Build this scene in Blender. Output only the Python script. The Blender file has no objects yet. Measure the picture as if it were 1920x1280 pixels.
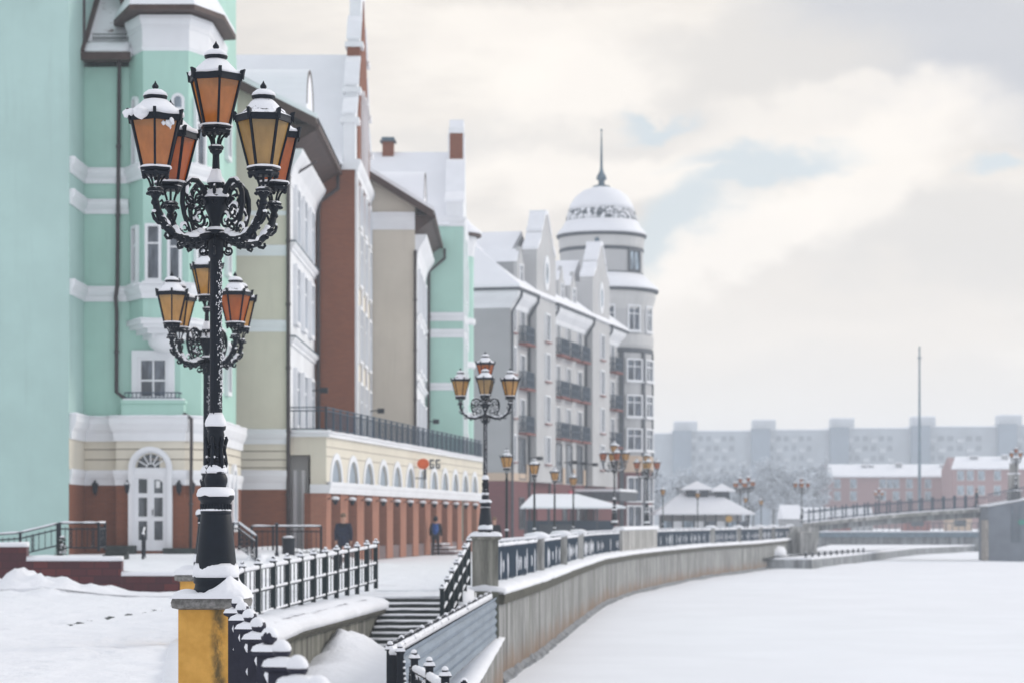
import bpy, bmesh, math, random
from mathutils import Vector, Matrix, noise
R = math.radians
PI = math.pi
random.seed(7)
scn = bpy.context.scene
C = scn.collection

# ------------------------------------------------------------------ camera, sky, sun, exposure
EYE = 1.6
cam_d = bpy.data.cameras.new('camera')
cam = bpy.data.objects.new('camera', cam_d)
C.objects.link(cam)
cam.location = (0, 0, EYE)
cam.rotation_euler = (R(90), 0, 0)
cam_d.sensor_width = 36
cam_d.lens = 85
cam_d.shift_y = 0.1745
cam_d.clip_end = 4000
cam_d.clip_start = 0.5
cam_d.dof.use_dof = True
cam_d.dof.focus_distance = 18.4
cam_d.dof.aperture_fstop = 3.4
scn.camera = cam
scn.view_settings.view_transform = 'Standard'
scn.view_settings.look = 'None'
scn.view_settings.gamma = 1
scn.view_settings.exposure = 0.11
scn.cycles.use_denoising = True
scn.cycles.max_bounces = 6
scn.cycles.diffuse_bounces = 4
scn.cycles.glossy_bounces = 3
scn.cycles.transmission_bounces = 6
scn.cycles.volume_bounces = 1
scn.cycles.sample_clamp_indirect = 4

SUN_EL, SUN_AZ = 24, 62          # azimuth from +Y (view direction) towards +X
sd = bpy.data.lights.new('sun', 'SUN')
sd.energy = 1.35
sd.angle = R(22)
sd.color = (1.0, 0.93, 0.84)
sun = bpy.data.objects.new('sun', sd)
C.objects.link(sun)
_dir = Vector((math.sin(R(SUN_AZ)) * math.cos(R(SUN_EL)), math.cos(R(SUN_AZ)) * math.cos(R(SUN_EL)), math.sin(R(SUN_EL))))
sun.rotation_euler = (-_dir).to_track_quat('-Z', 'Y').to_euler()

world = bpy.data.worlds.new('World')
scn.world = world
world.use_nodes = True


class NT:
    """small helper round a node tree"""
    def __init__(s, tree):
        s.t = tree
    def n(s, typ, **kw):
        nd = s.t.nodes.new(typ)
        for k, v in kw.items():
            setattr(nd, k, v)
        return nd
    def put(s, sock, v):
        if isinstance(v, bpy.types.NodeSocket):
            s.t.links.new(v, sock)
        elif v is not None:
            if sock.type == 'RGBA' and len(v) == 3:
                v = (*v, 1)
            sock.default_value = v
    def math(s, op, a, b=None, c=None, clamp=False):
        nd = s.n('ShaderNodeMath', operation=op, use_clamp=clamp)
        for i, v in enumerate((a, b, c)):
            if v is not None:
                s.put(nd.inputs[i], v)
        return nd.outputs[0]
    def mix(s, f, a, b, blend='MIX'):
        nd = s.n('ShaderNodeMix', data_type='RGBA', blend_type=blend)
        s.put(nd.inputs[0], f)
        s.put(nd.inputs[6], a)
        s.put(nd.inputs[7], b)
        return nd.outputs[2]
    def noise(s, vec=None, scale=5, detail=4, rough=0.55, dist=0.0):
        nd = s.n('ShaderNodeTexNoise')
        if vec is not None:
            s.put(nd.inputs['Vector'], vec)
        nd.inputs['Scale'].default_value = scale
        nd.inputs['Detail'].default_value = detail
        nd.inputs['Roughness'].default_value = rough
        nd.inputs['Distortion'].default_value = dist
        return nd.outputs['Fac']
    def ramp(s, f, stops):
        nd = s.n('ShaderNodeValToRGB')
        e = nd.color_ramp.elements
        while len(e) < len(stops):
            e.new(0.5)
        for i, (p, c) in enumerate(stops):
            e[i].position = p
            if not hasattr(c, '__len__'):
                c = (c, c, c)
            e[i].color = (*c, 1)
        s.put(nd.inputs[0], f)
        return nd.outputs[0]
    def step(s, f, lo, hi):
        nd = s.n('ShaderNodeMapRange', interpolation_type='SMOOTHSTEP')
        s.put(nd.inputs[0], f)
        s.put(nd.inputs[1], lo)
        s.put(nd.inputs[2], hi)
        return nd.outputs[0]
    def mapping(s, vec, scale=(1, 1, 1), loc=(0, 0, 0), rot=(0, 0, 0)):
        nd = s.n('ShaderNodeMapping')
        s.put(nd.inputs[0], vec)
        nd.inputs['Scale'].default_value = scale
        nd.inputs['Location'].default_value = loc
        nd.inputs['Rotation'].default_value = rot
        return nd.outputs[0]


def build_world():
    world.node_tree.nodes.clear()
    t = NT(world.node_tree)
    out = t.n('ShaderNodeOutputWorld')
    sky = t.n('ShaderNodeTexSky', sky_type='NISHITA')
    sky.sun_disc = False
    sky.sun_elevation = R(SUN_EL)
    sky.sun_rotation = R(SUN_AZ)
    sky.air_density = 1.0
    sky.dust_density = 2.0
    bg_sky = t.n('ShaderNodeBackground')
    t.put(bg_sky.inputs[0], sky.outputs[0])
    bg_sky.inputs[1].default_value = 0.1
    tc = t.n('ShaderNodeTexCoord')
    d = tc.outputs['Generated']
    sx = t.n('ShaderNodeSeparateXYZ')
    t.put(sx.inputs[0], d)
    x, y, z = sx.outputs
    az = t.math('ARCTAN2', x, y)
    hor = t.math('SQRT', t.math('ADD', t.math('MULTIPLY', x, x), t.math('MULTIPLY', y, y)))
    el = t.math('ARCTAN2', z, hor)
    # warp of the cloud edges
    cv = t.n('ShaderNodeCombineXYZ')
    t.put(cv.inputs[0], az)
    t.put(cv.inputs[1], t.math('MULTIPLY', el, 1.5))
    v = cv.outputs[0]
    n1 = t.noise(v, 20, 5, 0.5)
    n2 = t.noise(t.mapping(v, loc=(3.1, 1.7, 0)), 20, 5, 0.5)
    wa = t.math('ADD', az, t.math('MULTIPLY', t.math('SUBTRACT', n1, 0.5), 0.060))
    we = t.math('ADD', el, t.math('MULTIPLY', t.math('SUBTRACT', n2, 0.5), 0.050))

    def blob(px, py, sxp, syp, rot=0.0, lo=0.15, hi=0.7):
        """soft cloud mass round a bearing and height of the sky, spans in degrees*79"""
        a0, e0 = math.atan((px - 960) / 4533), math.atan((975 - py) / 4533)
        dx = t.math('SUBTRACT', wa, a0)
        dy = t.math('SUBTRACT', we, e0)
        c, s_ = math.cos(rot), math.sin(rot)
        p = t.math('ADD', t.math('MULTIPLY', dx, c), t.math('MULTIPLY', dy, s_))
        q = t.math('SUBTRACT', t.math('MULTIPLY', dy, c), t.math('MULTIPLY', dx, s_))
        p = t.math('MULTIPLY', p, 4533 / sxp)
        q = t.math('MULTIPLY', q, 4533 / syp)
        r2 = t.math('ADD', t.math('MULTIPLY', p, p), t.math('MULTIPLY', q, q))
        g = t.math('POWER', 2.718, t.math('MULTIPLY', r2, -1.0))
        return t.step(g, lo, hi)

    big = t.noise(t.mapping(v, scale=(1, 2.2, 1), loc=(0.3, 0.2, 0)), 9, 6, 0.55)
    base = t.ramp(big, [(0.30, (0.76, 0.745, 0.735)), (0.50, (0.88, 0.855, 0.83)), (0.68, (1.0, 0.975, 0.94))])
    grey = (0.77, 0.765, 0.765)
    slate = (0.58, 0.62, 0.70)
    bright = (1.03, 1.0, 0.965)
    warm = (0.90, 0.865, 0.83)
    col = base
    for (px, py, a, b, rot, c, k) in [
        (1780, 100, 400, 140, -0.1, slate, 0.85), (1350, 150, 330, 120, 0.1, grey, 0.9), (1000, 250, 330, 60, 0.1, grey, 0.8),
        (1700, 480, 420, 130, 0.15, grey, 0.9), (1520, 620, 420, 120, 0.0, warm, 0.7), (1500, 760, 620, 90, 0.0, (0.86, 0.84, 0.82), 0.8),
        (1080, 160, 200, 90, 0.1, bright, 0.8), (1600, 230, 330, 55, 0.05, bright, 0.55), (1110, 330, 300, 60, -0.05, bright, 0.7),
        (1620, 335, 230, 100, 0.5, bright, 0.75), (1380, 465, 200, 65, 0.55, bright, 0.8), (960, 60, 200, 60, 0, bright, 0.6)]:
        col = t.mix(t.math('MULTIPLY', blob(px, py, a, b, rot), k), col, c)
    # away from the bright quarter the overcast is a little bluer
    off = t.math('MAXIMUM', t.step(t.math('ABSOLUTE', az), 0.35, 1.3), t.step(el, 0.28, 0.7))
    col = t.mix(off, col, t.mix(1.0, col, (0.90, 0.955, 1.06), 'MULTIPLY'))
    front = t.math('MULTIPLY', t.math('SUBTRACT', 1.0, t.step(t.math('ABSOLUTE', az), 0.25, 0.6)), t.math('SUBTRACT', 1.0, t.step(el, 0.24, 0.5)))
    col = t.mix(front, col, t.mix(1.0, col, (0.965, 0.935, 0.895), 'MULTIPLY'))
    bg_cl = t.n('ShaderNodeBackground')
    t.put(bg_cl.inputs[0], col)
    bg_cl.inputs[1].default_value = 1.0
    gap = blob(1275, 430, 165, 62, 0.62, 0.12, 0.85)
    for (px, py, a, b, rot) in [(1455, 292, 190, 34, 0.10), (1390, 335, 110, 36, 0.4), (1870, 305, 50, 26, 0.2), (1215, 225, 70, 18, 0.1)]:
        gap = t.math('MAXIMUM', gap, blob(px, py, a, b, rot, 0.15, 0.9))
    cover = t.math('SUBTRACT', 1.0, t.math('MULTIPLY', gap, 0.9))
    bg_gap = t.n('ShaderNodeBackground')
    t.put(bg_gap.inputs[0], (0.70, 0.765, 0.805))
    ms0 = t.n('ShaderNodeMixShader')         # thin veil before the open sky
    ms0.inputs[0].default_value = 0.75
    t.put(ms0.inputs[1], bg_sky.outputs[0])
    t.put(ms0.inputs[2], bg_gap.outputs[0])
    ms = t.n('ShaderNodeMixShader')
    t.put(ms.inputs[0], cover)
    t.put(ms.inputs[1], ms0.outputs[0])
    t.put(ms.inputs[2], bg_cl.outputs[0])
    t.put(out.inputs[0], ms.outputs[0])


build_world()

# ------------------------------------------------------------------ materials
MATS = {}


def principled(name):
    m = bpy.data.materials.new(name)
    m.use_nodes = True
    m.node_tree.nodes.clear()
    t = NT(m.node_tree)
    o = t.n('ShaderNodeOutputMaterial')
    b = t.n('ShaderNodeBsdfPrincipled')
    t.put(o.inputs[0], b.outputs[0])
    MATS[name] = m
    return m, t, b, o


def bump(t, b, h, strength=0.3, dist=0.02):
    nd = t.n('ShaderNodeBump')
    nd.inputs['Strength'].default_value = strength
    nd.inputs['Distance'].default_value = dist
    t.put(nd.inputs['Height'], h)
    t.put(b.inputs['Normal'], nd.outputs[0])


def pos(t):
    return t.n('ShaderNodeNewGeometry').outputs['Position']


def wall_uv(t):
    """(x+y, z): a wall coordinate that works on any upright face"""
    s = t.n('ShaderNodeSeparateXYZ')
    t.put(s.inputs[0], pos(t))
    c = t.n('ShaderNodeCombineXYZ')
    t.put(c.inputs[0], t.math('ADD', s.outputs[0], s.outputs[1]))
    t.put(c.inputs[1], s.outputs[2])
    return c.outputs[0], s.outputs[2]


SNOW = (0.87, 0.875, 0.905)


def snow_mask(t, amount, scale, soft=0.25, spread=1.0):
    g = t.n('ShaderNodeNewGeometry')
    s = t.n('ShaderNodeSeparateXYZ')
    t.put(s.inputs[0], g.outputs['True Normal'])
    tc = t.n('ShaderNodeTexCoord')
    nz = t.noise(tc.outputs['Object'], scale, 5, 0.65)
    f = t.math('ADD', s.outputs[2], t.math('MULTIPLY', t.math('SUBTRACT', nz, 0.5), 2.2 * spread))
    return t.step(f, 1 - amount, 1 - amount + soft)


def mk_snow(name='snow', fine=26, coarse=2.2, s=0.35, col=SNOW):
    m, t, b, o = principled(name)
    p = pos(t)
    a = t.noise(p, coarse, 5, 0.6)
    f = t.noise(p, fine, 6, 0.7)
    c = t.mix(t.step(a, 0.35, 0.7), [x * 0.955 for x in col], col)
    t.put(b.inputs['Base Color'], c)
    b.inputs['Roughness'].default_value = 0.75
    b.inputs['Specular IOR Level'].default_value = 0.25
    bump(t, b, t.math('ADD', t.math('MULTIPLY', a, 1.0), t.math('MULTIPLY', f, 0.35)), s, 0.05)
    return m


def mk_plain(name, col, rough=0.6, var=0.12, scale=3.0, bs=0.15, spec=0.3, metal=0.0):
    m, t, b, o = principled(name)
    p = pos(t)
    a = t.noise(p, scale, 6, 0.6)
    c = t.mix(t.step(a, 0.3, 0.72), [x * (1 - var) for x in col], [min(1, x * (1 + var)) for x in col])
    t.put(b.inputs['Base Color'], c)
    b.inputs['Roughness'].default_value = rough
    b.inputs['Specular IOR Level'].default_value = spec
    b.inputs['Metallic'].default_value = metal
    if bs:
        bump(t, b, t.noise(p, scale * 9, 4, 0.6), bs, 0.01)
    return m


def mk_plaster(name, col, streak=0.16, warm=(0.9, 0.88, 0.84)):
    m, t, b, o = principled(name)
    uv, z = wall_uv(t)
    a = t.noise(uv, 0.35, 6, 0.6)
    st = t.noise(t.mapping(uv, scale=(1.6, 0.12, 1)), 1.5, 6, 0.65)
    f = t.noise(uv, 3.0, 5, 0.7)
    c = t.mix(t.step(a, 0.3, 0.7), [x * 0.94 for x in col], [min(1, x * 1.05) for x in col])
    c = t.mix(t.math('MULTIPLY', t.step(st, 0.5, 0.8), streak * 2), c, [x * 0.72 for x in col])
    pa = t.noise(t.mapping(uv, scale=(0.5, 0.9, 1), loc=(9, 4, 0)), 0.7, 5, 0.7)
    c = t.mix(t.math('MULTIPLY', t.step(pa, 0.56, 0.64), streak * 0.7), c, [x * 0.85 for x in col])
    c = t.mix(t.math('MULTIPLY', t.step(f, 0.55, 0.8), 0.12), c, [x * y for x, y in zip(col, warm)])
    t.put(b.inputs['Base Color'], c)
    b.inputs['Roughness'].default_value = 0.85
    b.inputs['Specular IOR Level'].default_value = 0.2
    bump(t, b, t.noise(uv, 30, 4, 0.6), 0.15, 0.01)
    return m


def mk_brick(name, c1, c2, mortar, scale=1.0, rough=0.85, msize=0.012, bw=0.25, bh=0.075):
    m, t, b, o = principled(name)
    uv, z = wall_uv(t)
    br = t.n('ShaderNodeTexBrick')
    t.put(br.inputs['Vector'], uv)
    t.put(br.inputs['Color1'], c1)
    t.put(br.inputs['Color2'], c2)
    t.put(br.inputs['Mortar'], mortar)
    br.inputs['Scale'].default_value = scale
    br.inputs['Mortar Size'].default_value = msize
    br.inputs['Brick Width'].default_value = bw
    br.inputs['Row Height'].default_value = bh
    br.inputs['Bias'].default_value = 0.0
    a = t.noise(uv, 0.6, 6, 0.65)
    c = t.mix(t.math('MULTIPLY', t.step(a, 0.35, 0.75), 0.35), br.outputs['Color'], [x * 0.65 for x in c1])
    t.put(b.inputs['Base Color'], c)
    b.inputs['Roughness'].default_value = rough
    b.inputs['Specular IOR Level'].default_value = 0.2
    bump(t, b, br.outputs['Fac'], -0.3, 0.01)
    return m


def mk_iron(name, col=(0.006, 0.010, 0.017), amount=0.30, scale=9.0, rough=0.5, spread=1.0, soft=0.2):
    m, t, b, o = principled(name)
    k = snow_mask(t, amount, scale, soft, spread)
    p = pos(t)
    c0 = t.mix(t.noise(p, 14, 4), [x * 0.7 for x in col], [x * 1.5 for x in col])
    fr = t.math('MULTIPLY', t.step(t.noise(p, 3.2, 7, 0.75), 0.55, 0.78), 0.035)
    c0 = t.mix(fr, c0, (0.35, 0.38, 0.42))
    t.put(b.inputs['Base Color'], t.mix(k, c0, SNOW))
    t.put(b.inputs['Roughness'], t.math('ADD', t.math('MULTIPLY', k, 0.4), rough))
    b.inputs['Specular IOR Level'].default_value = 0.22
    bump(t, b, t.math('ADD', k, t.math('MULTIPLY', t.noise(p, 60, 3), 0.3)), 0.35, 0.01)
    return m


def mk_glass(name, col=(0.05, 0.06, 0.075), rough=0.08):
    m, t, b, o = principled(name)
    tc = t.n('ShaderNodeTexCoord')
    a = t.noise(t.mapping(tc.outputs['Object'], scale=(2.0, 2.0, 0.5)), 1.6, 3, 0.5)
    t.put(b.inputs['Base Color'], t.mix(t.step(a, 0.4, 0.62), col, [x * 2.4 + 0.03 for x in col]))
    b.inputs['Roughness'].default_value = rough
    b.inputs['Specular IOR Level'].default_value = 0.6
    return m


def mk_lantern_glass(name, col):
    m = bpy.data.materials.new(name)
    m.use_nodes = True
    m.node_tree.nodes.clear()
    t = NT(m.node_tree)
    o = t.n('ShaderNodeOutputMaterial')
    tc = t.n('ShaderNodeTexCoord')
    a = t.noise(t.mapping(tc.outputs['Object'], scale=(1, 1, 0.5)), 7, 4, 0.6)
    c = t.mix(t.step(a, 0.3, 0.7), [x * 0.80 for x in col], [min(1, x * 1.12) for x in col])
    df = t.n('ShaderNodeBsdfDiffuse')
    tr = t.n('ShaderNodeBsdfTranslucent')
    gl = t.n('ShaderNodeBsdfGlossy')
    gl.inputs['Roughness'].default_value = 0.35
    t.put(df.inputs[0], c)
    t.put(tr.inputs[0], c)
    m1 = t.n('ShaderNodeMixShader')
    m1.inputs[0].default_value = 0.6
    t.put(m1.inputs[1], df.outputs[0])
    t.put(m1.inputs[2], tr.outputs[0])
    m3 = t.n('ShaderNodeMixShader')
    tp = t.n('ShaderNodeBsdfTransparent')
    t.put(tp.inputs[0], [min(1, x * 1.1 + 0.05) for x in col])
    m3.inputs[0].default_value = 0.22
    t.put(m3.inputs[1], m1.outputs[0])
    t.put(m3.inputs[2], tp.outputs[0])
    m2 = t.n('ShaderNodeMixShader')
    m2.inputs[0].default_value = 0.07
    gl.inputs['Roughness'].default_value = 0.18
    t.put(m2.inputs[1], m3.outputs[0])
    t.put(m2.inputs[2], gl.outputs[0])
    t.put(o.inputs[0], m2.outputs[0])
    MATS[name] = m
    return m


def mk_concrete(name, col, rust=True, zr=(-2.2, -0.9)):
    m, t, b, o = principled(name)
    uv, z = wall_uv(t)
    st = t.noise(t.mapping(uv, scale=(0.85, 0.06, 1)), 1.6, 7, 0.75)
    st2 = t.noise(t.mapping(uv, scale=(0.30, 0.16, 1), loc=(5, 2, 0)), 1.0, 7, 0.75)
    f = t.noise(uv, 6, 6, 0.7)
    c = t.mix(t.step(st, 0.40, 0.60), [x * 0.42 for x in col], [x * 1.20 for x in col])
    c = t.mix(t.math('MULTIPLY', t.step(st2, 0.46, 0.62), 0.75), c, [x * 0.5 for x in (col[0], col[1] * 1.02, col[2] * 0.95)])
    if rust:
        nz = t.math('MULTIPLY', t.math('SUBTRACT', t.noise(uv, 0.8, 5), 0.5), 1.2)
        k = t.math('SUBTRACT', 1.0, t.step(t.math('ADD', z, nz), zr[0], zr[1]))
        c = t.mix(t.math('MULTIPLY', k, 0.7), c, (0.23, 0.135, 0.075))
    c = t.mix(t.math('MULTIPLY', t.step(f, 0.5, 0.8), 0.25), c, [x * 0.7 for x in col])
    t.put(b.inputs['Base Color'], c)
    b.inputs['Roughness'].default_value = 0.9
    b.inputs['Specular IOR Level'].default_value = 0.2
    bump(t, b, t.math('ADD', f, st), 0.4, 0.03)
    return m


def mk_snowy(name, col, amount=0.5, scale=2.0, rough=0.8):
    """a sloping or level surface (roof tiles, ledge) that snow half covers"""
    m, t, b, o = principled(name)
    p = pos(t)
    a = t.noise(p, scale, 6, 0.7)
    k = t.step(a, 1 - amount - 0.06, 1 - amount + 0.06)
    wv = t.n('ShaderNodeTexWave')
    t.put(wv.inputs[0], p)
    wv.inputs['Scale'].default_value = 2.2
    c0 = t.mix(wv.outputs['Fac'], [x * 0.6 for x in col], col)
    t.put(b.inputs['Base Color'], t.mix(k, c0, SNOW))
    b.inputs['Roughness'].default_value = rough
    bump(t, b, t.math('ADD', k, t.noise(p, 20, 4)), 0.4, 0.03)
    return m


mk_snow()
mk_snow('snow_ground', 7, 1.9, 1.3)
mk_snow('snow_river', 5, 0.25, 0.5, (0.86, 0.87, 0.90))
mk_snow('snow_roof', 3, 0.5, 0.25)
mk_plaster('green', (0.42, 0.64, 0.555))
mk_plaster('green_pale', (0.465, 0.64, 0.595))
mk_plaster('cream', (0.68, 0.63, 0.52))
mk_plaster('cream_yellow', (0.72, 0.67, 0.56))
mk_plaster('beige', (0.61, 0.555, 0.47))
mk_plaster('white_wall', (0.78, 0.79, 0.80), 0.05)
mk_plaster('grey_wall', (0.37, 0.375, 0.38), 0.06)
mk_plaster('grey_front', (0.48, 0.48, 0.48), 0.06)
mk_plaster('tan_band', (0.55, 0.43, 0.33), 0.06)
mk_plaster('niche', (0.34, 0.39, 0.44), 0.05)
mk_plaster('trim', (0.80, 0.81, 0.83), 0.06)
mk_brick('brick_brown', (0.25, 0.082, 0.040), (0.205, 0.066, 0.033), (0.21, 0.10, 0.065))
mk_brick('brick_pier', (0.40, 0.165, 0.105), (0.34, 0.14, 0.09), (0.36, 0.20, 0.14))
mk_brick('brick_maroon', (0.18, 0.055, 0.06), (0.14, 0.045, 0.05), (0.17, 0.08, 0.08))
mk_brick('tile_red', (0.135, 0.03, 0.03), (0.06, 0.02, 0.028), (0.05, 0.018, 0.022), 1.0, 0.4, 0.012, 0.35, 0.17)
mk_brick('plinth', (0.20, 0.14, 0.135), (0.15, 0.11, 0.11), (0.12, 0.09, 0.09), 1.0, 0.6, 0.012, 0.6, 0.25)
mk_iron('iron', amount=0.34, scale=9)
mk_iron('iron_clean', amount=0.10, scale=7, spread=0.45)
mk_iron('iron_frost', amount=0.58, scale=16, spread=1.3)
mk_iron('iron_pole', (0.006, 0.010, 0.017), 0.14, 12, 0.5, 0.5)
mk_iron('iron_green', (0.008, 0.017, 0.020), 0.22, 6)
mk_iron('iron_violet', (0.026, 0.027, 0.042), 0.10, 10, 0.55, 0.6)
mk_iron('iron_blue', (0.042, 0.064, 0.092), 0.10, 4, 0.6)
mk_glass('glass')
mk_glass('glass_dark', (0.025, 0.03, 0.035), 0.12)
mk_glass('glass_pale', (0.16, 0.20, 0.235), 0.15)
mk_lantern_glass('amber', (0.74, 0.33, 0.085))
mk_lantern_glass('honey', (0.80, 0.50, 0.16))
mk_lantern_glass('olive', (0.62, 0.42, 0.16))
mk_lantern_glass('rust', (0.68, 0.21, 0.028))
mk_plain('brown_wood', (0.062, 0.034, 0.028), 0.6, 0.25)
mk_plain('brown_pipe', (0.050, 0.040, 0.042), 0.5, 0.2)
mk_plain('dark_trim', (0.075, 0.085, 0.10), 0.6, 0.15)
mk_plain('red_slab', (0.21, 0.065, 0.055), 0.7)
mk_plain('joint', (0.30, 0.26, 0.21), 0.9)
mk_plain('lead', (0.10, 0.15, 0.19), 0.45, 0.3)
mk_concrete('concrete', (0.335, 0.335, 0.325), True, (-2.1, -1.2))
mk_concrete('concrete_grey', (0.30, 0.31, 0.32), False)
mk_concrete('concrete_green', (0.115, 0.12, 0.095), False)
mk_concrete('concrete_pier', (0.26, 0.255, 0.22), False)
mk_concrete('concrete_light', (0.46, 0.45, 0.43), False)
mk_plain('stone_cap', (0.24, 0.235, 0.225), 0.85, 0.4, 30, 0.6)
mk_plain('ice_edge', (0.15, 0.16, 0.175), 0.5, 0.4, 1.5, 0.4)
mk_plain('pier_dark', (0.165, 0.185, 0.215), 0.85, 0.15, 0.5, 0.2)
mk_plain('coping', (0.075, 0.072, 0.055), 0.9, 0.45, 4, 0.4)
mk_plain('step_dark', (0.045, 0.055, 0.052), 0.9, 0.4, 4, 0.3)
mk_snowy('roof_tiles', (0.15, 0.055, 0.045), 0.62, 2.4)
mk_snowy('kerb_stone', (0.06, 0.06, 0.06), 0.45, 2.5)
mk_snowy('dome_lead', (0.06, 0.08, 0.10), 0.50, 2.6)


def mk_yellow():
    m, t, b, o = principled('yellow_paint')
    tc = t.n('ShaderNodeTexCoord')
    s = t.n('ShaderNodeSeparateXYZ')
    t.put(s.inputs[0], tc.outputs['Object'])
    p = tc.outputs['Object']
    a = t.noise(p, 4, 6, 0.65)
    c = t.mix(t.step(a, 0.3, 0.7), (0.58, 0.29, 0.04), (0.76, 0.41, 0.085))
    # dark run-off stains, one strong near the river side
    st = t.noise(t.mapping(p, scale=(1, 1, 0.08)), 14, 6, 0.7)
    dx = t.math('ABSOLUTE', t.math('SUBTRACT', t.math('ADD', s.outputs[0], t.math('MULTIPLY', t.math('SUBTRACT', t.noise(p, 12, 4), 0.5), 0.08)), 0.075))
    k = t.math('SUBTRACT', 1.0, t.step(dx, 0.005, 0.075))
    k = t.math('MULTIPLY', k, t.step(t.noise(t.mapping(p, scale=(1, 1, 0.5)), 11, 5, 0.7), 0.32, 0.6))
    k2 = t.math('MULTIPLY', t.step(st, 0.60, 0.75), 0.35)
    c = t.mix(k2, c, (0.30, 0.16, 0.04))
    c = t.mix(t.math('MULTIPLY', k, 0.9), c, (0.05, 0.045, 0.02))
    t.put(b.inputs['Base Color'], c)
    b.inputs['Roughness'].default_value = 0.7
    bump(t, b, t.noise(p, 40, 5), 0.25, 0.01)


mk_yellow()


def mk_sheet():
    m, t, b, o = principled('sheet_metal')
    tc = t.n('ShaderNodeTexCoord')
    p = pos(t)
    a = t.noise(t.mapping(p, scale=(0.4, 0.25, 2.5)), 2.2, 6, 0.7)
    c = t.mix(t.step(a, 0.3, 0.7), (0.125, 0.165, 0.215), (0.19, 0.245, 0.31))
    fr = t.math('MULTIPLY', t.step(t.noise(p, 7, 6, 0.75), 0.62, 0.72), 0.5)
    t.put(b.inputs['Base Color'], t.mix(fr, c, SNOW))
    b.inputs['Roughness'].default_value = 0.5
    b.inputs['Metallic'].default_value = 0.25


mk_sheet()


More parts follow.
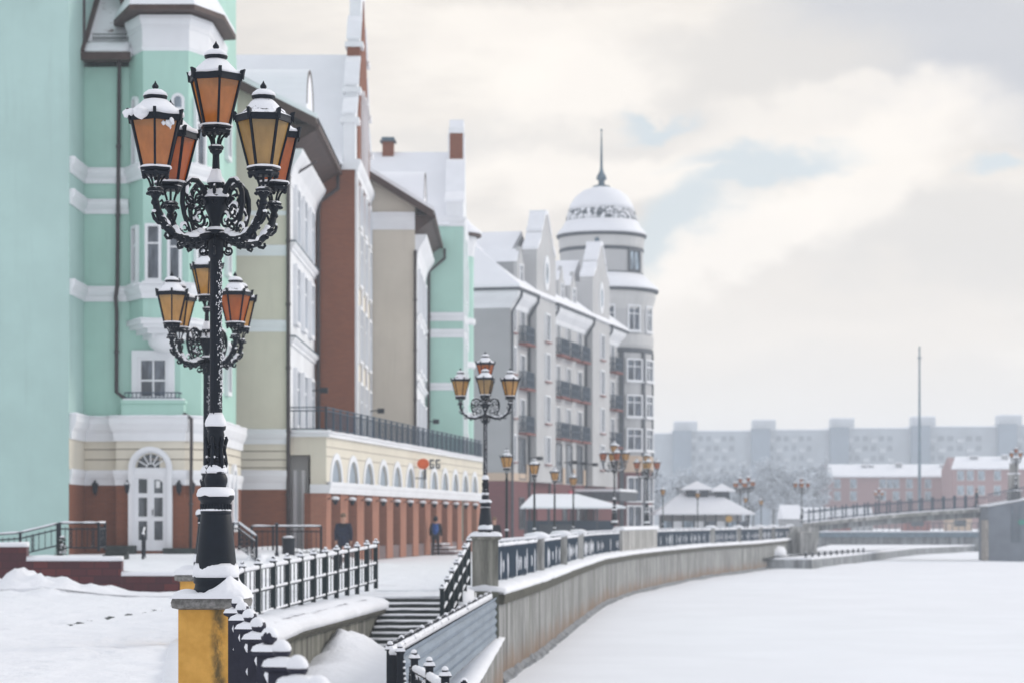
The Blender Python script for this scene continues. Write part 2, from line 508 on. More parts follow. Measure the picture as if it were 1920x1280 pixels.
class MB:
    """collects faces and links them as one mesh object"""
    def __init__(s, mat=None):
        s.v, s.f, s.mi, s.sm, s.mats = [], [], [], [], []
        s.cur = mat
    def _m(s, mat):
        mat = mat or s.cur
        if mat not in s.mats:
            s.mats.append(mat)
        return s.mats.index(mat)
    def add(s, vs, fs, mat=None, smooth=False):
        o = len(s.v)
        k = s._m(mat)
        s.v += [tuple(p) for p in vs]
        for f in fs:
            s.f.append([i + o for i in f])
            s.mi.append(k)
            s.sm.append(smooth)
        return s
    def poly(s, pts, mat=None):
        return s.add(pts, [list(range(len(pts)))], mat)
    def box(s, x0, y0, z0, x1, y1, z1, mat=None):
        v = [(x, y, z) for z in (z0, z1) for y in (y0, y1) for x in (x0, x1)]
        return s.add(v, [(0, 2, 3, 1), (4, 5, 7, 6), (0, 1, 5, 4), (2, 6, 7, 3), (0, 4, 6, 2), (1, 3, 7, 5)], mat)
    def extr(s, pts, vec, mat=None, smooth=False):
        n = len(pts)
        v = [Vector(p) for p in pts]
        v += [p + Vector(vec) for p in v]
        f = [list(range(n))[::-1], list(range(n, 2 * n))] + [(i, (i + 1) % n, n + (i + 1) % n, n + i) for i in range(n)]
        return s.add(v, f, mat, smooth)
    def prism(s, foot, z0, z1, mat=None):
        return s.extr([(x, y, z0) for x, y in foot], (0, 0, z1 - z0), mat)
    def bar(s, p, q, w, h=None, mat=None, up=(0, 0, 1)):
        p, q = Vector(p), Vector(q)
        h = h or w
        d = (q - p)
        if d.length < 1e-6:
            return s
        d.normalize()
        u = Vector(up)
        if abs(d.dot(u)) > 0.98:
            u = Vector((0, 1, 0))
        a = d.cross(u).normalized()
        b = a.cross(d).normalized()
        v = [e + a * (i * w / 2) + b * (j * h / 2) for e in (p, q) for i, j in ((-1, -1), (1, -1), (1, 1), (-1, 1))]
        return s.add(v, [(0, 1, 2, 3)[::-1], (4, 5, 6, 7), (0, 1, 5, 4), (1, 2, 6, 5), (2, 3, 7, 6), (3, 0, 4, 7)], mat)
    def lathe(s, prof, seg=16, c=(0, 0, 0), mat=None, smooth=True, jit=0.0, rot=0.0, fl=0.0, nf=0, seed=0, sx=1.0, sy=1.0):
        rnd = random.Random(seed)
        n = len(prof)
        v = []
        for r, z in prof:
            for k in range(seg):
                a = rot + 2 * PI * k / seg
                rr = r * (1 + (fl * math.cos(nf * a) if nf else 0))
                jz = 0
                if jit:
                    q = noise.noise(Vector((math.cos(a) * 1.6 + seed * 7.3, math.sin(a) * 1.6, z * 9)))
                    rr *= 1 + jit * q
                    jz = jit * q * 0.12 * r
                v.append((c[0] + rr * math.cos(a) * sx, c[1] + rr * math.sin(a) * sy, c[2] + z + jz))
        f = []
        for i in range(n - 1):
            for k in range(seg):
                k2 = (k + 1) % seg
                f.append((i * seg + k, i * seg + k2, (i + 1) * seg + k2, (i + 1) * seg + k))
        f.append(list(range(seg))[::-1])
        f.append([(n - 1) * seg + k for k in range(seg)])
        return s.add(v, f, mat, smooth)
    def tube(s, path, r, seg=6, mat=None, smooth=True, cap=True):
        P = [Vector(p) for p in path]
        n = len(P)
        rr = r if hasattr(r, '__len__') else [r] * n
        up = None
        v = []
        for i in range(n):
            d = (P[min(i + 1, n - 1)] - P[max(i - 1, 0)])
            if d.length < 1e-9:
                d = Vector((0, 0, 1))
            d.normalize()
            if up is None:
                up = Vector((0, 0, 1)) if abs(d.z) < 0.9 else Vector((0, 1, 0))
            a = d.cross(up)
            if a.length < 1e-6:
                a = d.cross(Vector((1, 0, 0)))
            a.normalize()
            b = a.cross(d).normalized()
            up = b
            for k in range(seg):
                t = 2 * PI * k / seg
                v.append(P[i] + (a * math.cos(t) + b * math.sin(t)) * rr[i])
        f = [(i * seg + k, i * seg + (k + 1) % seg, (i + 1) * seg + (k + 1) % seg, (i + 1) * seg + k) for i in range(n - 1) for k in range(seg)]
        if cap:
            f += [list(range(seg))[::-1], [(n - 1) * seg + k for k in range(seg)]]
        return s.add(v, f, mat, smooth)
    def ball(s, c, r, mat=None, seg=12, rings=8, jit=0.0, sq=(1, 1, 1), seed=0):
        prof = []
        v = []
        f = []
        for i in range(rings + 1):
            th = PI * i / rings
            for k in range(seg):
                a = 2 * PI * k / seg
                d = Vector((math.sin(th) * math.cos(a), math.sin(th) * math.sin(a), -math.cos(th)))
                q = 1 + (jit * noise.noise(d * 1.7 + Vector((seed * 3.1, seed * 1.3, 0))) if jit else 0)
                v.append((c[0] + d.x * r * q * sq[0], c[1] + d.y * r * q * sq[1], c[2] + d.z * r * q * sq[2]))
        for i in range(rings):
            for k in range(seg):
                k2 = (k + 1) % seg
                f.append((i * seg + k, i * seg + k2, (i + 1) * seg + k2, (i + 1) * seg + k))
        return s.add(v, f, mat, True)
    def sweep(s, path, prof, mat=None, closed=False, smooth=False, jit=0.0, sub=0.0):
        """sweep a (outward, z) profile along a level XY (or XYZ) path, mitred; outward = to the right of travel"""
        P = [Vector((p[0], p[1], p[2] if len(p) > 2 else 0)) for p in path]
        if sub:
            Q = [P[0]]
            for a, b in zip(P[:-1], P[1:]):
                k = max(1, int((b - a).length / sub))
                Q += [a.lerp(b, i / k) for i in range(1, k + 1)]
            P = Q
        n = len(P)
        v = []
        for i in range(n):
            def nrm(a, b):
                d = b - a
                return Vector((d.y, -d.x, 0)).normalized()
            if closed:
                n1, n2 = nrm(P[i - 1], P[i]), nrm(P[i], P[(i + 1) % n])
            else:
                n1 = nrm(P[i - 1], P[i]) if i else nrm(P[0], P[1])
                n2 = nrm(P[i], P[i + 1]) if i < n - 1 else n1
            m = n1 + n2
            m = m / max(0.3, (1 + n1.dot(n2)))
            for j, (o, z) in enumerate(prof):
                q = noise.noise(P[i] * 1.3 + Vector((0, 0, j * 0.7))) + 0.6 * noise.noise(P[i] * 4.1 + Vector((5, 0, j * 0.9))) if jit else 0
                v.append(P[i] + m * (o + q * jit * 0.7) + Vector((0, 0, z + q * jit * (1 if z > min(p_[1] for p_ in prof) + 1e-4 else 0.15))))
        k = len(prof)
        f = []
        rng = n if closed else n - 1
        for i in range(rng):
            for j in range(k):
                j2 = (j + 1) % k
                i2 = (i + 1) % n
                f.append((i * k + j, i2 * k + j, i2 * k + j2, i * k + j2))
        if not closed:
            f += [list(range(k)), [(n - 1) * k + j for j in range(k)][::-1]]
        return s.add(v, f, mat, smooth)
    def mesh(s, name, origin=(0, 0, 0)):
        me = bpy.data.meshes.new(name)
        ox, oy, oz = origin
        me.from_pydata([(x - ox, y - oy, z - oz) for x, y, z in s.v], [], s.f)
        for m in s.mats:
            me.materials.append(MATS[m])
        me.polygons.foreach_set('material_index', s.mi)
        me.polygons.foreach_set('use_smooth', s.sm)
        me.update()
        b = bmesh.new()
        b.from_mesh(me)
        bmesh.ops.recalc_face_normals(b, faces=b.faces)
        b.to_mesh(me)
        b.free()
        return me
    def build(s, name, parent=None, origin=None, loc=None, rotz=None):
        """world coordinates in; the mesh is stored relative to its thing (or to origin)"""
        if origin is None:
            origin = root_loc(parent)
        return put(name, s.mesh(name, origin), parent, loc, rotz)


def root_loc(o):
    if o is None:
        return (0, 0, 0)
    while o.parent:
        o = o.parent
    return tuple(o.location) if o.get('world_built') else (0, 0, 0)


def put(name, me, parent=None, loc=None, rotz=None):
    o = bpy.data.objects.new(name, me)
    C.objects.link(o)
    if parent:
        o.parent = parent
    if loc:
        o.location = loc
    if rotz:
        o.rotation_euler = (0, 0, rotz)
    return o


def tag(o, label=None, cat=None, group=None, kind=None):
    if label:
        o['label'] = label
    if cat:
        o['category'] = cat
    if group:
        o['group'] = group
    if kind:
        o['kind'] = kind
    return o


def thing(name, label, cat, loc=(0, 0, 0), rotz=0, group=None, world_built=True):
    o = bpy.data.objects.new(name, None)
    o.empty_display_size = 0.3
    C.objects.link(o)
    o.location = loc
    o.rotation_euler = (0, 0, rotz)
    if world_built and not rotz:
        o['world_built'] = 1
    return tag(o, label, cat, group)


KIDS = {}


def copy_tree(o, parent=None):
    kids = [c for c in C.objects if c.parent == o] if o not in KIDS else KIDS[o]
    KIDS[o] = kids
    c = o.copy()
    C.objects.link(c)
    c.parent = parent
    for k in kids:
        copy_tree(k, c)
    return c


def UX(u, Y):
    return (u - 960) / 4533 * Y


def UZ(v, Y):
    return EYE + (975 - v) / 4533 * Y


def arc(cx, cz, r, a0, a1, n):
    return [(cx + r * math.cos(R(a0 + (a1 - a0) * i / n)), cz + r * math.sin(R(a0 + (a1 - a0) * i / n))) for i in range(n + 1)]


WIN = {}


def window(parent, loc, rotz, w, h, bars=(1, 1), frame='trim', pane='glass', fw=0.09, depth=0.12, sill=None, arch=False, name='window', split=0.66):
    """window frame standing at loc (centre of its foot), facing local -y; its pane is a sub-part"""
    key = (round(w, 2), round(h, 2), bars, frame, pane, fw, depth, sill, arch, split)
    if key not in WIN:
        b = MB(frame)
        x0, x1 = -w / 2, w / 2
        zt = h - w / 2 if arch else h
        b.box(x0, -depth, 0, x0 + fw, 0, zt)
        b.box(x1 - fw, -depth, 0, x1, 0, zt)
        b.box(x0 + fw, -depth, 0, x1 - fw, 0, fw)
        if arch:
            pts = arc(0, zt, w / 2, 0, 180, 10) + arc(0, zt, w / 2 - fw, 180, 0, 10)
            n = len(pts) // 2
            for i in range(n - 1):
                q = [pts[i], pts[i + 1], pts[-i - 2], pts[-i - 1]]
                b.extr([(a, -depth, z) for a, z in q], (0, depth, 0))
        else:
            b.box(x0 + fw, -depth, h - fw, x1 - fw, 0, h)
        bd = depth * 0.55
        nx, nz = bars
        for i in range(1, nx + 1):
            xx = x0 + w * i / (nx + 1)
            b.box(xx - fw * 0.3, -bd, fw, xx + fw * 0.3, 0, zt - fw)
        for i in range(1, nz + 1):
            zz = h * (split if nz == 1 else i / (nz + 1))
            b.box(x0 + fw, -bd - 0.004, zz - fw * 0.3, x1 - fw, -0.004, zz + fw * 0.3)
        if sill:
            b.box(x0 - 0.08, -depth - 0.1, -0.09, x1 + 0.08, 0, -0.002, sill)
        g = MB(pane)
        y = -depth * 0.25
        if arch:
            pts = [(x0 + fw * .5, y, fw * .5), (x1 - fw * .5, y, fw * .5)] + [(a, y, z) for a, z in arc(0, zt, w / 2 - fw * .5, 0, 180, 10)]
            g.poly(pts)
        else:
            g.poly([(x0 + fw * .5, y, fw * .5), (x1 - fw * .5, y, fw * .5), (x1 - fw * .5, y, h - fw * .5), (x0 + fw * .5, y, h - fw * .5)])
        WIN[key] = (b.mesh(name), g.mesh('pane'))
    a, g = WIN[key]
    o = put(name, a, parent, loc, rotz)
    put('pane', g, o)
    return o


# ------------------------------------------------------------------ setting: ground, river
def sstep(a, b, x):
    t = min(1, max(0, (x - a) / (b - a)))
    return t * t * (3 - 2 * t)


WALL = [(-0.30, 55.3), (0.85, 67.5), (2.3, 86), (4.0, 106), (6.0, 121), (8.4, 135), (12.4, 156), (18.0, 178), (26.2, 220)]
BANK = [(0.4, 4.0), (-2.0, 18.4), (-3.70, 31.2), (-3.62, 40.0), (-2.72, 51.2)]


def along(poly, Y):
    for (x0, y0), (x1, y1) in zip(poly[:-1], poly[1:]):
        if y0 <= Y <= y1:
            return x0 + (x1 - x0) * (Y - y0) / (y1 - y0)
    return poly[0][0] if Y < poly[0][1] else poly[-1][0]


PRINTS = {}
for _a, _b in (((-9.5, 24), (-5.6, 50)), ((-12.5, 31), (-5.4, 40)), ((-5.2, 25), (-4.9, 54)), ((-7.5, 24), (-9.0, 47)), ((-2.3, 52.5), (-3.6, 110)), ((-3.4, 55), (-5.6, 96)), ((-4.2, 54), (-2.2, 80))):
    _p, _q = Vector(_a), Vector(_b)
    _n = int((_q - _p).length / 0.62)
    for _i in range(_n):
        _c = _p.lerp(_q, _i / _n) + Vector(((0.13 if _i % 2 else -0.13) + random.uniform(-.09, .09), random.uniform(-.1, .1)))
        PRINTS.setdefault(int(_c.y), []).append((_c.x, _c.y, random.uniform(0.035, 0.075)))


def prints_z(x, y):
    z = 0
    for k in (int(y) - 1, int(y), int(y) + 1):
        for cx, cy, dp in PRINTS.get(k, ()):
            dx, dy = (x - cx) / 0.11, (y - cy) / 0.20
            d = dx * dx + dy * dy
            if d < 5:
                z += -dp * math.exp(-d * 1.4) + dp * 0.35 * math.exp(-(math.sqrt(d) - 1.35) ** 2 * 5)
    return z


def ground_z(x, y):
    z = -0.02 + 0.02 * noise.noise(Vector((x * 0.35, y * 0.2, 0))) + (0.030 * noise.noise(Vector((x * 2.3, y * 1.3, 8))) + 0.022 * abs(noise.noise(Vector((x * 4.5, y * 2.2, 5)))) if y < 75 else 0) + 0.012 * noise.noise(Vector((x * 1.3, y * 0.8, 3)))
    if x < -5.6 and y > 55.2:
        z += 0.33 * sstep(55.2, 56.5, y) * sstep(-5.6, -7.0, x) + 0.22 * sstep(62, 76, y) * sstep(-6, -8, x)
    def mound(cx, cy, sx, sy, a):
        d = ((x - cx) / sx) ** 2 + ((y - cy) / sy) ** 2
        if d > 6:
            return 0
        return a * math.exp(-d) * (1 + 0.55 * noise.noise(Vector((x * 2.2, y * 1.4, 1))) + 0.25 * noise.noise(Vector((x * 7, y * 5, 1))))
    if y < 55.1:
        z += mound(-9.9, 52.4, 0.9, 1.5, 0.30) + mound(-11.0, 52.8, 0.8, 1.2, 0.36) + mound(-8.9, 53.3, 0.6, 0.9, 0.10) + mound(-13.0, 52.5, 1.3, 1.6, 0.30)
    if y > 60:
        z += mound(-5.3, 84, 2.2, 3, 0.12) + mound(-8.3, 82, 1.5, 3, 0.16)
    return z


def build_ground():
    b = MB('snow_ground')
    ys = []
    y = 4.0
    while y < 222:
        ys.append(y)
        y += 0.13 if 22 < y < 58 else (0.3 if y < 112 else 2.0)
    for yb in (51.2, 55.3):
        ys = [q for q in ys if abs(q - yb) > 0.1] + [yb - 0.001, yb + 0.001]
    ys.sort()
    N = 180
    V = []
    for y in ys:
        if y < 51.2:
            xr = along(BANK, y) - 0.1
        elif y < 55.3:
            xr = -1.30
        else:
            xr = along(WALL, y) - 0.1
        span = 26 if y < 60 else 34
        for i in range(N + 1):
            t = i / N
            x = xr - (t ** 1.5) * span - (60 * max(0, t - 0.9) * 10)
            V.append((x, y, ground_z(x, y) + prints_z(x, y)))
    F = []
    for j in range(len(ys) - 1):
        for i in range(N):
            F.append((j * (N + 1) + i, (j + 1) * (N + 1) + i, (j + 1) * (N + 1) + i + 1, j * (N + 1) + i + 1))
    b.add(V, F, None, True)
    tag(b.build('promenade'), 'snow covered promenade between the buildings and the river', None, None, 'structure')
    # river ice
    r = MB('snow_river')
    V, F = [], []
    xs = [-12 + i * 1.5 for i in range(60)] + [80 + i * 12 for i in range(12)]
    yy = [3 + i * 1.6 for i in range(120)] + [196 + i * 8 for i in range(13)]
    for y in yy:
        for x in xs:
            V.append((x, y, -2.1 + 0.09 * noise.noise(Vector((x * 0.25, y * 0.12, 9))) + 0.02 * noise.noise(Vector((x, y * 0.5, 2)))))
    n = len(xs)
    for j in range(len(yy) - 1):
        for i in range(n - 1):
            F.append((j * n + i, j * n + i + 1, (j + 1) * n + i + 1, (j + 1) * n + i))
    r.add(V, F, None, True)
    tag(r.build('river'), 'frozen river under a smooth sheet of snow', None, None, 'structure')
    g = MB('snow_river')
    g.poly([(-700, -60, -2.6), (700, -60, -2.6), (700, 1600, -2.6), (-700, 1600, -2.6)])
    tag(g.build('ground'), 'snowy land reaching the horizon', None, None, 'structure')
    f = MB('snow_river')
    f.poly([(-300, 291, 0.2), (400, 291, 0.2), (400, 1500, 0.2), (-300, 1500, 0.2)])
    f.poly([(-300, 222, -0.05), (26, 222, -0.05), (26, 291, -0.05), (-300, 291, -0.05)])
    tag(f.build('far_bank'), 'snowy far bank behind the bridge', None, None, 'structure')
    # lower landing beside the river
    V, F = [], []
    ys = [6 + 0.35 * i for i in range(141)]
    N = 22
    for y in ys:
        xl = along(BANK, y) if y < 51.2 else -2.72 + (y - 51.2) * 0.35
        xr = along([(0.9, 4), (0.25, 24.2), (-0.95, 32), (-0.55, 41.2), (-0.2, 55.2)], y)
        for i in range(N + 1):
            x = xl + (xr - xl) * i / N
            z = -1.1 + 0.03 * noise.noise(Vector((x, y * 0.6, 4)))
            d = ((x + 3.0) / 0.80) ** 2 + ((y - 44.5) / 2.6) ** 2
            z += 0.62 * math.exp(-d) * (1 + 0.4 * noise.noise(Vector((x * 3, y * 2, 2)))) if d < 6 else 0
            d = ((x + 2.9) / 0.9) ** 2 + ((y - 39.0) / 3.0) ** 2
            z += 0.35 * math.exp(-d) if d < 6 else 0
            V.append((x, y, z))
    for j in range(len(ys) - 1):
        for i in range(N):
            F.append((j * (N + 1) + i, j * (N + 1) + i + 1, (j + 1) * (N + 1) + i + 1, (j + 1) * (N + 1) + i))
    b = MB('snow_ground')
    b.add(V, F, None, True)
    tag(b.build('landing'), 'snow covered lower landing at the foot of the stone steps', None, None, 'structure')


build_ground()

# ------------------------------------------------------------------ walls of the bank
def build_walls():
    t = thing('river_wall', 'long streaked concrete river wall curving away under a snowy coping', 'wall', (-0.3, 55.3, -2.1))
    b = MB('concrete')
    b.sweep(WALL, [(0, -2.4), (0, -0.30), (-0.6, -0.30), (-0.6, -2.4)])
    b.build('wall_face', t)
    b = MB('ice_edge')
    b.sweep(WALL, [(0.002, -2.4), (0.20, -2.4), (0.17, -2.07), (0.10, -2.03), (0.002, -1.93)], jit=0.05, sub=0.6)
    b.build('wet_footing', t)
    b = MB('coping')
    b.sweep(WALL, [(0.10, -0.32), (0.14, -0.12), (0.08, -0.03), (-0.62, -0.03), (-0.62, -0.32)])
    b.build('coping', t)
    b = MB('snow')
    b.sweep(WALL, [(0.13, -0.09), (0.12, -0.01), (0.0, 0.08), (-0.35, 0.12), (-0.75, 0.05), (-0.8, -0.06)], smooth=True, jit=0.05, sub=0.5)
    b.build('snow_cover', t)
    b = MB('concrete_green')
    b.box(-0.95, 54.5, -2.3, -0.304, 55.297, -0.03)
    b.build('wall_end', t)

    t = thing('retaining_wall', 'low concrete wall with rounded snowy coping beside the stone steps', 'wall', (-3.6, 40, -1.1))
    b = MB('concrete_pier')
    b.sweep(BANK, [(0, -1.4), (0, -0.32), (-0.5, -0.32), (-0.5, -1.4)])
    b.build('wall_face', t)
    b = MB('coping')
    b.sweep(BANK, [(0.10, -0.36), (0.15, -0.28), (0.12, -0.18), (-0.5, -0.16), (-0.5, -0.36)])
    b.build('coping', t)
    b = MB('snow')
    b.sweep(BANK, [(0.16, -0.24), (0.15, -0.14), (0.03, -0.05), (-0.3, 0.03), (-0.7, 0.04), (-0.8, -0.15)], smooth=True, jit=0.045, sub=0.3)
    b.build('snow_cover', t)

    # the landing's river face
    edge = [(0.9, 4), (0.25, 24.2), (-0.95, 32), (-0.55, 41.2), (-0.2, 55.2)]
    t = thing('landing_wall', 'concrete footing of the lower landing, snow along its top edge', 'wall', (-0.6, 41, -2.1))
    b = MB('concrete')
    b.sweep(edge, [(0, -2.4), (0, -1.13), (-0.3, -1.13), (-0.3, -2.4)])
    b.build('wall_face', t)
    b = MB('snow')
    b.sweep(edge, [(0.03, -1.12), (0.03, -1.08), (-0.1, -1.04), (-0.4, -1.04), (-0.4, -1.12)], smooth=True, jit=0.02, sub=0.4)
    b.build('snow_cover', t)

    # red tiled terrace wall on the left
    t = thing('tiled_wall', 'stepped dark red tiled terrace wall capped with snow', 'wall', (-9, 55, 0))
    segs = [(-16.5, UX(50, 55), 1.0), (UX(50, 55), UX(228, 55), 0.68), (UX(228, 55), UX(343, 55), 0.34)]
    b = MB('tile_red')
    for x0, x1, h in segs:
        b.box(x0, 55, -0.3, x1 - 0.002, 55.3, h)
    b.box(-7.78, 55.303, -0.3, -7.48, 62, 0.338)
    b.build('wall_face', t)
    b = MB('snow')
    for x0, x1, h in segs:
        b.sweep([(x0, 55), (x1, 55)], [(0.05, h), (0.05, h + 0.06), (0, h + 0.1), (-0.3, h + 0.11), (-0.36, h)], smooth=True, jit=0.02, sub=0.25)
    b.build('snow_cover', t)


build_walls()


def build_steps():
    t = thing('stone_steps', 'flight of snowy stone steps going down to the river landing', 'steps', (-2, 50, -1.1))
    n = 10
    b = MB('step_dark')
    s = MB('snow')
    for i in range(n):
        y1 = 51.6 - i * 0.36
        z1 = -0.02 - i * 0.108
        xl = along(BANK, min(51.2, y1)) + 0.01
        b.box(xl, y1 - 0.37, -1.3, -1.31 - i * 0.012, y1 - 0.003, z1 - 0.028)
        pts = []
        m = 16
        for k in range(m + 1):
            x = xl + (-1.32 - i * 0.012 - xl) * k / m
            q = noise.noise(Vector((x * 3, i * 3.7, 0)))
            pts.append((x, q))
        V, F = [], []
        for x, q in pts:
            y0 = y1 - 0.37 - 0.02 + 0.05 * q
            V += [(x, y1 - 0.004, z1 - 0.03), (x, y1 - 0.004, z1 + 0.004), (x, y0 + 0.06, z1 - 0.002 + 0.012 * q), (x, y0, z1 - 0.018), (x, y0 + 0.01, z1 - 0.032 + 0.008 * q)]
        for k in range(m):
            for j in range(4):
                F.append((k * 5 + j, (k + 1) * 5 + j, (k + 1) * 5 + j + 1, k * 5 + j + 1))
        s.add(V, F, None, True)
    b.build('steps', t)
    s.build('snow_cover', t)
    # cheek wall carrying the stair railing
    t = thing('cheek_wall', 'sloping concrete cheek wall beside the steps under a heap of snow', 'wall', (-1.0, 52, -1.1))
    b = MB('concrete_pier')
    b.extr([(-1.30, 54.5, -1.3), (-1.30, 54.5, 0.0), (-1.30, 49.2, -0.95), (-1.30, 48.8, -1.3)], (0.48, 0, 0))
    b.build('wall_face', t)
    b = MB('snow')
    V, F = [], []
    for i in range(23):
        y = 48.6 + i * 0.27
        zc = -1.0 + 0.95 * (min(y, 54.5) - 49.2) / 5.3 if y > 49.2 else -1.02
        for j in range(7):
            x = -1.32 + 0.52 * j / 6
            h = 0.02 + 0.24 * math.sin(PI * j / 6) * (0.6 + 0.5 * noise.noise(Vector((x * 2, y, 0)))) * sstep(48.6, 50, y)
            V.append((x, y, zc + h))
    for i in range(22):
        for j in range(6):
            F.append((i * 7 + j, i * 7 + j + 1, i * 7 + j + 8, i * 7 + j + 7))
    b.add(V, F, None, True)
    b.build('snow_cover', t)


build_steps()

# ------------------------------------------------------------------ street lamps
def spiral(cx, cz, r0, r1, a0, turns, n):
    out = []
    for i in range(n + 1):
        f = i / n
        a = R(a0) + turns * 2 * PI * f
        r = r0 + (r1 - r0) * f
        out.append((cx + r * math.cos(a), cz + r * math.sin(a)))
    return out


def rz(pts, y=0.0):
    return [(r, y, z) for r, z in pts]


LM = {}
mk_plain('bulb', (0.7, 0.68, 0.62), 0.3, 0.05, 5, 0)


def lantern_meshes():
    hexa = [R(60 * k) for k in range(6)]
    def ring(r, z):
        return [(r * math.cos(a), r * math.sin(a), z) for a in hexa]
    f = MB('iron')
    # cup, curved legs, collar
    f.lathe([(0.02, -0.03), (0.055, -0.02), (0.062, 0.0), (0.05, 0.012), (0.03, 0.02)], 14)
    for a in hexa:
        c, s_ = math.cos(a + R(30)), math.sin(a + R(30))
        f.tube([(r * c, r * s_, z) for r, z in ((0.03, 0.005), (0.036, 0.04), (0.05, 0.075), (0.075, 0.10), (0.088, 0.112))], 0.009, 5)
        c, s_ = math.cos(a), math.sin(a)
        f.ball((0.098 * c, 0.098 * s_, 0.098), 0.018, None, 7, 5)
    f.lathe([(0.085, 0.10), (0.115, 0.105), (0.122, 0.125), (0.112, 0.135), (0.128, 0.145), (0.125, 0.158), (0.09, 0.165)], 6, smooth=False)
    b0, t0 = ring(0.110, 0.155), ring(0.205, 0.525)
    for k in range(6):
        f.bar(b0[k], t0[k], 0.017, 0.017)
        k2 = (k + 1) % 6
        f.bar(t0[k], t0[k2], 0.022, 0.05)
        f.bar(b0[k], b0[k2], 0.015, 0.02)
        # crest horns at the eave corners
        c, s_ = math.cos(hexa[k]), math.sin(hexa[k])
        f.extr([(0.188 * c + 0.012 * s_, 0.188 * s_ - 0.012 * c, 0.545), (0.226 * c + 0.012 * s_, 0.226 * s_ - 0.012 * c, 0.505),
                (0.232 * c + 0.012 * s_, 0.232 * s_ - 0.012 * c, 0.555), (0.240 * c + 0.012 * s_, 0.240 * s_ - 0.012 * c, 0.586),
                (0.205 * c + 0.012 * s_, 0.205 * s_ - 0.012 * c, 0.578)], (-0.024 * s_, 0.024 * c, 0))
    f.lathe([(0.045, 0.16), (0.045, 0.20), (0.02, 0.21)], 10)
    LM['frame'] = f.mesh('lantern')
    bb = MB('bulb')
    bb.lathe([(0.02, 0.205), (0.03, 0.24), (0.048, 0.29), (0.05, 0.32), (0.035, 0.355), (0.01, 0.365)], 12)
    LM['bulb'] = bb.mesh('bulb')
    r = MB('iron')
    r.lathe([(0.218, 0.535), (0.220, 0.550), (0.160, 0.578), (0.115, 0.615), (0.080, 0.665), (0.05, 0.668)], 6, smooth=False)
    r.lathe([(0.05, 0.66), (0.052, 0.675), (0.088, 0.682), (0.090, 0.70), (0.06, 0.715), (0.03, 0.722)], 14)
    LM['roof'] = r.mesh('lantern_roof')
    n = MB('iron')
    n.lathe([(0.02, 0.715), (0.034, 0.73), (0.034, 0.742), (0.014, 0.752), (0.026, 0.766), (0.024, 0.778), (0.008, 0.80), (0.002, 0.815)], 10)
    LM['finial'] = n.mesh('finial')
    for tint in ('amber', 'honey', 'olive', 'rust'):
        g = MB(tint)
        b1, t1 = ring(0.106, 0.158), ring(0.200, 0.522)
        for k in range(6):
            k2 = (k + 1) % 6
            g.poly([b1[k], b1[k2], t1[k2], t1[k]])
        LM[tint] = g.mesh('glass')
    for i in range(4):
        s = MB('snow')
        th = (0.026, 0.011, 0.016, 0.004)[i]
        rr = (0.218, 0.207, 0.212, 0.175)[i]
        s.lathe([(rr - 0.03, 0.545), (rr, 0.553), (rr - 0.006, 0.562 + th * 0.7), (rr - 0.045, 0.574 + th), (0.118, 0.617 + th), (0.088, 0.655 + th * 0.6), (0.066, 0.676)], 24, jit=0.10, seed=i + 2)
        if i == 0:
            s.ball((0.17, 0.10, 0.55), 0.06, None, 12, 8, 0.4, (1.1, 1.0, 0.75), 4)
            s.ball((0.21, -0.02, 0.555), 0.045, None, 12, 8, 0.4, (1, 1.2, 0.8), 5)
        LM['snow%d' % i] = s.mesh('snow_cap')
        s = MB('snow')
        s.lathe([(0.078, 0.700), (0.093, 0.704), (0.082, 0.725), (0.055, 0.745), (0.024, 0.752)], 16, jit=0.10, seed=i + 9)
        LM['hood%d' % i] = s.mesh('snow_hood')
        s = MB('snow')
        # frost lying on the collar
        s.lathe([(0.10, 0.158), (0.128, 0.158), (0.124, 0.170), (0.108, 0.176)], 18, jit=0.12, seed=i)
        LM['ring%d' % i] = s.mesh('snow_ring')


def lantern(parent, loc, rotz, tint, snow):
    o = put('lantern', LM['frame'], parent, loc, rotz)
    put('glass', LM[tint], o)
    put('bulb', LM['bulb'], o)
    put('lantern_roof', LM['roof'], o)
    put('finial', LM['finial'], o)
    put('snow_cap', LM['snow%d' % snow], o)
    put('snow_hood', LM['hood%d' % snow], o)
    put('snow_ring', LM['ring%d' % snow], o)
    return o


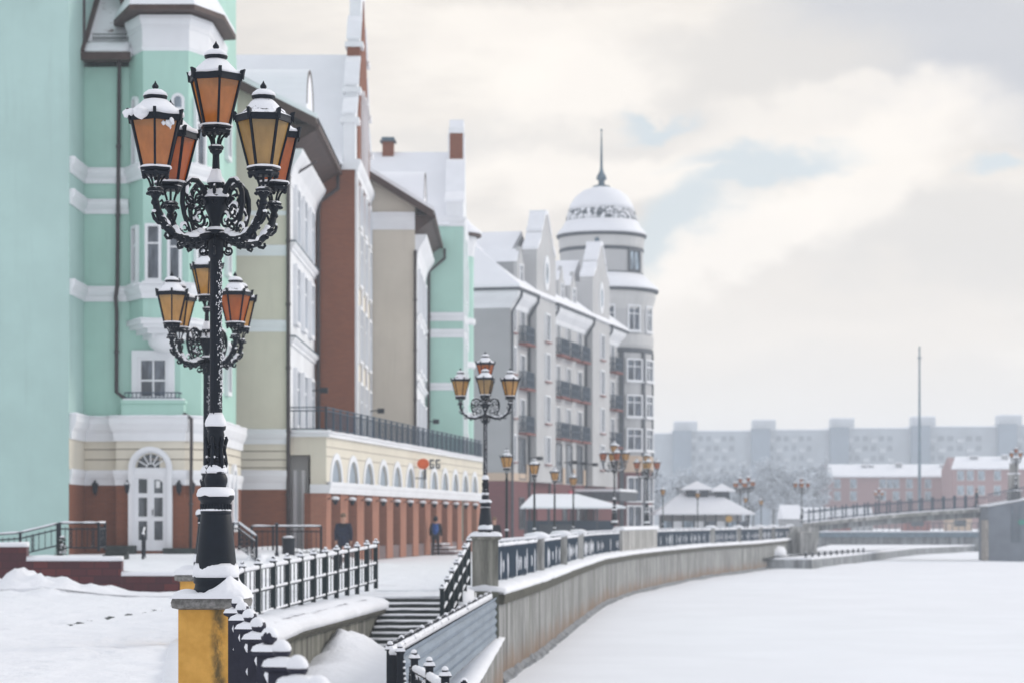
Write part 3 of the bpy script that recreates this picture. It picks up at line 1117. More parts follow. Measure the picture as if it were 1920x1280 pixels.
def lamp_meshes():
    b = MB('iron_clean')
    b.lathe([(0.172, 0.0), (0.172, 0.035), (0.165, 0.045), (0.160, 0.075), (0.172, 0.085), (0.172, 0.125), (0.166, 0.14), (0.160, 0.20), (0.150, 0.30), (0.133, 0.45), (0.117, 0.60), (0.113, 0.615)], 32)
    b.lathe([(0.108, 0.60), (0.118, 0.612), (0.120, 0.635), (0.112, 0.642), (0.112, 0.69), (0.118, 0.70), (0.125, 0.715), (0.138, 0.725), (0.140, 0.755), (0.120, 0.78), (0.085, 0.80)], 24)
    for k in range(26):          # reeded band
        a = 2 * PI * k / 26
        b.bar((0.114 * math.cos(a), 0.114 * math.sin(a), 0.645), (0.114 * math.cos(a), 0.114 * math.sin(a), 0.688), 0.010)
    b.lathe([(0.07, 0.78), (0.078, 0.82), (0.089, 0.86), (0.090, 0.885), (0.080, 0.91), (0.072, 0.922), (0.080, 0.93), (0.080, 0.945), (0.068, 0.95)], 24)
    LM['base'] = b.mesh('base')
    b = MB('snow')
    b.lathe([(0.160, 0.125), (0.176, 0.128), (0.176, 0.16), (0.168, 0.205), (0.156, 0.235), (0.150, 0.215)], 30, jit=0.12, seed=3)
    b.lathe([(0.10, 0.745), (0.140, 0.745), (0.146, 0.765), (0.134, 0.80), (0.105, 0.818), (0.080, 0.815)], 24, jit=0.10, seed=5)
    b.lathe([(0.112, 0.634), (0.122, 0.636), (0.118, 0.650), (0.111, 0.652)], 20, jit=0.1, seed=6)
    b.lathe([(0.076, 0.925), (0.084, 0.94), (0.080, 0.962), (0.068, 0.985), (0.058, 0.99)], 18, jit=0.25, seed=8)
    LM['base_snow'] = b.mesh('snow_cover')
    p = MB('iron_pole')
    p.lathe([(0.066, 0.94), (0.076, 0.955), (0.074, 0.985), (0.060, 1.02), (0.054, 1.08), (0.056, 1.16), (0.066, 1.22), (0.060, 1.25), (0.074, 1.262), (0.078, 1.285), (0.060, 1.30), (0.055, 1.32)], 18)
    for k in range(6):            # acanthus leaves on the swelling
        a = R(60 * k)
        c, s_ = math.cos(a), math.sin(a)
        p.tube([(r * c, r * s_, z) for r, z in ((0.070, 0.965), (0.078, 1.0), (0.070, 1.05), (0.064, 1.10), (0.070, 1.15), (0.082, 1.185), (0.078, 1.205), (0.068, 1.20))], [0.012, 0.016, 0.017, 0.014, 0.016, 0.015, 0.010, 0.006], 6)
        a += R(30)
        c, s_ = math.cos(a), math.sin(a)
        p.ball((0.066 * c, 0.066 * s_, 1.03), 0.018, None, 8, 6)
        p.ball((0.064 * c, 0.064 * s_, 1.13), 0.016, None, 8, 6)
    p.lathe([(0.050, 1.31), (0.050, 1.34), (0.047, 1.36), (0.044, 2.58), (0.048, 2.585)], 48, fl=0.045, nf=12)
    p.lathe([(0.048, 2.575), (0.058, 2.59), (0.058, 2.75), (0.068, 2.765), (0.068, 2.79), (0.055, 2.80), (0.036, 2.81)], 20)
    for k in range(4):            # little ring brackets under the collar
        a = R(90 * k + 45)
        c, s_ = math.cos(a), math.sin(a)
        p.tube([((0.062 + 0.034 + r) * c, (0.062 + 0.034 + r) * s_, z) for r, z in spiral(0, 2.63, 0.036, 0.014, 180, 1.4, 16)], 0.008, 5)
        p.tube([((0.060 + r) * c, (0.060 + r) * s_, z) for r, z in ((0.0, 2.745), (0.015, 2.715), (0.03, 2.68))], 0.009, 5)
    LM['pole'] = p.mesh('pole')
    b = MB('snow')
    b.lathe([(0.064, 1.28), (0.080, 1.285), (0.084, 1.305), (0.074, 1.335), (0.058, 1.365), (0.048, 1.39), (0.044, 1.38)], 20, jit=0.2, seed=2)
    b.lathe([(0.06, 2.79), (0.071, 2.79), (0.068, 2.808), (0.05, 2.815)], 16, jit=0.1, seed=4)
    for i in range(230):           # frost flecks driven on to the river side of the shaft
        z = random.uniform(1.42, 2.56)
        a = R(random.gauss(12, 20))
        b.ball((0.047 * math.cos(a), 0.047 * math.sin(a), z), random.uniform(0.0022, 0.0046), None, 5, 4, 0, (1, 1, random.uniform(0.8, 2.6)))
    for k in range(6):
        a = R(60 * k + 12)
        b.ball((0.072 * math.cos(a), 0.072 * math.sin(a), 0.98), 0.020, None, 8, 6, 0.5, (1, 1, 0.5), k)
        b.ball((0.074 * math.cos(a), 0.074 * math.sin(a), 1.05), 0.011 if k % 2 else 0.014, None, 8, 6, 0.5, (0.8, 0.8, 0.8), k + 8)
    LM['pole_snow'] = b.mesh('snow_cover')
    h = MB('iron')
    h.lathe([(0.036, 2.79), (0.035, 2.84), (0.045, 2.86), (0.06, 2.90), (0.082, 2.95), (0.102, 3.0), (0.115, 3.03), (0.112, 3.05), (0.075, 3.075), (0.052, 3.10), (0.048, 3.13), (0.066, 3.142), (0.066, 3.155), (0.04, 3.18)], 20)
    for k in range(4):
        a = R(90 * k + 45)
        c, s_ = math.cos(a), math.sin(a)
        h.tube([((0.072 + r) * c, (0.072 + r) * s_, z) for r, z in spiral(0, 3.095, 0.045, 0.012, -60, 1.3, 16)], 0.012, 6)
        h.ball((0.10 * c, 0.10 * s_, 3.0), 0.02, None, 8, 6)
    h.lathe([(0.040, 3.15), (0.038, 3.20), (0.030, 3.26), (0.026, 3.36), (0.028, 3.375), (0.046, 3.39), (0.050, 3.405), (0.03, 3.415)], 16)
    LM['hub'] = h.mesh('hub')
    b = MB('snow')
    b.lathe([(0.10, 3.035), (0.118, 3.036), (0.108, 3.058), (0.080, 3.085), (0.05, 3.11)], 22, jit=0.22, seed=11)
    b.lathe([(0.055, 3.15), (0.069, 3.152), (0.064, 3.175), (0.048, 3.205), (0.038, 3.25), (0.03, 3.26)], 16, jit=0.15, seed=12)
    LM['hub_snow'] = b.mesh('snow_cover')
    a = MB('iron')
    main = [(0.05, 2.745), (0.12, 2.735), (0.18, 2.715), (0.25, 2.70), (0.33, 2.702), (0.41, 2.73), (0.48, 2.785), (0.53, 2.85), (0.56, 2.91), (0.573, 2.96)]
    a.tube(rz(main), [0.034, 0.036, 0.034, 0.032, 0.032, 0.033, 0.033, 0.031, 0.028, 0.026], 8)
    a.lathe([(0.022, 2.93), (0.034, 2.945), (0.030, 2.965), (0.024, 2.975), (0.036, 3.0), (0.050, 3.012), (0.062, 3.018), (0.062, 3.03), (0.04, 3.036)], 14, c=(0.575, 0, 0))
    for k in range(9):
        q = R(40 * k)
        a.ball((0.575 + 0.060 * math.cos(q), 0.060 * math.sin(q), 3.016), 0.012, None, 6, 4)
    loop = [(0.085, 2.98), (0.10, 3.05), (0.135, 3.115), (0.185, 3.155), (0.24, 3.155), (0.29, 3.115), (0.318, 3.05), (0.322, 2.97), (0.305, 2.89), (0.28, 2.82), (0.25, 2.76)]
    a.tube(rz(loop), [0.019, 0.021, 0.022, 0.022, 0.022, 0.022, 0.021, 0.020, 0.018, 0.016, 0.014], 7)
    def curl(pts, r, y=0.0):
        n = len(pts)
        a.tube(rz(pts, y), [r * (1 - 0.45 * i / n) for i in range(n)], 6)
    curl(spiral(0.215, 3.045, 0.085, 0.018, 60, -1.35, 26), 0.014, 0.012)
    curl(spiral(0.225, 2.915, 0.078, 0.015, -120, 1.4, 26), 0.013, -0.012)
    curl(spiral(0.150, 2.985, 0.052, 0.012, 30, 1.3, 20), 0.012, 0.02)
    curl(spiral(0.145, 2.865, 0.060, 0.013, -80, -1.3, 20), 0.012, -0.02)
    curl(spiral(0.275, 2.985, 0.045, 0.010, 200, -1.3, 18), 0.011, 0.025)
    curl(spiral(0.19, 2.80, 0.042, 0.010, 250, 1.2, 16), 0.011, 0.0)
    curl(spiral(0.30, 2.78, 0.045, 0.011, 240, 1.2, 16), 0.011, 0.0)
    # leaves curling off the outside of the arm
    curl([(0.50, 2.80), (0.545, 2.80), (0.585, 2.83), (0.60, 2.865), (0.585, 2.885), (0.57, 2.87)], 0.016)
    curl([(0.40, 2.725), (0.43, 2.695), (0.465, 2.69), (0.485, 2.71), (0.475, 2.73)], 0.016)
    curl([(0.30, 2.70), (0.315, 2.665), (0.345, 2.655), (0.36, 2.675)], 0.014)
    curl([(0.20, 2.71), (0.215, 2.675), (0.24, 2.668), (0.25, 2.685)], 0.013)
    curl([(0.12, 2.73), (0.10, 2.69), (0.105, 2.655), (0.13, 2.65)], 0.013)
    curl([(0.55, 2.89), (0.52, 2.92), (0.50, 2.955), (0.515, 2.975), (0.53, 2.96)], 0.012)
    for q, (r_, z_) in enumerate(main[2:8]):
        for sg in (-1, 1):
            a.ball((r_, 0.03 * sg, z_ - 0.012), 0.017, None, 7, 5)
    LM['arm'] = a.mesh('arm')
    s = MB('snow')
    def lie(pts, r, off, sd, y=0.0, i0=0, i1=None):
        pp = pts[i0:i1]
        out, rr = [], []
        for i in range(len(pp) - 1):
            for q in range(4):
                f = q / 4
                x, z = pp[i][0] * (1 - f) + pp[i + 1][0] * f, pp[i][1] * (1 - f) + pp[i + 1][1] * f
                k = noise.noise(Vector((x * 22, z * 22, sd)))
                out.append((x, y + 0.006 * k, z + off + 0.005 * k))
                rr.append(max(0.003, r * (1 + 0.9 * k)))
        s.tube(out, rr, 7)
    lie(main, 0.024, 0.026, 1.0, 0, 1, 8)
    lie(loop, 0.014, 0.013, 2.0, 0, 2, 7)
    lie(spiral(0.215, 3.045, 0.085, 0.018, 60, -1.35, 26), 0.010, 0.011, 3.0, 0.012, 0, 6)
    lie(spiral(0.225, 2.915, 0.078, 0.015, -120, 1.4, 26), 0.012, 0.012, 4.0, -0.012, 4, 15)
    lie(spiral(0.145, 2.865, 0.060, 0.013, -80, -1.3, 20), 0.010, 0.010, 5.0, -0.02, 8, 17)
    lie(spiral(0.30, 2.78, 0.045, 0.011, 240, 1.2, 16), 0.010, 0.010, 6.0, 0, 3, 12)
    s.ball((0.15, 0.0, 2.775), 0.030, None, 9, 6, 0.5, (1.4, 0.9, 0.7), 1)
    s.ball((0.59, 0.0, 2.885), 0.016, None, 8, 6, 0.5, (1.2, 1, 0.8), 2)
    LM['arm_snow'] = s.mesh('snow_cover')


lantern_meshes()
lamp_meshes()


def tall_lamp(label, loc, rot, tints, snows, group='branched lamps along the promenade'):
    """tints / snows: top lantern first, then the four arms"""
    t = thing('street_lamp', label, 'street lamp', loc, R(rot), group, False)
    o = put('base', LM['base'], t)
    put('snow_cover', LM['base_snow'], o)
    o = put('pole', LM['pole'], t)
    put('snow_cover', LM['pole_snow'], o)
    o = put('hub', LM['hub'], t)
    put('snow_cover', LM['hub_snow'], o)
    lantern(t, (0, 0, 3.43), R(30), tints[0], snows[0])
    for k in range(4):
        o = put('arm', LM['arm'], t, None, R(90 * k))
        put('snow_cover', LM['arm_snow'], o)
        lantern(t, (0.575 * math.cos(R(90 * k)), 0.575 * math.sin(R(90 * k)), 3.05), R(90 * k - 8), tints[k + 1], snows[k + 1])
    return t


L1Z = EYE - (1112 - 975) / 4533 * 18.6
lamp1 = tall_lamp('tall black five lantern lamp in sharp focus on the near yellow pillar', (UX(405, 18.6), 18.6, L1Z), -45,
                  ('amber', 'olive', 'rust', 'rust', 'amber'), (1, 3, 1, 2, 0))
# a lump of snow stuck on the pane of the left lantern
cl = MB('snow')
for i in range(16):
    rnd = random.Random(i)
    cl.ball((0.195 + rnd.uniform(-.008, .008) - 0.10 * (i / 16), rnd.uniform(-0.03, 0.045), 0.50 - 0.085 * (i / 16) + rnd.uniform(-.01, .01)), rnd.uniform(0.014, 0.03), None, 8, 6, 0.5, (0.6, 1, 1), i)
clump = cl.mesh('snow_clump')
o = put('snow_clump', clump, lamp1, (0.575 * math.cos(R(270)), 0.575 * math.sin(R(270)), 3.05), R(-8))
o.location = (0, -0.575, 3.05)

tall_lamp('five lantern lamp half hidden behind the pole of the nearest lamp', (UX(388, 31.5), 31.5, 0.93), -44,
          ('honey', 'rust', 'honey', 'honey', 'honey'), (2, 3, 2, 1, 1))
tall_lamp('five lantern lamp on the grey stone pillar at the head of the steps', (UX(910, 56), 56, EYE + (975 - 662) / 4533 * 56 - 4.2), -90,
          ('rust', 'olive', 'honey', 'honey', 'honey'), (1, 2, 1, 2, 3))
tall_lamp('distant five lantern lamp in front of the hotel canopy', (UX(1152, 121), 121, EYE + (975 - 826) / 4533 * 121 - 4.2), -80,
          ('honey', 'rust', 'honey', 'honey', 'rust'), (0, 1, 3, 2, 0))
tall_lamp('distant five lantern lamp before the base of the domed tower', (UX(1213, 138), 138, EYE + (975 - 846) / 4533 * 138 - 4.2), -85,
          ('honey', 'honey', 'rust', 'honey', 'rust'), (0, 1, 3, 2, 3))
for u, v, Y, tn, lab in [(1388, 892, 215, 'rust', 'far five lantern lamp, left of the close pair beyond the pavilion'), (1403, 890, 222, 'rust', 'far five lantern lamp, right of the close pair beyond the pavilion'),
                         (1503, 893, 226, 'rust', 'far five lantern lamp at the left end of the bridge'), (1648, 913, 300, 'rust', 'faint far lamp in front of the long red house'),
                         (1905, 836, 222, 'rust', 'lamp on the stone pylon at the right end of the bridge')]:
    zt = EYE + (975 - v) / 4533 * Y
    tall_lamp(lab, (UX(u, Y), Y, zt - 4.2), -60 if u != 1503 else -90, (tn, 'amber', 'rust', tn, 'amber'), (1, 1, 2, 2, 1))


def post_lamp_meshes():
    p = MB('iron_green')
    p.lathe([(0.12, 0.0), (0.12, 0.10), (0.10, 0.13), (0.085, 0.5), (0.075, 0.75), (0.09, 0.78), (0.09, 0.82), (0.06, 0.86), (0.05, 1.0), (0.055, 1.25), (0.065, 1.28), (0.045, 1.32), (0.038, 2.9), (0.05, 2.92), (0.05, 2.96), (0.034, 3.0), (0.03, 3.14), (0.05, 3.16), (0.03, 3.18)], 14)
    LM['post'] = p.mesh('pole')
    s = MB('snow')
    s.lathe([(0.07, 0.81), (0.095, 0.815), (0.085, 0.87), (0.05, 0.90)], 14, jit=0.1, seed=1)
    s.lathe([(0.05, 1.275), (0.07, 1.28), (0.06, 1.32), (0.04, 1.34)], 12, jit=0.1, seed=2)
    LM['post_snow'] = s.mesh('snow_cover')


post_lamp_meshes()
PL = [(950, 840, 79.6, 'nearest single lantern post lamp, tallest of the row by the river railing'), (1002, 857, 91, 'single lantern post lamp, second of the row, left of the tent top'),
      (1040, 873, 105, 'single lantern post lamp, third of the row, before the tent roof'), (1075, 885, 119, 'single lantern post lamp, fourth and smallest before the tent roof'),
      (1243, 910, 170, 'far single lantern post lamp at the left edge of the pavilion'), (1308, 917, 185, 'far single lantern post lamp before the middle of the pavilion roof'),
      (1355, 921, 200, 'far single lantern post lamp before the right slope of the pavilion'), (1398, 927, 207, 'far single lantern post lamp at the right eave of the pavilion'),
      (1427, 932, 216, 'far single lantern post lamp just beyond the pavilion')]
for i, (u, v, Y, lab) in enumerate(PL):
    zt = EYE + (975 - v) / 4533 * Y
    t = thing('post_lamp', lab, 'street lamp', (UX(u, Y), Y, zt - 3.98), R(20 * i), 'single lantern post lamps by the river', False)
    o = put('pole', LM['post'], t)
    put('snow_cover', LM['post_snow'], o)
    lantern(t, (0, 0, 3.18), 0, 'honey', (3, 2, 3, 3, 1)[i % 5])


# ------------------------------------------------------------------ stone pillars that carry the lamps
def pillar(name, label, x, y, ztop, zbot, w, mat, cap, capw, snow_h, group=None, sd=0, drift=0.0):
    t = thing(name, label, 'pillar', (x, y, zbot), 0, group, True)
    b = MB(mat)
    b.box(x - w / 2, y - w / 2, zbot, x + w / 2, y + w / 2, ztop - 0.115)
    b.build('shaft', t)
    b = MB(cap)
    n = 10
    h = capw / 2
    path = [(x - h, y - h), (x + h, y - h), (x + h, y + h), (x - h, y + h)]
    b.sweep(path, [(-0.05, ztop - 0.115), (0.0, ztop - 0.10), (0.008, ztop - 0.06), (-0.006, ztop - 0.02), (-0.03, ztop - 0.012), (-h * 0.9, ztop - 0.012), (-h * 0.9, ztop - 0.115)], closed=True)
    b.build('capstone', t)
    # heaped snow
    V, F = [], []
    N = 36
    for j in range(N + 1):
        for i in range(N + 1):
            a, c = -1 + 2 * i / N, -1 + 2 * j / N
            e = max(abs(a), abs(c))
            prof = (1 - e ** 5) ** 0.6 if e < 1 else 0
            q = noise.noise(Vector((a * 1.8 + sd * 5, c * 1.8, 0))) + 0.4 * noise.noise(Vector((a * 6 + sd, c * 6, 2)))
            hh = snow_h * prof * (1 + 0.5 * q)
            if drift:
                hh += drift * prof * math.exp(-((a - 0.52) / 0.36) ** 2 - ((c + 0.1) / 0.75) ** 2) * (0.9 + 0.45 * noise.noise(Vector((a * 3.5, c * 3.5, 9))))
            k = h + 0.022 * (1 if e > 0.93 else 1) + 0.02 * q
            V.append((x + a * k, y + c * k, ztop - 0.03 + hh))
    for j in range(N):
        for i in range(N):
            F.append((j * (N + 1) + i, j * (N + 1) + i + 1, (j + 1) * (N + 1) + i + 1, (j + 1) * (N + 1) + i))
    b = MB('snow')
    b.add(V, F, None, True)
    b.build('snow_cover', t)
    return t


p1 = pillar('stone_pillar', 'near yellow painted pillar with grey capstone and dark run-off stain', UX(398, 18.6), 18.6, L1Z + 0.0, -1.2, 0.46, 'yellow_paint', 'stone_cap', 0.545, 0.055, 'lamp pillars', 1, 0.15)
L2 = 0.93
pillar('stone_pillar', 'second yellow pillar mostly hidden behind the nearest lamp', UX(385, 31.5), 31.5, L2 + 0.0, -1.2, 0.58, 'yellow_paint', 'stone_cap', 0.70, 0.09, 'lamp pillars', 2)
L3 = EYE + (975 - 662) / 4533 * 56 - 4.2
pillar('stone_pillar', 'grey concrete pillar at the head of the steps carrying a lamp', UX(910, 56), 56, L3, -1.3, 0.60, 'concrete_pier', 'concrete_pier', 0.72, 0.09, 'lamp pillars', 3)

# ------------------------------------------------------------------ fences
FM = {}


def fence_post_mesh(key, w, h, ball, mat, cap=True, snow=0.5, capw=1.5):
    """square post standing on z=0, cap plate and ball on top; returns (post, snow)"""
    if key in FM:
        return FM[key]
    b = MB(mat)
    b.box(-w / 2, -w / 2, 0, w / 2, w / 2, h)
    cw = w * capw
    b.sweep([(-cw / 2, -cw / 2), (cw / 2, -cw / 2), (cw / 2, cw / 2), (-cw / 2, cw / 2)],
            [(-w * 0.22, h), (0, h + w * 0.14), (0, h + w * 0.3), (-cw * 0.42, h + w * 0.32), (-cw * 0.42, h)], closed=True)
    b.lathe([(ball * 0.35, h + w * 0.3), (ball * 0.3, h + w * 0.3 + ball * 0.25)], 10)
    b.lathe([(ball * 0.5, h + w * 0.3), (ball * 0.4, h + w * 0.3 + ball * 0.9)], 10)
    zc = h + w * 0.3 + ball * 1.6
    # lobed ball
    seg = 16
    prof = [(ball * math.sin(PI * i / 10), -ball * math.cos(PI * i / 10)) for i in range(11)]
    prof = [(max(r, 0.0008), z) for r, z in prof]
    b.lathe(prof, seg * 2, (0, 0, zc), fl=0.03, nf=10)
    post = b.mesh('post')
    s = MB('snow')
    # cushion on the cap
    V, F = [], []
    N = 12
    th = w * snow
    for j in range(N + 1):
        for i in range(N + 1):
            a, c = -1 + 2 * i / N, -1 + 2 * j / N
            e = max(abs(a), abs(c))
            q = noise.noise(Vector((a * 1.5, c * 1.5, w * 90)))
            V.append((a * cw * 0.52, c * cw * 0.52, h + w * 0.27 + th * (1 - e ** 4) ** 0.5 * (1 + 0.45 * q)))
    for j in range(N):
        for i in range(N):
            F.append((j * (N + 1) + i, j * (N + 1) + i + 1, (j + 1) * (N + 1) + i + 1, (j + 1) * (N + 1) + i))
    s.add(V, F, None, True)
    # hood on the ball
    hood = [(ball * 1.06, -0.05 * ball), (ball * 1.10, 0.25 * ball), (ball * 0.98, 0.62 * ball), (ball * 0.70, 0.98 * ball), (ball * 0.3, 1.2 * ball), (0.001, 1.24 * ball)]
    s.lathe(hood, 18, (-0.12 * ball, 0, zc), jit=0.16, seed=3)
    FM[key] = (post, s.mesh('snow_cover'))
    return FM[key]


def snow_rail(m, p, q, r, seed, sub=0.06):
    """lumpy roll of snow lying along a rail"""
    p, q = Vector(p), Vector(q)
    n = max(3, int((q - p).length / sub))
    path, rr = [], []
    for i in range(n + 1):
        c = p.lerp(q, i / n)
        k = noise.noise(Vector((i * 0.33, seed * 2.7, 0)))
        path.append(c + Vector((0, 0, r * 0.3 * k)))
        rr.append(max(0.004, r * (1 + 0.45 * k)) * (0.55 if i in (0, n) else 1))
    m.tube(path, rr, 8)


def near_fence():
    t = thing('iron_fence', 'near dark iron fence with snow capped ball posts coming towards the viewer', 'fence', (-2.1, 18, -0.1), 0, None, True)
    pm, sm = fence_post_mesh('near', 0.105, 0.985, 0.043, 'iron_violet', True, 0.36, 1.5)
    P = []
    for i in range(9):
        Y = 17.75 - 1.30 * i
        zb = -0.09
        P.append(Vector((-2.02 + (17.75 - Y) * 0.146, Y, zb)))
    for i, p in enumerate(P):
        o = put('post', pm, t, p - Vector(t.location), R(-8.6))
        put('snow_cover', sm, o, None, R(90 * random.randrange(4)))
    for i in range(len(P) - 1):
        a, c = P[i], P[i + 1]
        b = MB('iron_violet')
        for z in (0.16, 0.72, 0.86):
            b.bar(a + Vector((0, 0, z)), c + Vector((0, 0, z)), 0.035, 0.035)
        for k in range(1, 9):
            q = a.lerp(c, k / 9)
            b.bar(q + Vector((0, 0, 0.16)), q + Vector((0, 0, 0.86)), 0.018)
        o = b.build('panel', t)
        s = MB('snow')
        snow_rail(s, a + Vector((0, 0, 0.895)), c + Vector((0, 0, 0.895)), 0.032, i)
        snow_rail(s, a + Vector((0, 0, 0.745)), c + Vector((0, 0, 0.745)), 0.026, i + 20)
        s.build('snow_cover', o)


near_fence()


def stair_fence():
    t = thing('iron_fence', 'dark green iron fence with snow covered rails along the top of the concrete wall', 'fence', (-3.6, 46, 0), 0, None, True)
    pm, sm = fence_post_mesh('stair', 0.085, 1.0, 0.034, 'iron_green', True, 0.55, 1.5)
    A, B = Vector((-4.40, 39.4, -0.17)), Vector((-3.04, 54.0, 0.08))
    P = [A.lerp(B, i / 11) for i in range(12)]
    P = [Vector((-4.12, 32.3, -0.30)), Vector((-4.2, 34.6, -0.26)), Vector((-4.3, 37.0, -0.21))] + P
    for p in P:
        o = put('post', pm, t, p - Vector(t.location), R(-5))
        put('snow_cover', sm, o, None, R(90 * random.randrange(4)))
    for i in range(len(P) - 1):
        a, c = P[i], P[i + 1]
        b = MB('iron_green')
        s = MB('snow')
        for j, z in enumerate((0.16, 0.55, 0.93)):
            b.bar(a + Vector((0, 0, z)), c + Vector((0, 0, z)), 0.028, 0.028)
            snow_rail(s, a + Vector((0, 0, z + 0.028)), c + Vector((0, 0, z + 0.028)), (0.020, 0.024, 0.036)[j], i * 3 + j)
        for k in range(1, 4):
            q = a.lerp(c, k / 4)
            b.bar(q + Vector((0, 0, 0.16)), q + Vector((0, 0, 0.93)), 0.016)
        o = b.build('panel', t)
        s.build('snow_cover', o)


stair_fence()


def landing_fences():
    # railing on the river side of the landing with a corrugated sheet lashed to it
    t = thing('landing_fence', 'snow crusted railing with ball posts along the river side of the landing', 'fence', (-1.2, 40, -1.1), 0, None, True)
    pm, sm = fence_post_mesh('landing', 0.075, 1.0, 0.038, 'iron', True, 0.6, 1.5)
    A, B = Vector((-1.60, 31.6, -1.1)), Vector((-0.50, 54.4, -1.1))
    n = 14
    P = [A.lerp(B, i / n) for i in range(n + 1)]
    for p in P:
        o = put('post', pm, t, p - Vector(t.location), R(-3))
        put('snow_cover', sm, o, None, R(90 * random.randrange(4)))
    for i in range(n):
        a, c = P[i], P[i + 1]
        b = MB('iron')
        for z in (0.15, 0.62, 0.97):
            b.bar(a + Vector((0, 0, z)), c + Vector((0, 0, z)), 0.035)
        for k in range(1, 8):
            q = a.lerp(c, k / 8)
            b.bar(q + Vector((0, 0, 0.15)), q + Vector((0, 0, 0.97)), 0.016)
            b.ball(q + Vector((0, 0, 1.075)), 0.03, None, 7, 5)
        o = b.build('panel', t)
        s = MB('snow')
        snow_rail(s, a + Vector((0.01, 0, 1.0)), c + Vector((0.01, 0, 1.0)), 0.05, i, 0.05)
        snow_rail(s, a + Vector((0.03, 0, 0.965)), c + Vector((0.03, 0, 0.965)), 0.035, i + 40, 0.05)
        s.build('snow_cover', o)
    # corrugated sheet
    b = MB('sheet_metal')
    rows = 60
    A2, B2 = Vector((-1.46, 32.0, -1.02)), Vector((-0.37, 54.9, -1.02))
    d = (B2 - A2).normalized()
    nrm = Vector((d.y, -d.x, 0))
    V, F = [], []
    for j in range(rows + 1):
        z = 0.90 * j / rows
        f = (j / rows * 5.0) % 1.0
        off = 0.05 * (abs(f - 0.5) * 2) ** 0.7
        for e in (A2, B2):
            V.append(e + nrm * off + Vector((0, 0, z)))
    for j in range(rows):
        F.append((2 * j, 2 * j + 1, 2 * j + 3, 2 * j + 2))
    b.add(V, F, None, False)
    o = b.build('corrugated_sheet')
    mod = o.modifiers.new('thickness', 'SOLIDIFY')
    mod.thickness = 0.004
    tag(o, 'long grey blue corrugated metal sheet fixed to the landing railing', 'sheet')
    # nearer return of the railing: chain, scroll panel
    t = thing('chain_fence', 'black railing with a snowy hanging chain and scroll panel at the bottom edge', 'fence', (-1, 28, -1.1), 0, None, True)
    pts = [(750, 1210, 31.0), (777, 1222, 29.6), (805, 1236, 28.2), (834.6, 1254, 26.4), (870, 1276, 24.6), (906, 1297, 23.2)]
    P = []
    for u, v, Y in pts:
        zt = EYE + (975 - v) / 4533 * Y
        P.append(Vector((UX(u, Y), Y, zt - 1.09)))
    pm, sm = fence_post_mesh('chain', 0.085, 1.0, 0.036, 'iron_clean', True, 0.5, 1.5)
    for p in P:
        o = put('post', pm, t, p - Vector(t.location), R(8))
        put('snow_cover', sm, o, None, R(90 * random.randrange(4)))
    q = P[0] + Vector((-0.095, 0.15, 0))
    b = MB('iron_clean')
    b.bar(q, q + Vector((0, 0, 0.97)), 0.10)
    b.build('gate_post', t)
    s = MB('snow')
    s.ball(q + Vector((0, 0, 1.0)), 0.06, None, 10, 7, 0.3, (1, 1, 0.8), 3)
    s.build('snow_cover', t)
    # chain between the first two posts
    b = MB('iron')
    s = MB('snow')
    a, c = P[0] + Vector((0.05, -0.05, 0.92)), P[1] + Vector((-0.05, 0.04, 0.92))
    n = 22
    prev = None
    for i in range(n + 1):
        f = i / n
        w = a.lerp(c, f) - Vector((0, 0, 0.46 * (1 - (2 * f - 1) ** 2)))
        if prev is not None:
            mid = (w + prev) / 2
            b.tube([prev, mid, w], [0.012, 0.017, 0.012], 6)
            s.ball(mid + Vector((0.004, -0.006, 0.013)), 0.019, None, 7, 5, 0.4, (1, 1, 0.9), i)
        prev = w
    o = b.build('chain', t)
    s.build('snow_cover', o)
    # panels with scrolls
    for i in range(1, len(P) - 1):
        a, c = P[i], P[i + 1]
        d = (c - a)
        b = MB('iron')
        for z in (0.10, 0.86):
            b.bar(a + Vector((0, 0, z)), c + Vector((0, 0, z)), 0.035)
        L = d.length
        d.normalize()
        for k in range(5):
            for j in range(3):
                sp = spiral(L * (k + 0.5) / 5, 0.20 + 0.22 * j + 0.1, 0.10, 0.02, 90 * ((k + j) % 4), 1.4 * (1 if (k + j) % 2 else -1), 18)
                b.tube([a + d * r + Vector((0, 0, z)) for r, z in sp], 0.011, 5)
        o = b.build('scroll_panel', t)
        s = MB('snow')
        snow_rail(s, a + Vector((0, 0, 0.90)), c + Vector((0, 0, 0.90)), 0.045, i + 3, 0.06)
        for k in range(26):
            rnd = random.Random(k + i * 50)
            s.ball(a + d * rnd.uniform(0.1, L - 0.1) + Vector((0, -0.01, rnd.uniform(0.2, 0.85))), rnd.uniform(0.012, 0.026), None, 6, 5, 0.5, (1, 1, 1), k)
        s.build('snow_cover', o)


landing_fences()


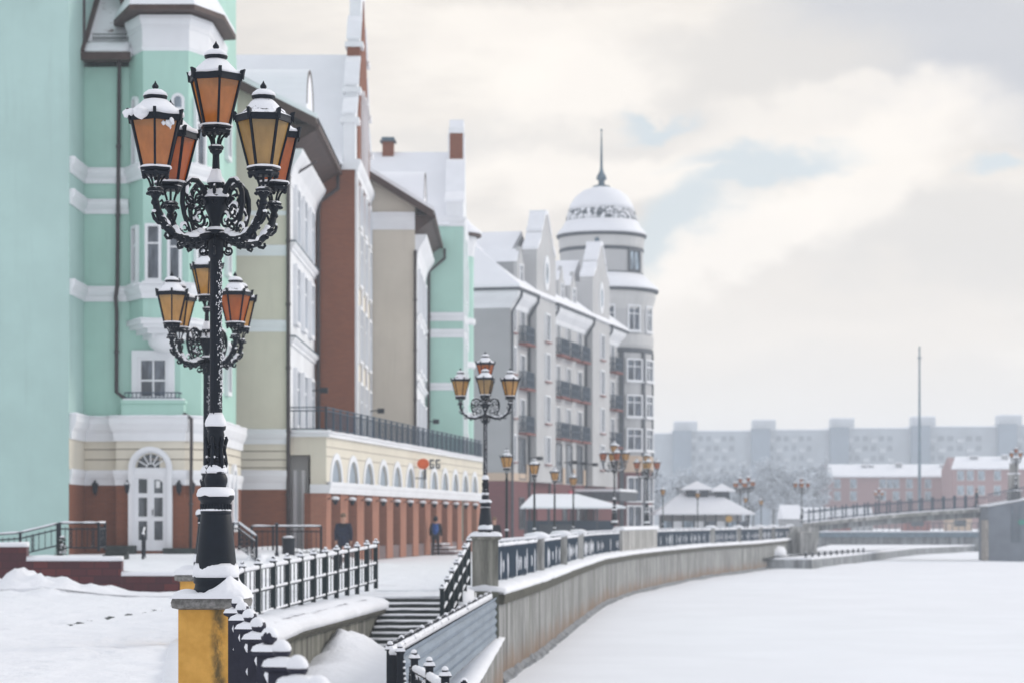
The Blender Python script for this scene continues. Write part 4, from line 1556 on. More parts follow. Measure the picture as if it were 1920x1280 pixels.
def stair_railing():
    t = thing('stair_railing', 'dark iron railing stepping steeply down beside the stone steps', 'railing', (-1.2, 52, -1), 0, None, True)
    pm, sm = fence_post_mesh('stair', 0.085, 1.0, 0.034, 'iron_green', True, 0.55, 1.5)
    A, B = Vector((-1.40, 48.4, -0.78)), Vector((-0.98, 55.0, 0.13))
    P = [A.lerp(B, i / 6) for i in range(7)]
    for p in P:
        o = put('post', pm, t, p - Vector(t.location), R(-3))
        put('snow_cover', sm, o, None, R(90 * random.randrange(4)))
    for i in range(6):
        a, c = P[i], P[i + 1]
        b = MB('iron_green')
        s = MB('snow')
        for j, z in enumerate((0.16, 0.55, 0.93)):
            b.bar(a + Vector((0, 0, z)), c + Vector((0, 0, z)), 0.028, 0.028)
            snow_rail(s, a + Vector((0, 0, z + 0.028)), c + Vector((0, 0, z + 0.028)), (0.022, 0.026, 0.036)[j], i * 3 + j)
        for k in range(1, 4):
            q = a.lerp(c, k / 4)
            b.bar(q + Vector((0, 0, 0.16)), q + Vector((0, 0, 0.93)), 0.016)
        o = b.build('panel', t)
        s.build('snow_cover', o)


stair_railing()


def river_fence():
    t = thing('river_fence', 'long dark iron railing with stone piers along the top of the river wall', 'fence', (1, 75, 0), 0, None, True)
    def P(Y):
        return Vector((along(WALL, Y) - 0.40, Y, 0.02))
    def at(u):
        lo, hi = 55.5, 220
        for _ in range(50):
            m = (lo + hi) / 2
            if 960 + 4533 * P(m).x / m < u:
                lo = m
            else:
                hi = m
        return lo
    piers = [(1006, 0.46), (1051, 0.46), (1083, 0.46)]
    far = [(1333, 0.5), (1383, 0.5), (1423, 0.5), (1447, 0.5), (1480, 0.5)]
    ys = [56.4]
    def pier(Y, w):
        p = P(Y)
        b = MB('concrete_light')
        b.box(p.x - w / 2, p.y - w / 2, -0.1, p.x + w / 2, p.y + w / 2, 1.12)
        o = b.build('stone_pier', t)
        s = MB('snow')
        s.ball((p.x, p.y, 1.14), 0.36 * w / 0.46, None, 14, 8, 0.25, (1, 1, 0.36), int(Y))
        s.build('snow_cover', o)
    for u, w in piers:
        Y = at(u)
        ys.append(Y)
        pier(Y, w)
    y0, y1 = at(1161), at(1227)
    ys += [y0, y1]
    for u, w in far:
        Y = at(u)
        ys.append(Y)
        pier(Y, w)
    # solid parapet block in the bend
    pa = [P(y0 + (y1 - y0) * i / 6) for i in range(7)]
    b = MB('concrete_light')
    b.sweep([(p.x, p.y) for p in pa], [(0.16, -0.05), (0.16, 1.12), (-0.25, 1.12), (-0.25, -0.05)])
    o = b.build('parapet', t)
    s = MB('snow')
    s.sweep([(p.x, p.y) for p in pa], [(0.24, 1.11), (0.25, 1.22), (0.1, 1.30), (-0.2, 1.30), (-0.33, 1.22), (-0.33, 1.11)], smooth=True, jit=0.03, sub=0.6)
    s.build('snow_cover', o)
    segs = [(ys[i], ys[i + 1]) for i in range(len(ys) - 1) if not (abs(ys[i] - y0) < 1e-6)]
    for i, (a, c) in enumerate(segs):
        b = MB('iron_blue')
        s = MB('snow')
        n = max(2, int((c - a) / 3.0))
        for k in range(n):
            p, q = P(a + (c - a) * k / n), P(a + (c - a) * (k + 1) / n)
            for z in (0.10, 0.95):
                b.bar(p + Vector((0, 0, z)), q + Vector((0, 0, z)), 0.04, 0.05)
            snow_rail(s, p + Vector((0, 0, 0.99)), q + Vector((0, 0, 0.99)), 0.05, i * 20 + k, 0.25)
            m = max(1, int((q - p).length / 0.15))
            for j in range(m):
                w = p.lerp(q, (j + 0.5) / m)
                b.box(w.x - 0.012, w.y - 0.02, w.z + 0.1, w.x + 0.012, w.y + 0.02, w.z + 1.0)
                if j % 4 == 1:
                    b.box(w.x - 0.028, w.y - 0.028, w.z + 0.1, w.x + 0.028, w.y + 0.028, w.z + 1.06)
                    s.ball((w.x, w.y, w.z + 1.10), 0.05, None, 6, 4, 0.3, (1, 1, 1), j)
                    rnd = random.Random(int(w.y * 100))
                    if rnd.random() < 0.5:
                        z0 = rnd.uniform(0.05, 0.2)
                        s.ball((w.x + 0.02, w.y - 0.03, w.z + 0.45), 0.035, None, 6, 5, 0.4, (0.55, 0.7, rnd.uniform(4, 11)), j)
        o = b.build('panel', t)
        s.build('snow_cover', o)


river_fence()


def low_rail(name, label, pts, h, mat='iron', step=0.14, orn=False, rail=0.04, group=None, snow=True):
    """plain baluster railing along a path of 3D points"""
    P = [Vector(p) for p in pts]
    t = thing(name, label, 'railing', tuple(P[0]), 0, group, True)
    for i, p in enumerate(P):
        b = MB(mat)
        b.bar(p, p + Vector((0, 0, h + 0.03)), 0.07)
        b.build('post', t)
    for i in range(len(P) - 1):
        a, c = P[i], P[i + 1]
        b = MB(mat)
        for z in (0.10, h - 0.16, h):
            b.bar(a + Vector((0, 0, z)), c + Vector((0, 0, z)), rail)
        n = max(2, int((c - a).length / step))
        for k in range(1, n):
            q = a.lerp(c, k / n)
            b.bar(q + Vector((0, 0, 0.1)), q + Vector((0, 0, h - 0.1)), 0.02)
            if orn and k % 4 == 2:
                b.tube([q + Vector((0.05 * math.sin(s_), -0.01, 0.12 + (h - 0.3) * s_ / 12)) for s_ in range(13)], 0.014, 5)
                b.tube([q + Vector((-0.05 * math.sin(s_), -0.01, 0.12 + (h - 0.3) * s_ / 12)) for s_ in range(13)], 0.014, 5)
        o = b.build('panel', t)
        if snow:
            s = MB('snow')
            snow_rail(s, a + Vector((0, 0, h + 0.03)), c + Vector((0, 0, h + 0.03)), 0.028, i, 0.12)
            s.build('snow_cover', o)
    return t


low_rail('ramp_railing', 'black ramp railing with twisted bars rising along the plain green wall', [(-16.6, 70, 0.35), (UX(38, 70), 70, 0.52), (UX(108, 70), 70, 0.78)], 0.72, 'iron', 0.16, True)
low_rail('terrace_railing', 'black railing with twisted bars before the brick wall left of the arched door', [(UX(112, 69.6), 69.6, 0.72), (UX(185, 69.6), 69.6, 0.72), (UX(197, 71.5), 71.5, 0.72)], 0.80, 'iron', 0.16, True)
low_rail('terrace_railing', 'sloping stair railing just right of the pole of the nearest lamp', [(UX(437, 72), 72, 0.72), (UX(448, 72), 72, 0.72), (UX(481, 70), 70, 0.34)], 0.80, 'iron', 0.16, True)
low_rail('terrace_railing', 'level black railing in front of the dark passage under the arcade', [(UX(472, 80), 80, 0.45), (UX(512, 80), 80, 0.45), (UX(602, 80), 80, 0.45)], 0.95, 'iron', 0.15)
low_rail('hand_rail', 'single snowy handrail standing before the white arched door', [(UX(268, 71), 71, 0.22), (UX(271, 72.2), 72.2, 0.42)], 0.95, 'iron', 0.5)

# ------------------------------------------------------------------ mint green corner building with the oriel
def front_z(v):
    return EYE + (975 - v) / 58.1


def downpipe(t, path, r=0.06, mat='brown_pipe'):
    b = MB(mat)
    b.tube(path, r, 8)
    for p, q in zip(path[:-1], path[1:]):
        L = (Vector(q) - Vector(p)).length
        if L > 2:
            for k in range(1, int(L / 2.5) + 1):
                c = Vector(p).lerp(Vector(q), k / (int(L / 2.5) + 1))
                b.lathe([(r * 1.3, -0.05), (r * 1.3, 0.05)], 8, c)
    return b.build('downpipe', t)


def snow_strip(t, path, out, z, name='snow_cover', th=0.07, jit=0.025, sub=0.4, back=0.05):
    s = MB('snow')
    s.sweep(path, [(out + 0.01, z), (out, z + th * 0.8), (-back, z + th), (-back, z)], smooth=True, jit=jit, sub=sub)
    return s.build(name, t)


MOULD = lambda z0, z1, d: [(0.0, z0), (d * 0.35, z0), (d * 0.4, z0 + (z1 - z0) * 0.35), (d * 0.7, z0 + (z1 - z0) * 0.5), (d, z0 + (z1 - z0) * 0.75), (d, z1), (0.0, z1)]


def building_green():
    t = thing('corner_building', 'tall mint green corner building with oriel and white arched door', 'building', (-12, 78, 0))
    xl = UX(129, 75.3)
    b = MB('green_pale')
    b.box(-34, 75.3, -0.3, xl, 86, 34)
    b.build('side_wall', t)
    up = [(xl + 0.003, 78), (-10.7, 78), (-10.1, 78.6), (-10.1, 88.5), (xl + 0.003, 88.5)]
    b = MB('green')
    b.prism(up, front_z(800), 16.2)
    b.prism([(xl + 0.003, 80.5), (-10.1, 80.5), (-10.1, 88.5), (xl + 0.003, 88.5)], 16.2, 22)
    # curved gable towards the river
    prof = [(78.6, 16.0), (78.6, 21), (81.5, 26), (83.3, 25.5), (83.9, 23.5), (84.6, 21.2), (85.6, 19.9), (86.8, 19.0), (88.3, 18.4), (88.5, 16.0)]
    b.extr([(-10.5, y, z) for y, z in prof], (0.44, 0, 0))
    b.build('wall', t)
    gf = [(xl + 0.005, 77.98), (-12.75, 77.98), (-12.7, 77.55), (-10.5, 77.5), (-9.9, 78.3), (-9.9, 88.3), (xl + 0.005, 88.3)]
    zb, zw0, zw1, zc0, zc1 = front_z(908), front_z(908), front_z(882), front_z(826), front_z(784)
    b = MB('brick_brown')
    b.prism(gf, 0.0, zb)
    b.build('brick_base', t)
    b = MB('cream_yellow')
    b.prism(gf, zw1, zc0)
    b.build('rusticated_storey', t)
    b = MB('joint')
    for v in (842, 861, ):
        z = front_z(v)
        b.sweep([(xl + 0.01, 77.98)] + gf[1:6], [(0.008, z - 0.02), (0.008, z + 0.02), (-0.1, z + 0.02), (-0.1, z - 0.02)])
    z = front_z(826)
    b.build('stone_joints', t)
    side = [(xl, 75.4), (xl, 77.98)] + gf[1:6]
    b = MB('trim')
    b.prism(gf, zw0, zw1)
    b.sweep(side, MOULD(zw0 - 0.02, zw1 + 0.02, 0.10))
    b.build('band', t)
    b = MB('trim')
    b.prism(gf, zc0, zc1 - 0.1)
    b.sweep(side, MOULD(zc0 - 0.02, zc1, 0.22))
    o = b.build('cornice', t)
    snow_strip(o, side, 0.22, zc1, th=0.10)
    # side return of the ground floor
    for z0, z1, m in ((0, zb, 'brick_brown'), (zw1, zc0, 'cream_yellow')):
        b = MB(m)
        b.box(xl - 0.1, 75.31, z0, xl + 0.02, 77.97, z1)
        b.build('side_return', t)
    # string courses
    ori = [(-12.36, 78.02), (-11.72, 76.8), (-10.27, 76.8), (-9.78, 77.9), (-9.78, 82)]
    rec = [(xl, 75.4), (xl, 78), (-12.36, 78)]
    full = [(xl, 75.4), (xl, 78), (-12.40, 78)] + ori[1:]
    for z0, z1, pth in ((front_z(345), front_z(319), full), (front_z(402), front_z(378), rec), (front_z(566), front_z(541), full)):
        b = MB('trim')
        b.sweep(pth, MOULD(z0, z1, 0.16))
        o = b.build('string_course', t)
        snow_strip(o, pth, 0.16, z1, th=0.07)
    # oriel
    oz = lambda v: EYE + (975 - v) / 59.0
    fo = ori + [(-12.36, 82)]
    b = MB('green')
    b.prism(fo, oz(606), oz(90))
    b.build('oriel', t)
    b = MB('trim')
    b.prism([(x * 1 - (0.02 if i in (0, 1, 5) else -0.02), y - 0.02) for i, (x, y) in enumerate(fo)], oz(90), oz(30))
    b.sweep(ori, MOULD(oz(55), oz(30), 0.14))
    b.sweep(ori, MOULD(oz(96), oz(88), 0.05))
    b.build('oriel_frieze', t)
    b = MB('trim')
    z0 = oz(606)
    cx, cy = -11.0, 78.0
    prev = None
    for k, (sc, za, zb_) in enumerate([(1.07, z0 - 0.02, z0 + 0.12), (1.0, z0 - 0.14, z0 - 0.02), (0.84, z0 - 0.30, z0 - 0.14), (0.68, z0 - 0.46, z0 - 0.30)]):
        b.prism([(cx + (x - cx) * sc, cy + (y - cy) * sc) for x, y in ori[:4]] + [(cx + 1.2 * sc, 78.3), (cx - 1.3 * sc, 78.3)], za, zb_)
    b.ball((cx - 0.15, 77.6, z0 - 0.46), 0.55, None, 18, 10, 0, (1, 0.9, 0.75))
    o = b.build('corbel', t)
    snow_strip(o, ori, 0.1, z0 + 0.12, th=0.06)
    # oriel roof
    ap = Vector((-11.05, 78.6, 21.2))
    ev = [(-12.95, 78.6), (-12.05, 76.15), (-10.0, 76.15), (-9.25, 77.8), (-9.25, 81), (-12.6, 82)]
    zr = oz(30) + 0.06
    b = MB('brown_wood')
    b.prism(ev, zr, zr + 0.16)
    b.build('eaves', t)
    b = MB('snow_roof')
    n = len(ev)
    ring0 = [Vector((x, y, zr + 0.165)) for x, y in ev]
    ring1 = [Vector((ap.x + (x - ap.x) * 0.97, ap.y + (y - ap.y) * 0.97, zr + 0.36)) for x, y in ev]
    ring2 = [Vector((ap.x + (x - ap.x) * 0.55, ap.y + (y - ap.y) * 0.55, zr + 1.6)) for x, y in ev]
    b.add(ring0 + ring1 + ring2 + [ap], [(i, (i + 1) % n, n + (i + 1) % n, n + i) for i in range(n)] + [(n + i, n + (i + 1) % n, 2 * n + (i + 1) % n, 2 * n + i) for i in range(n)] + [(2 * n + i, 2 * n + (i + 1) % n, 3 * n) for i in range(n)])
    b.build('snow_roof', t)
    # small roof left of the oriel
    ze = front_z(112)
    b = MB('roof_tiles')
    b.extr([(xl + 0.05, 77.5, ze + 0.1), (xl + 0.05, 80.45, ze + 2.5), (xl + 0.05, 80.45, ze + 2.3), (xl + 0.05, 77.5, ze - 0.05)], (1.55, 0, 0))
    b.build('roof', t)
    b = MB('brown_wood')
    b.box(xl - 0.06, 77.36, ze - 0.12, -12.22, 77.52, ze + 0.12)
    b.box(xl + 0.02, 77.52, ze - 0.10, -12.3, 78.0, ze - 0.04)
    b.bar((xl + 0.03, 77.4, ze + 0.1), (xl + 0.03, 80.4, ze + 2.6), 0.16, 0.2)
    b.extr([(xl + 0.35, 79.6, 20.6), (xl + 1.05, 79.6, 18.1), (xl + 1.55, 79.6, 18.0), (xl + 1.75, 79.6, 18.5), (xl + 0.9, 79.6, 20.6)], (0, 0.5, 0))
    b.build('eaves', t)
    b = MB('iron')
    for z in (0, 0.13):
        b.bar((xl + 0.25, 78.15, ze + 0.72 + z), (-12.45, 78.15, ze + 0.72 + z), 0.025)
    for k in range(14):
        x = xl + 0.28 + k * 0.085
        b.bar((x, 78.15, ze + 0.6), (x, 78.15, ze + 0.86), 0.02)
    b.build('snow_guard', t)
    s = MB('snow')
    s.sweep([(xl + 0.05, 77.46), (-12.3, 77.46)], [(0.0, ze + 0.12), (0, ze + 0.2), (-0.35, ze + 0.5), (-0.55, ze + 0.6), (-0.3, ze + 0.3)], smooth=True, jit=0.05, sub=0.2)
    s.build('snow_cover', t)
    downpipe(t, [(UX(157, 77.8), 77.8, 25), (UX(157, 77.8), 77.8, ze + 0.4), (UX(162, 77.5), 77.5, ze + 0.15)], 0.06)
    xp = UX(222, 77.8)
    downpipe(t, [(xp + 0.06, 77.55, ze - 0.08), (xp + 0.06, 77.62, ze - 0.35), (xp + 0.02, 77.84, ze - 0.6), (xp - 0.04, 77.84, front_z(535)), (xp - 0.08, 77.74, front_z(560)), (xp - 0.06, 77.84, front_z(585)), (xp - 0.07, 77.84, front_z(735)), (xp + 0.28, 77.75, front_z(750))], 0.065)
    downpipe(t, [(UX(345, 77.4), 77.4, front_z(776)), (UX(359, 77.3), 77.3, front_z(786)), (UX(359, 77.45), 77.45, front_z(826)), (UX(357, 77.6), 77.6, 0.1)], 0.055)
    # windows of the oriel
    wx = lambda u: UX(u, 76.8)
    def side_w(f, z, w, h, **k):
        a, c = Vector(ori[0]), Vector(ori[1])
        p = a.lerp(c, f)
        window(t, Vector((p.x, p.y, z)) - Vector(t.location), math.atan2(c.y - a.y, c.x - a.x), w, h, **k)
    L = Vector(t.location)
    window(t, Vector((wx(288), 76.8, oz(528))) - L, 0, 0.52, oz(420) - oz(528), (0, 1), depth=0.14, sill='trim')
    window(t, Vector((wx(328), 76.8, oz(528))) - L, 0, 0.46, oz(430) - oz(528), (0, 1), depth=0.14, sill='trim')
    side_w(0.55, oz(530), 0.50, oz(420) - oz(530), bars=(0, 1), sill='trim')
    window(t, Vector((wx(334), 76.8, oz(208))) - L, 0, 0.42, oz(176) - oz(208), (0, 0), depth=0.1, arch=True, pane='glass_pale')
    side_w(0.55, oz(315), 0.46, oz(176) - oz(315), bars=(0, 1), arch=True)
    window(t, Vector((wx(288), 76.8, oz(316))) - L, 0, 0.44, 1.7, (0, 1), depth=0.12)
    # pilaster strips on the right faces of the oriel
    a, c = Vector(ori[2]), Vector(ori[3])
    for z0, z1 in ((oz(528), oz(420)), (oz(318), oz(180))):
        p = a.lerp(c, 0.5)
        window(t, Vector((p.x, p.y, z0)) - L, math.atan2(c.y - a.y, c.x - a.x), 0.62, z1 - z0, bars=(0, 1))
    # big casement with balcony
    wz0, wz1 = front_z(748), front_z(664)
    b = MB('trim')
    x0, x1 = UX(247, 77.9), UX(327, 77.9)
    b.box(x0, 77.85, wz0, x0 + 0.2, 78.02, wz1 + 0.12)
    b.box(x1 - 0.2, 77.85, wz0, x1, 78.02, wz1 + 0.12)
    b.box(x0 + 0.2, 77.85, wz1 - 0.1, x1 - 0.2, 78.02, wz1 + 0.12)
    b.build('window_surround', t)
    window(t, Vector(((x0 + x1) / 2, 78, wz0)) - L, 0, x1 - x0 - 0.4, wz1 - 0.1 - wz0, (1, 1), depth=0.10, fw=0.10, split=0.45)
    b = MB('green')
    b.box(UX(228, 77.5), 77.45, front_z(781), UX(345, 77.5), 78.0, front_z(757))
    b.box(UX(226, 77.4), 77.38, front_z(757), UX(347, 77.4), 78.0, front_z(751))
    o = b.build('balcony_slab', t)
    s = MB('snow')
    s.box(UX(230, 77.4), 77.42, front_z(751), UX(343, 77.4), 77.95, front_z(748))
    s.build('snow_cover', o)
    b = MB('iron_blue')
    x0, x1 = UX(234, 77.45), UX(336, 77.45)
    for z in (front_z(747), front_z(737)):
        b.bar((x0, 77.45, z), (x1, 77.45, z), 0.035)
        b.bar((x1, 77.45, z), (x1, 78, z), 0.035)
    for k in range(15):
        x = x0 + (x1 - x0) * k / 14
        b.bar((x, 77.45, front_z(749)), (x, 77.45, front_z(736)), 0.025)
    b.build('balcony_railing', t)
    # arched entrance
    yd = 77.53
    dz = front_z(1031)
    xc = UX(283, yd)
    zs = front_z(878)
    b = MB('trim')
    ro, ri = 0.70, 0.50
    for r0, r1, y0 in ((ro, ri + 0.06, yd - 0.20), (ri + 0.06, ri, yd - 0.10)):
        pts = arc(xc, zs, r0, 0, 180, 20)
        pin = arc(xc, zs, r1, 0, 180, 20)
        for i in range(20):
            q = [pts[i], pts[i + 1], pin[i + 1], pin[i]]
            b.extr([(x, y0, z) for x, z in q], (0, yd - y0 + 0.02, 0))
        for sg in (-1, 1):
            xa, xb = sorted((xc + sg * r0, xc + sg * r1))
            b.box(xa, y0, dz, xb, yd + 0.02, zs)
    b.build('door_surround', t)
    d = MB('trim')
    d.box(xc - 0.5, yd - 0.04, dz, xc + 0.5, yd + 0.0, zs - 0.05)
    d.box(xc - 0.5, yd - 0.08, zs - 0.10, xc + 0.5, yd - 0.042, zs + 0.02)
    d.box(xc - 0.03, yd - 0.07, dz + 0.02, xc + 0.03, yd - 0.042, zs - 0.10)
    door = d.build('door', t)
    g = MB('glass_dark')
    hh = zs - dz
    for sx_ in (-1, 1):
        for k in range(3):
            z0 = dz + hh * (0.13 + 0.285 * k)
            g.box(xc + sx_ * 0.25 - 0.135, yd - 0.052, z0, xc + sx_ * 0.25 + 0.135, yd - 0.041, z0 + hh * 0.23)
    g.build('door_pane', door)
    g = MB('glass_dark')
    g.poly([(x, yd - 0.012, z) for x, z in arc(xc, zs + 0.02, 0.44, 0, 180, 16)])
    g.build('fanlight', door)
    d = MB('trim')
    for a in (30, 60, 90, 120, 150):
        d.bar((xc + 0.13 * math.cos(R(a)), yd - 0.03, zs + 0.02 + 0.13 * math.sin(R(a))), (xc + 0.46 * math.cos(R(a)), yd - 0.03, zs + 0.02 + 0.46 * math.sin(R(a))), 0.035)
    for i in range(12):
        q0, q1 = arc(xc, zs + 0.02, 0.14, 0, 180, 12)[i:i + 2]
        d.bar((q0[0], yd - 0.03, q0[1]), (q1[0], yd - 0.03, q1[1]), 0.03)
    d.build('glazing_bars', door)
    n = MB('white_wall')
    n.box(xc + 0.17, yd - 0.058, zs - 0.62, xc + 0.30, yd - 0.053, zs - 0.40)
    n.build('paper_notice', door)
    n = MB('iron')
    n.bar((xc + 0.07, yd - 0.10, dz + hh * 0.43), (xc + 0.07, yd - 0.10, dz + hh * 0.50), 0.025)
    n.build('door_handle', door)
    # wall lanterns
    for u, y in ((180, 77.98), (241, 77.55), (337, 77.5), (362, 77.9)):
        x = UX(u, y)
        b = MB('iron')
        z = front_z(925)
        b.lathe([(0.03, 0), (0.07, 0.05), (0.10, 0.28), (0.12, 0.30), (0.05, 0.38), (0.015, 0.44)], 6, (x, y - 0.18, z), smooth=False)
        b.bar((x, y - 0.18, z + 0.40), (x, y, z + 0.45), 0.03)
        b.bar((x, y - 0.16, z + 0.02), (x, y, z - 0.05), 0.03)
        b.build('wall_lantern', t)
    # river front: tall white window strips seen along the wall
    for k in range(3):
        y = 80.3 + k * 2.6
        for z, h in ((14.3, 1.9), (10.2, 2.0), (6.0, 1.9)):
            window(t, Vector((-10.1, y, z)) - L, R(90), 1.1, h, (1, 1), depth=0.14, fw=0.14)
    for k in range(3):
        window(t, Vector((-9.9, 80.4 + k * 2.6, 1.2)) - L, R(90), 1.4, 2.4, (1, 0), depth=0.12, fw=0.22, arch=True, pane='glass_pale')
    pth = [(-10.1, 78.9), (-10.1, 88.4)]
    for z0, z1 in ((front_z(345), front_z(319)), (front_z(566), front_z(541))):
        b = MB('trim')
        b.sweep(pth, MOULD(z0, z1, 0.16))
        b.build('string_course', t)
    # entrance steps under snow
    for i in range(3):
        b = MB('step_dark')
        b.box(UX(228, 73) - 0.1, 69.8 + i * 0.4, 0.0, UX(262, 73), 70.2 + i * 0.4 - 0.004, 0.53 + 0.075 * i)
        b.build('door_step', t)
    b = MB('step_dark')
    b.box(UX(198, 77), 77.0, 0.3, UX(252, 77), 77.5, 0.80)
    b.build('door_step', t)
    b = MB('step_dark')
    b.box(UX(305, 77), 77.0, 0.3, UX(400, 77), 77.45, 0.72)
    b.build('door_step', t)


building_green()


# ------------------------------------------------------------------ the stepped terrace of houses behind
def gable_house(t, xl, xr, y0, y1, zbase, zev, wallmat, over, slope, dormer=None, cove=True):
    """house with its eaves to the river: body, end gable, cove, eaves board, snowy roof and barrel dormer"""
    xe = xr + over
    zt = lambda x: zev + slope * (xe - x)
    xrid = xl
    b = MB(wallmat)
    b.extr([(xl, y0, zbase), (xr, y0, zbase), (xr, y0, zt(xr) - 0.12), (xl, y0, zt(xl) - 0.12)], (0, y1 - y0, 0))
    b.build('wall', t)
    yo = y0 - 0.55
    b = MB('brown_wood')
    b.extr([(xe, yo, zev - 0.30), (xe, yo, zev + 0.06), (xl, yo, zt(xl) + 0.06), (xl, yo, zt(xl) - 0.30)], (0, 0.14, 0))
    b.extr([(xe, yo + 0.143, zev - 0.06), (xe, yo + 0.143, zev + 0.06), (xl, yo + 0.143, zt(xl) + 0.06), (xl, yo + 0.143, zt(xl) - 0.06)], (0, y1 - yo - 0.15, 0))
    b.box(xe - 0.02, yo, zev - 0.34, xe + 0.12, y1 - 0.01, zev - 0.16)
    b.extr([(xr, y0 + 0.01, zev - 0.95), (xe - 0.03, y0 + 0.01, zev - 0.30), (xe - 0.03, y0 + 0.01, zev - 0.1), (xr, y0 + 0.01, zev - 0.1)], (0, y1 - y0 - 0.02, 0))
    b.build('eaves', t)
    if cove:
        b = MB('trim')
        pr = [(0, -2.35), (0.10, -2.3), (0.12, -1.95), (0.22, -1.6), (0.5, -1.15), (0.55, -1.0), (0, -1.0)]
        b.sweep([(xr, y0 + 0.02), (xr, y1 - 0.02)], [(o, zev + z) for o, z in pr])
        b.build('cornice', t)
    s = MB('snow_roof')
    V, F = [], []
    n = 14
    m = 18
    for j in range(m + 1):
        y = yo + 0.02 + (y1 - yo - 0.04) * j / m
        for i in range(n + 1):
            x = xe + 0.06 + (xl - xe) * i / n
            q = noise.noise(Vector((x * 0.8, y * 0.8, 1)))
            V.append((x, y, zt(x) + 0.08 + (0.16 + 0.05 * q) * (0.4 if i == 0 else 1)))
    for j in range(m):
        for i in range(n):
            F.append((j * (n + 1) + i, j * (n + 1) + i + 1, (j + 1) * (n + 1) + i + 1, (j + 1) * (n + 1) + i))
    s.add(V, F, None, True)
    e = [(xe + 0.06, yo, zev + 0.02), (xe + 0.06, yo, zev + 0.20), (xl, yo, zt(xl) + 0.24), (xl, yo, zt(xl) + 0.05)]
    s.extr(e, (0, 0.1, 0))
    s.build('snow_roof', t)
    if dormer:
        cy, cz, r, xf, xb = dormer
        d = MB('snow_roof')
        pts = arc(cy, cz, r, 0, 180, 16)
        d.extr([(xb, y, z) for y, z in pts + [(cy - r, cz - 1.6), (cy + r, cz - 1.6)]], (xf - xb - 0.06, 0, 0), None, False)
        o = d.build('dormer', t)
        d = MB('brown_wood')
        po, pi_ = arc(cy, cz, r - 0.03, 0, 180, 16), arc(cy, cz, r - 0.16, 0, 180, 16)
        for i in range(16):
            d.extr([(xf - 0.15, *po[i]), (xf - 0.15, *po[i + 1]), (xf - 0.15, *pi_[i + 1]), (xf - 0.15, *pi_[i])], (0.12, 0, 0))
        d.build('dormer_arch', o)
        d = MB('trim')
        d.extr([(xf - 0.14, y, z) for y, z in arc(cy, cz, r - 0.14, 0, 180, 16) + [(cy - r + .14, cz - 1.6), (cy + r - .14, cz - 1.6)]], (0.05, 0, 0))
        d.build('dormer_front', o)


def band(t, path, z0, z1, d=0.1, name='band', snow=True, mat='trim'):
    b = MB(mat)
    b.sweep(path, MOULD(z0, z1, d))
    o = b.build(name, t)
    if snow:
        snow_strip(o, path, d, z1, th=0.05)
    return o


def facade_windows(t, x, ys, floors, w, h, **k):
    L = Vector(t.location)
    for z in floors:
        for y in ys:
            window(t, Vector((x, y, z)) - L, R(90), w, h, **k)


def floodlight(t, x, y, z):
    b = MB('iron')
    b.bar((x, y, z), (x + 0.55, y, z + 0.03), 0.05)
    b.box(x + 0.45, y - 0.16, z - 0.1, x + 0.75, y + 0.16, z + 0.12)
    b.build('floodlight', t)


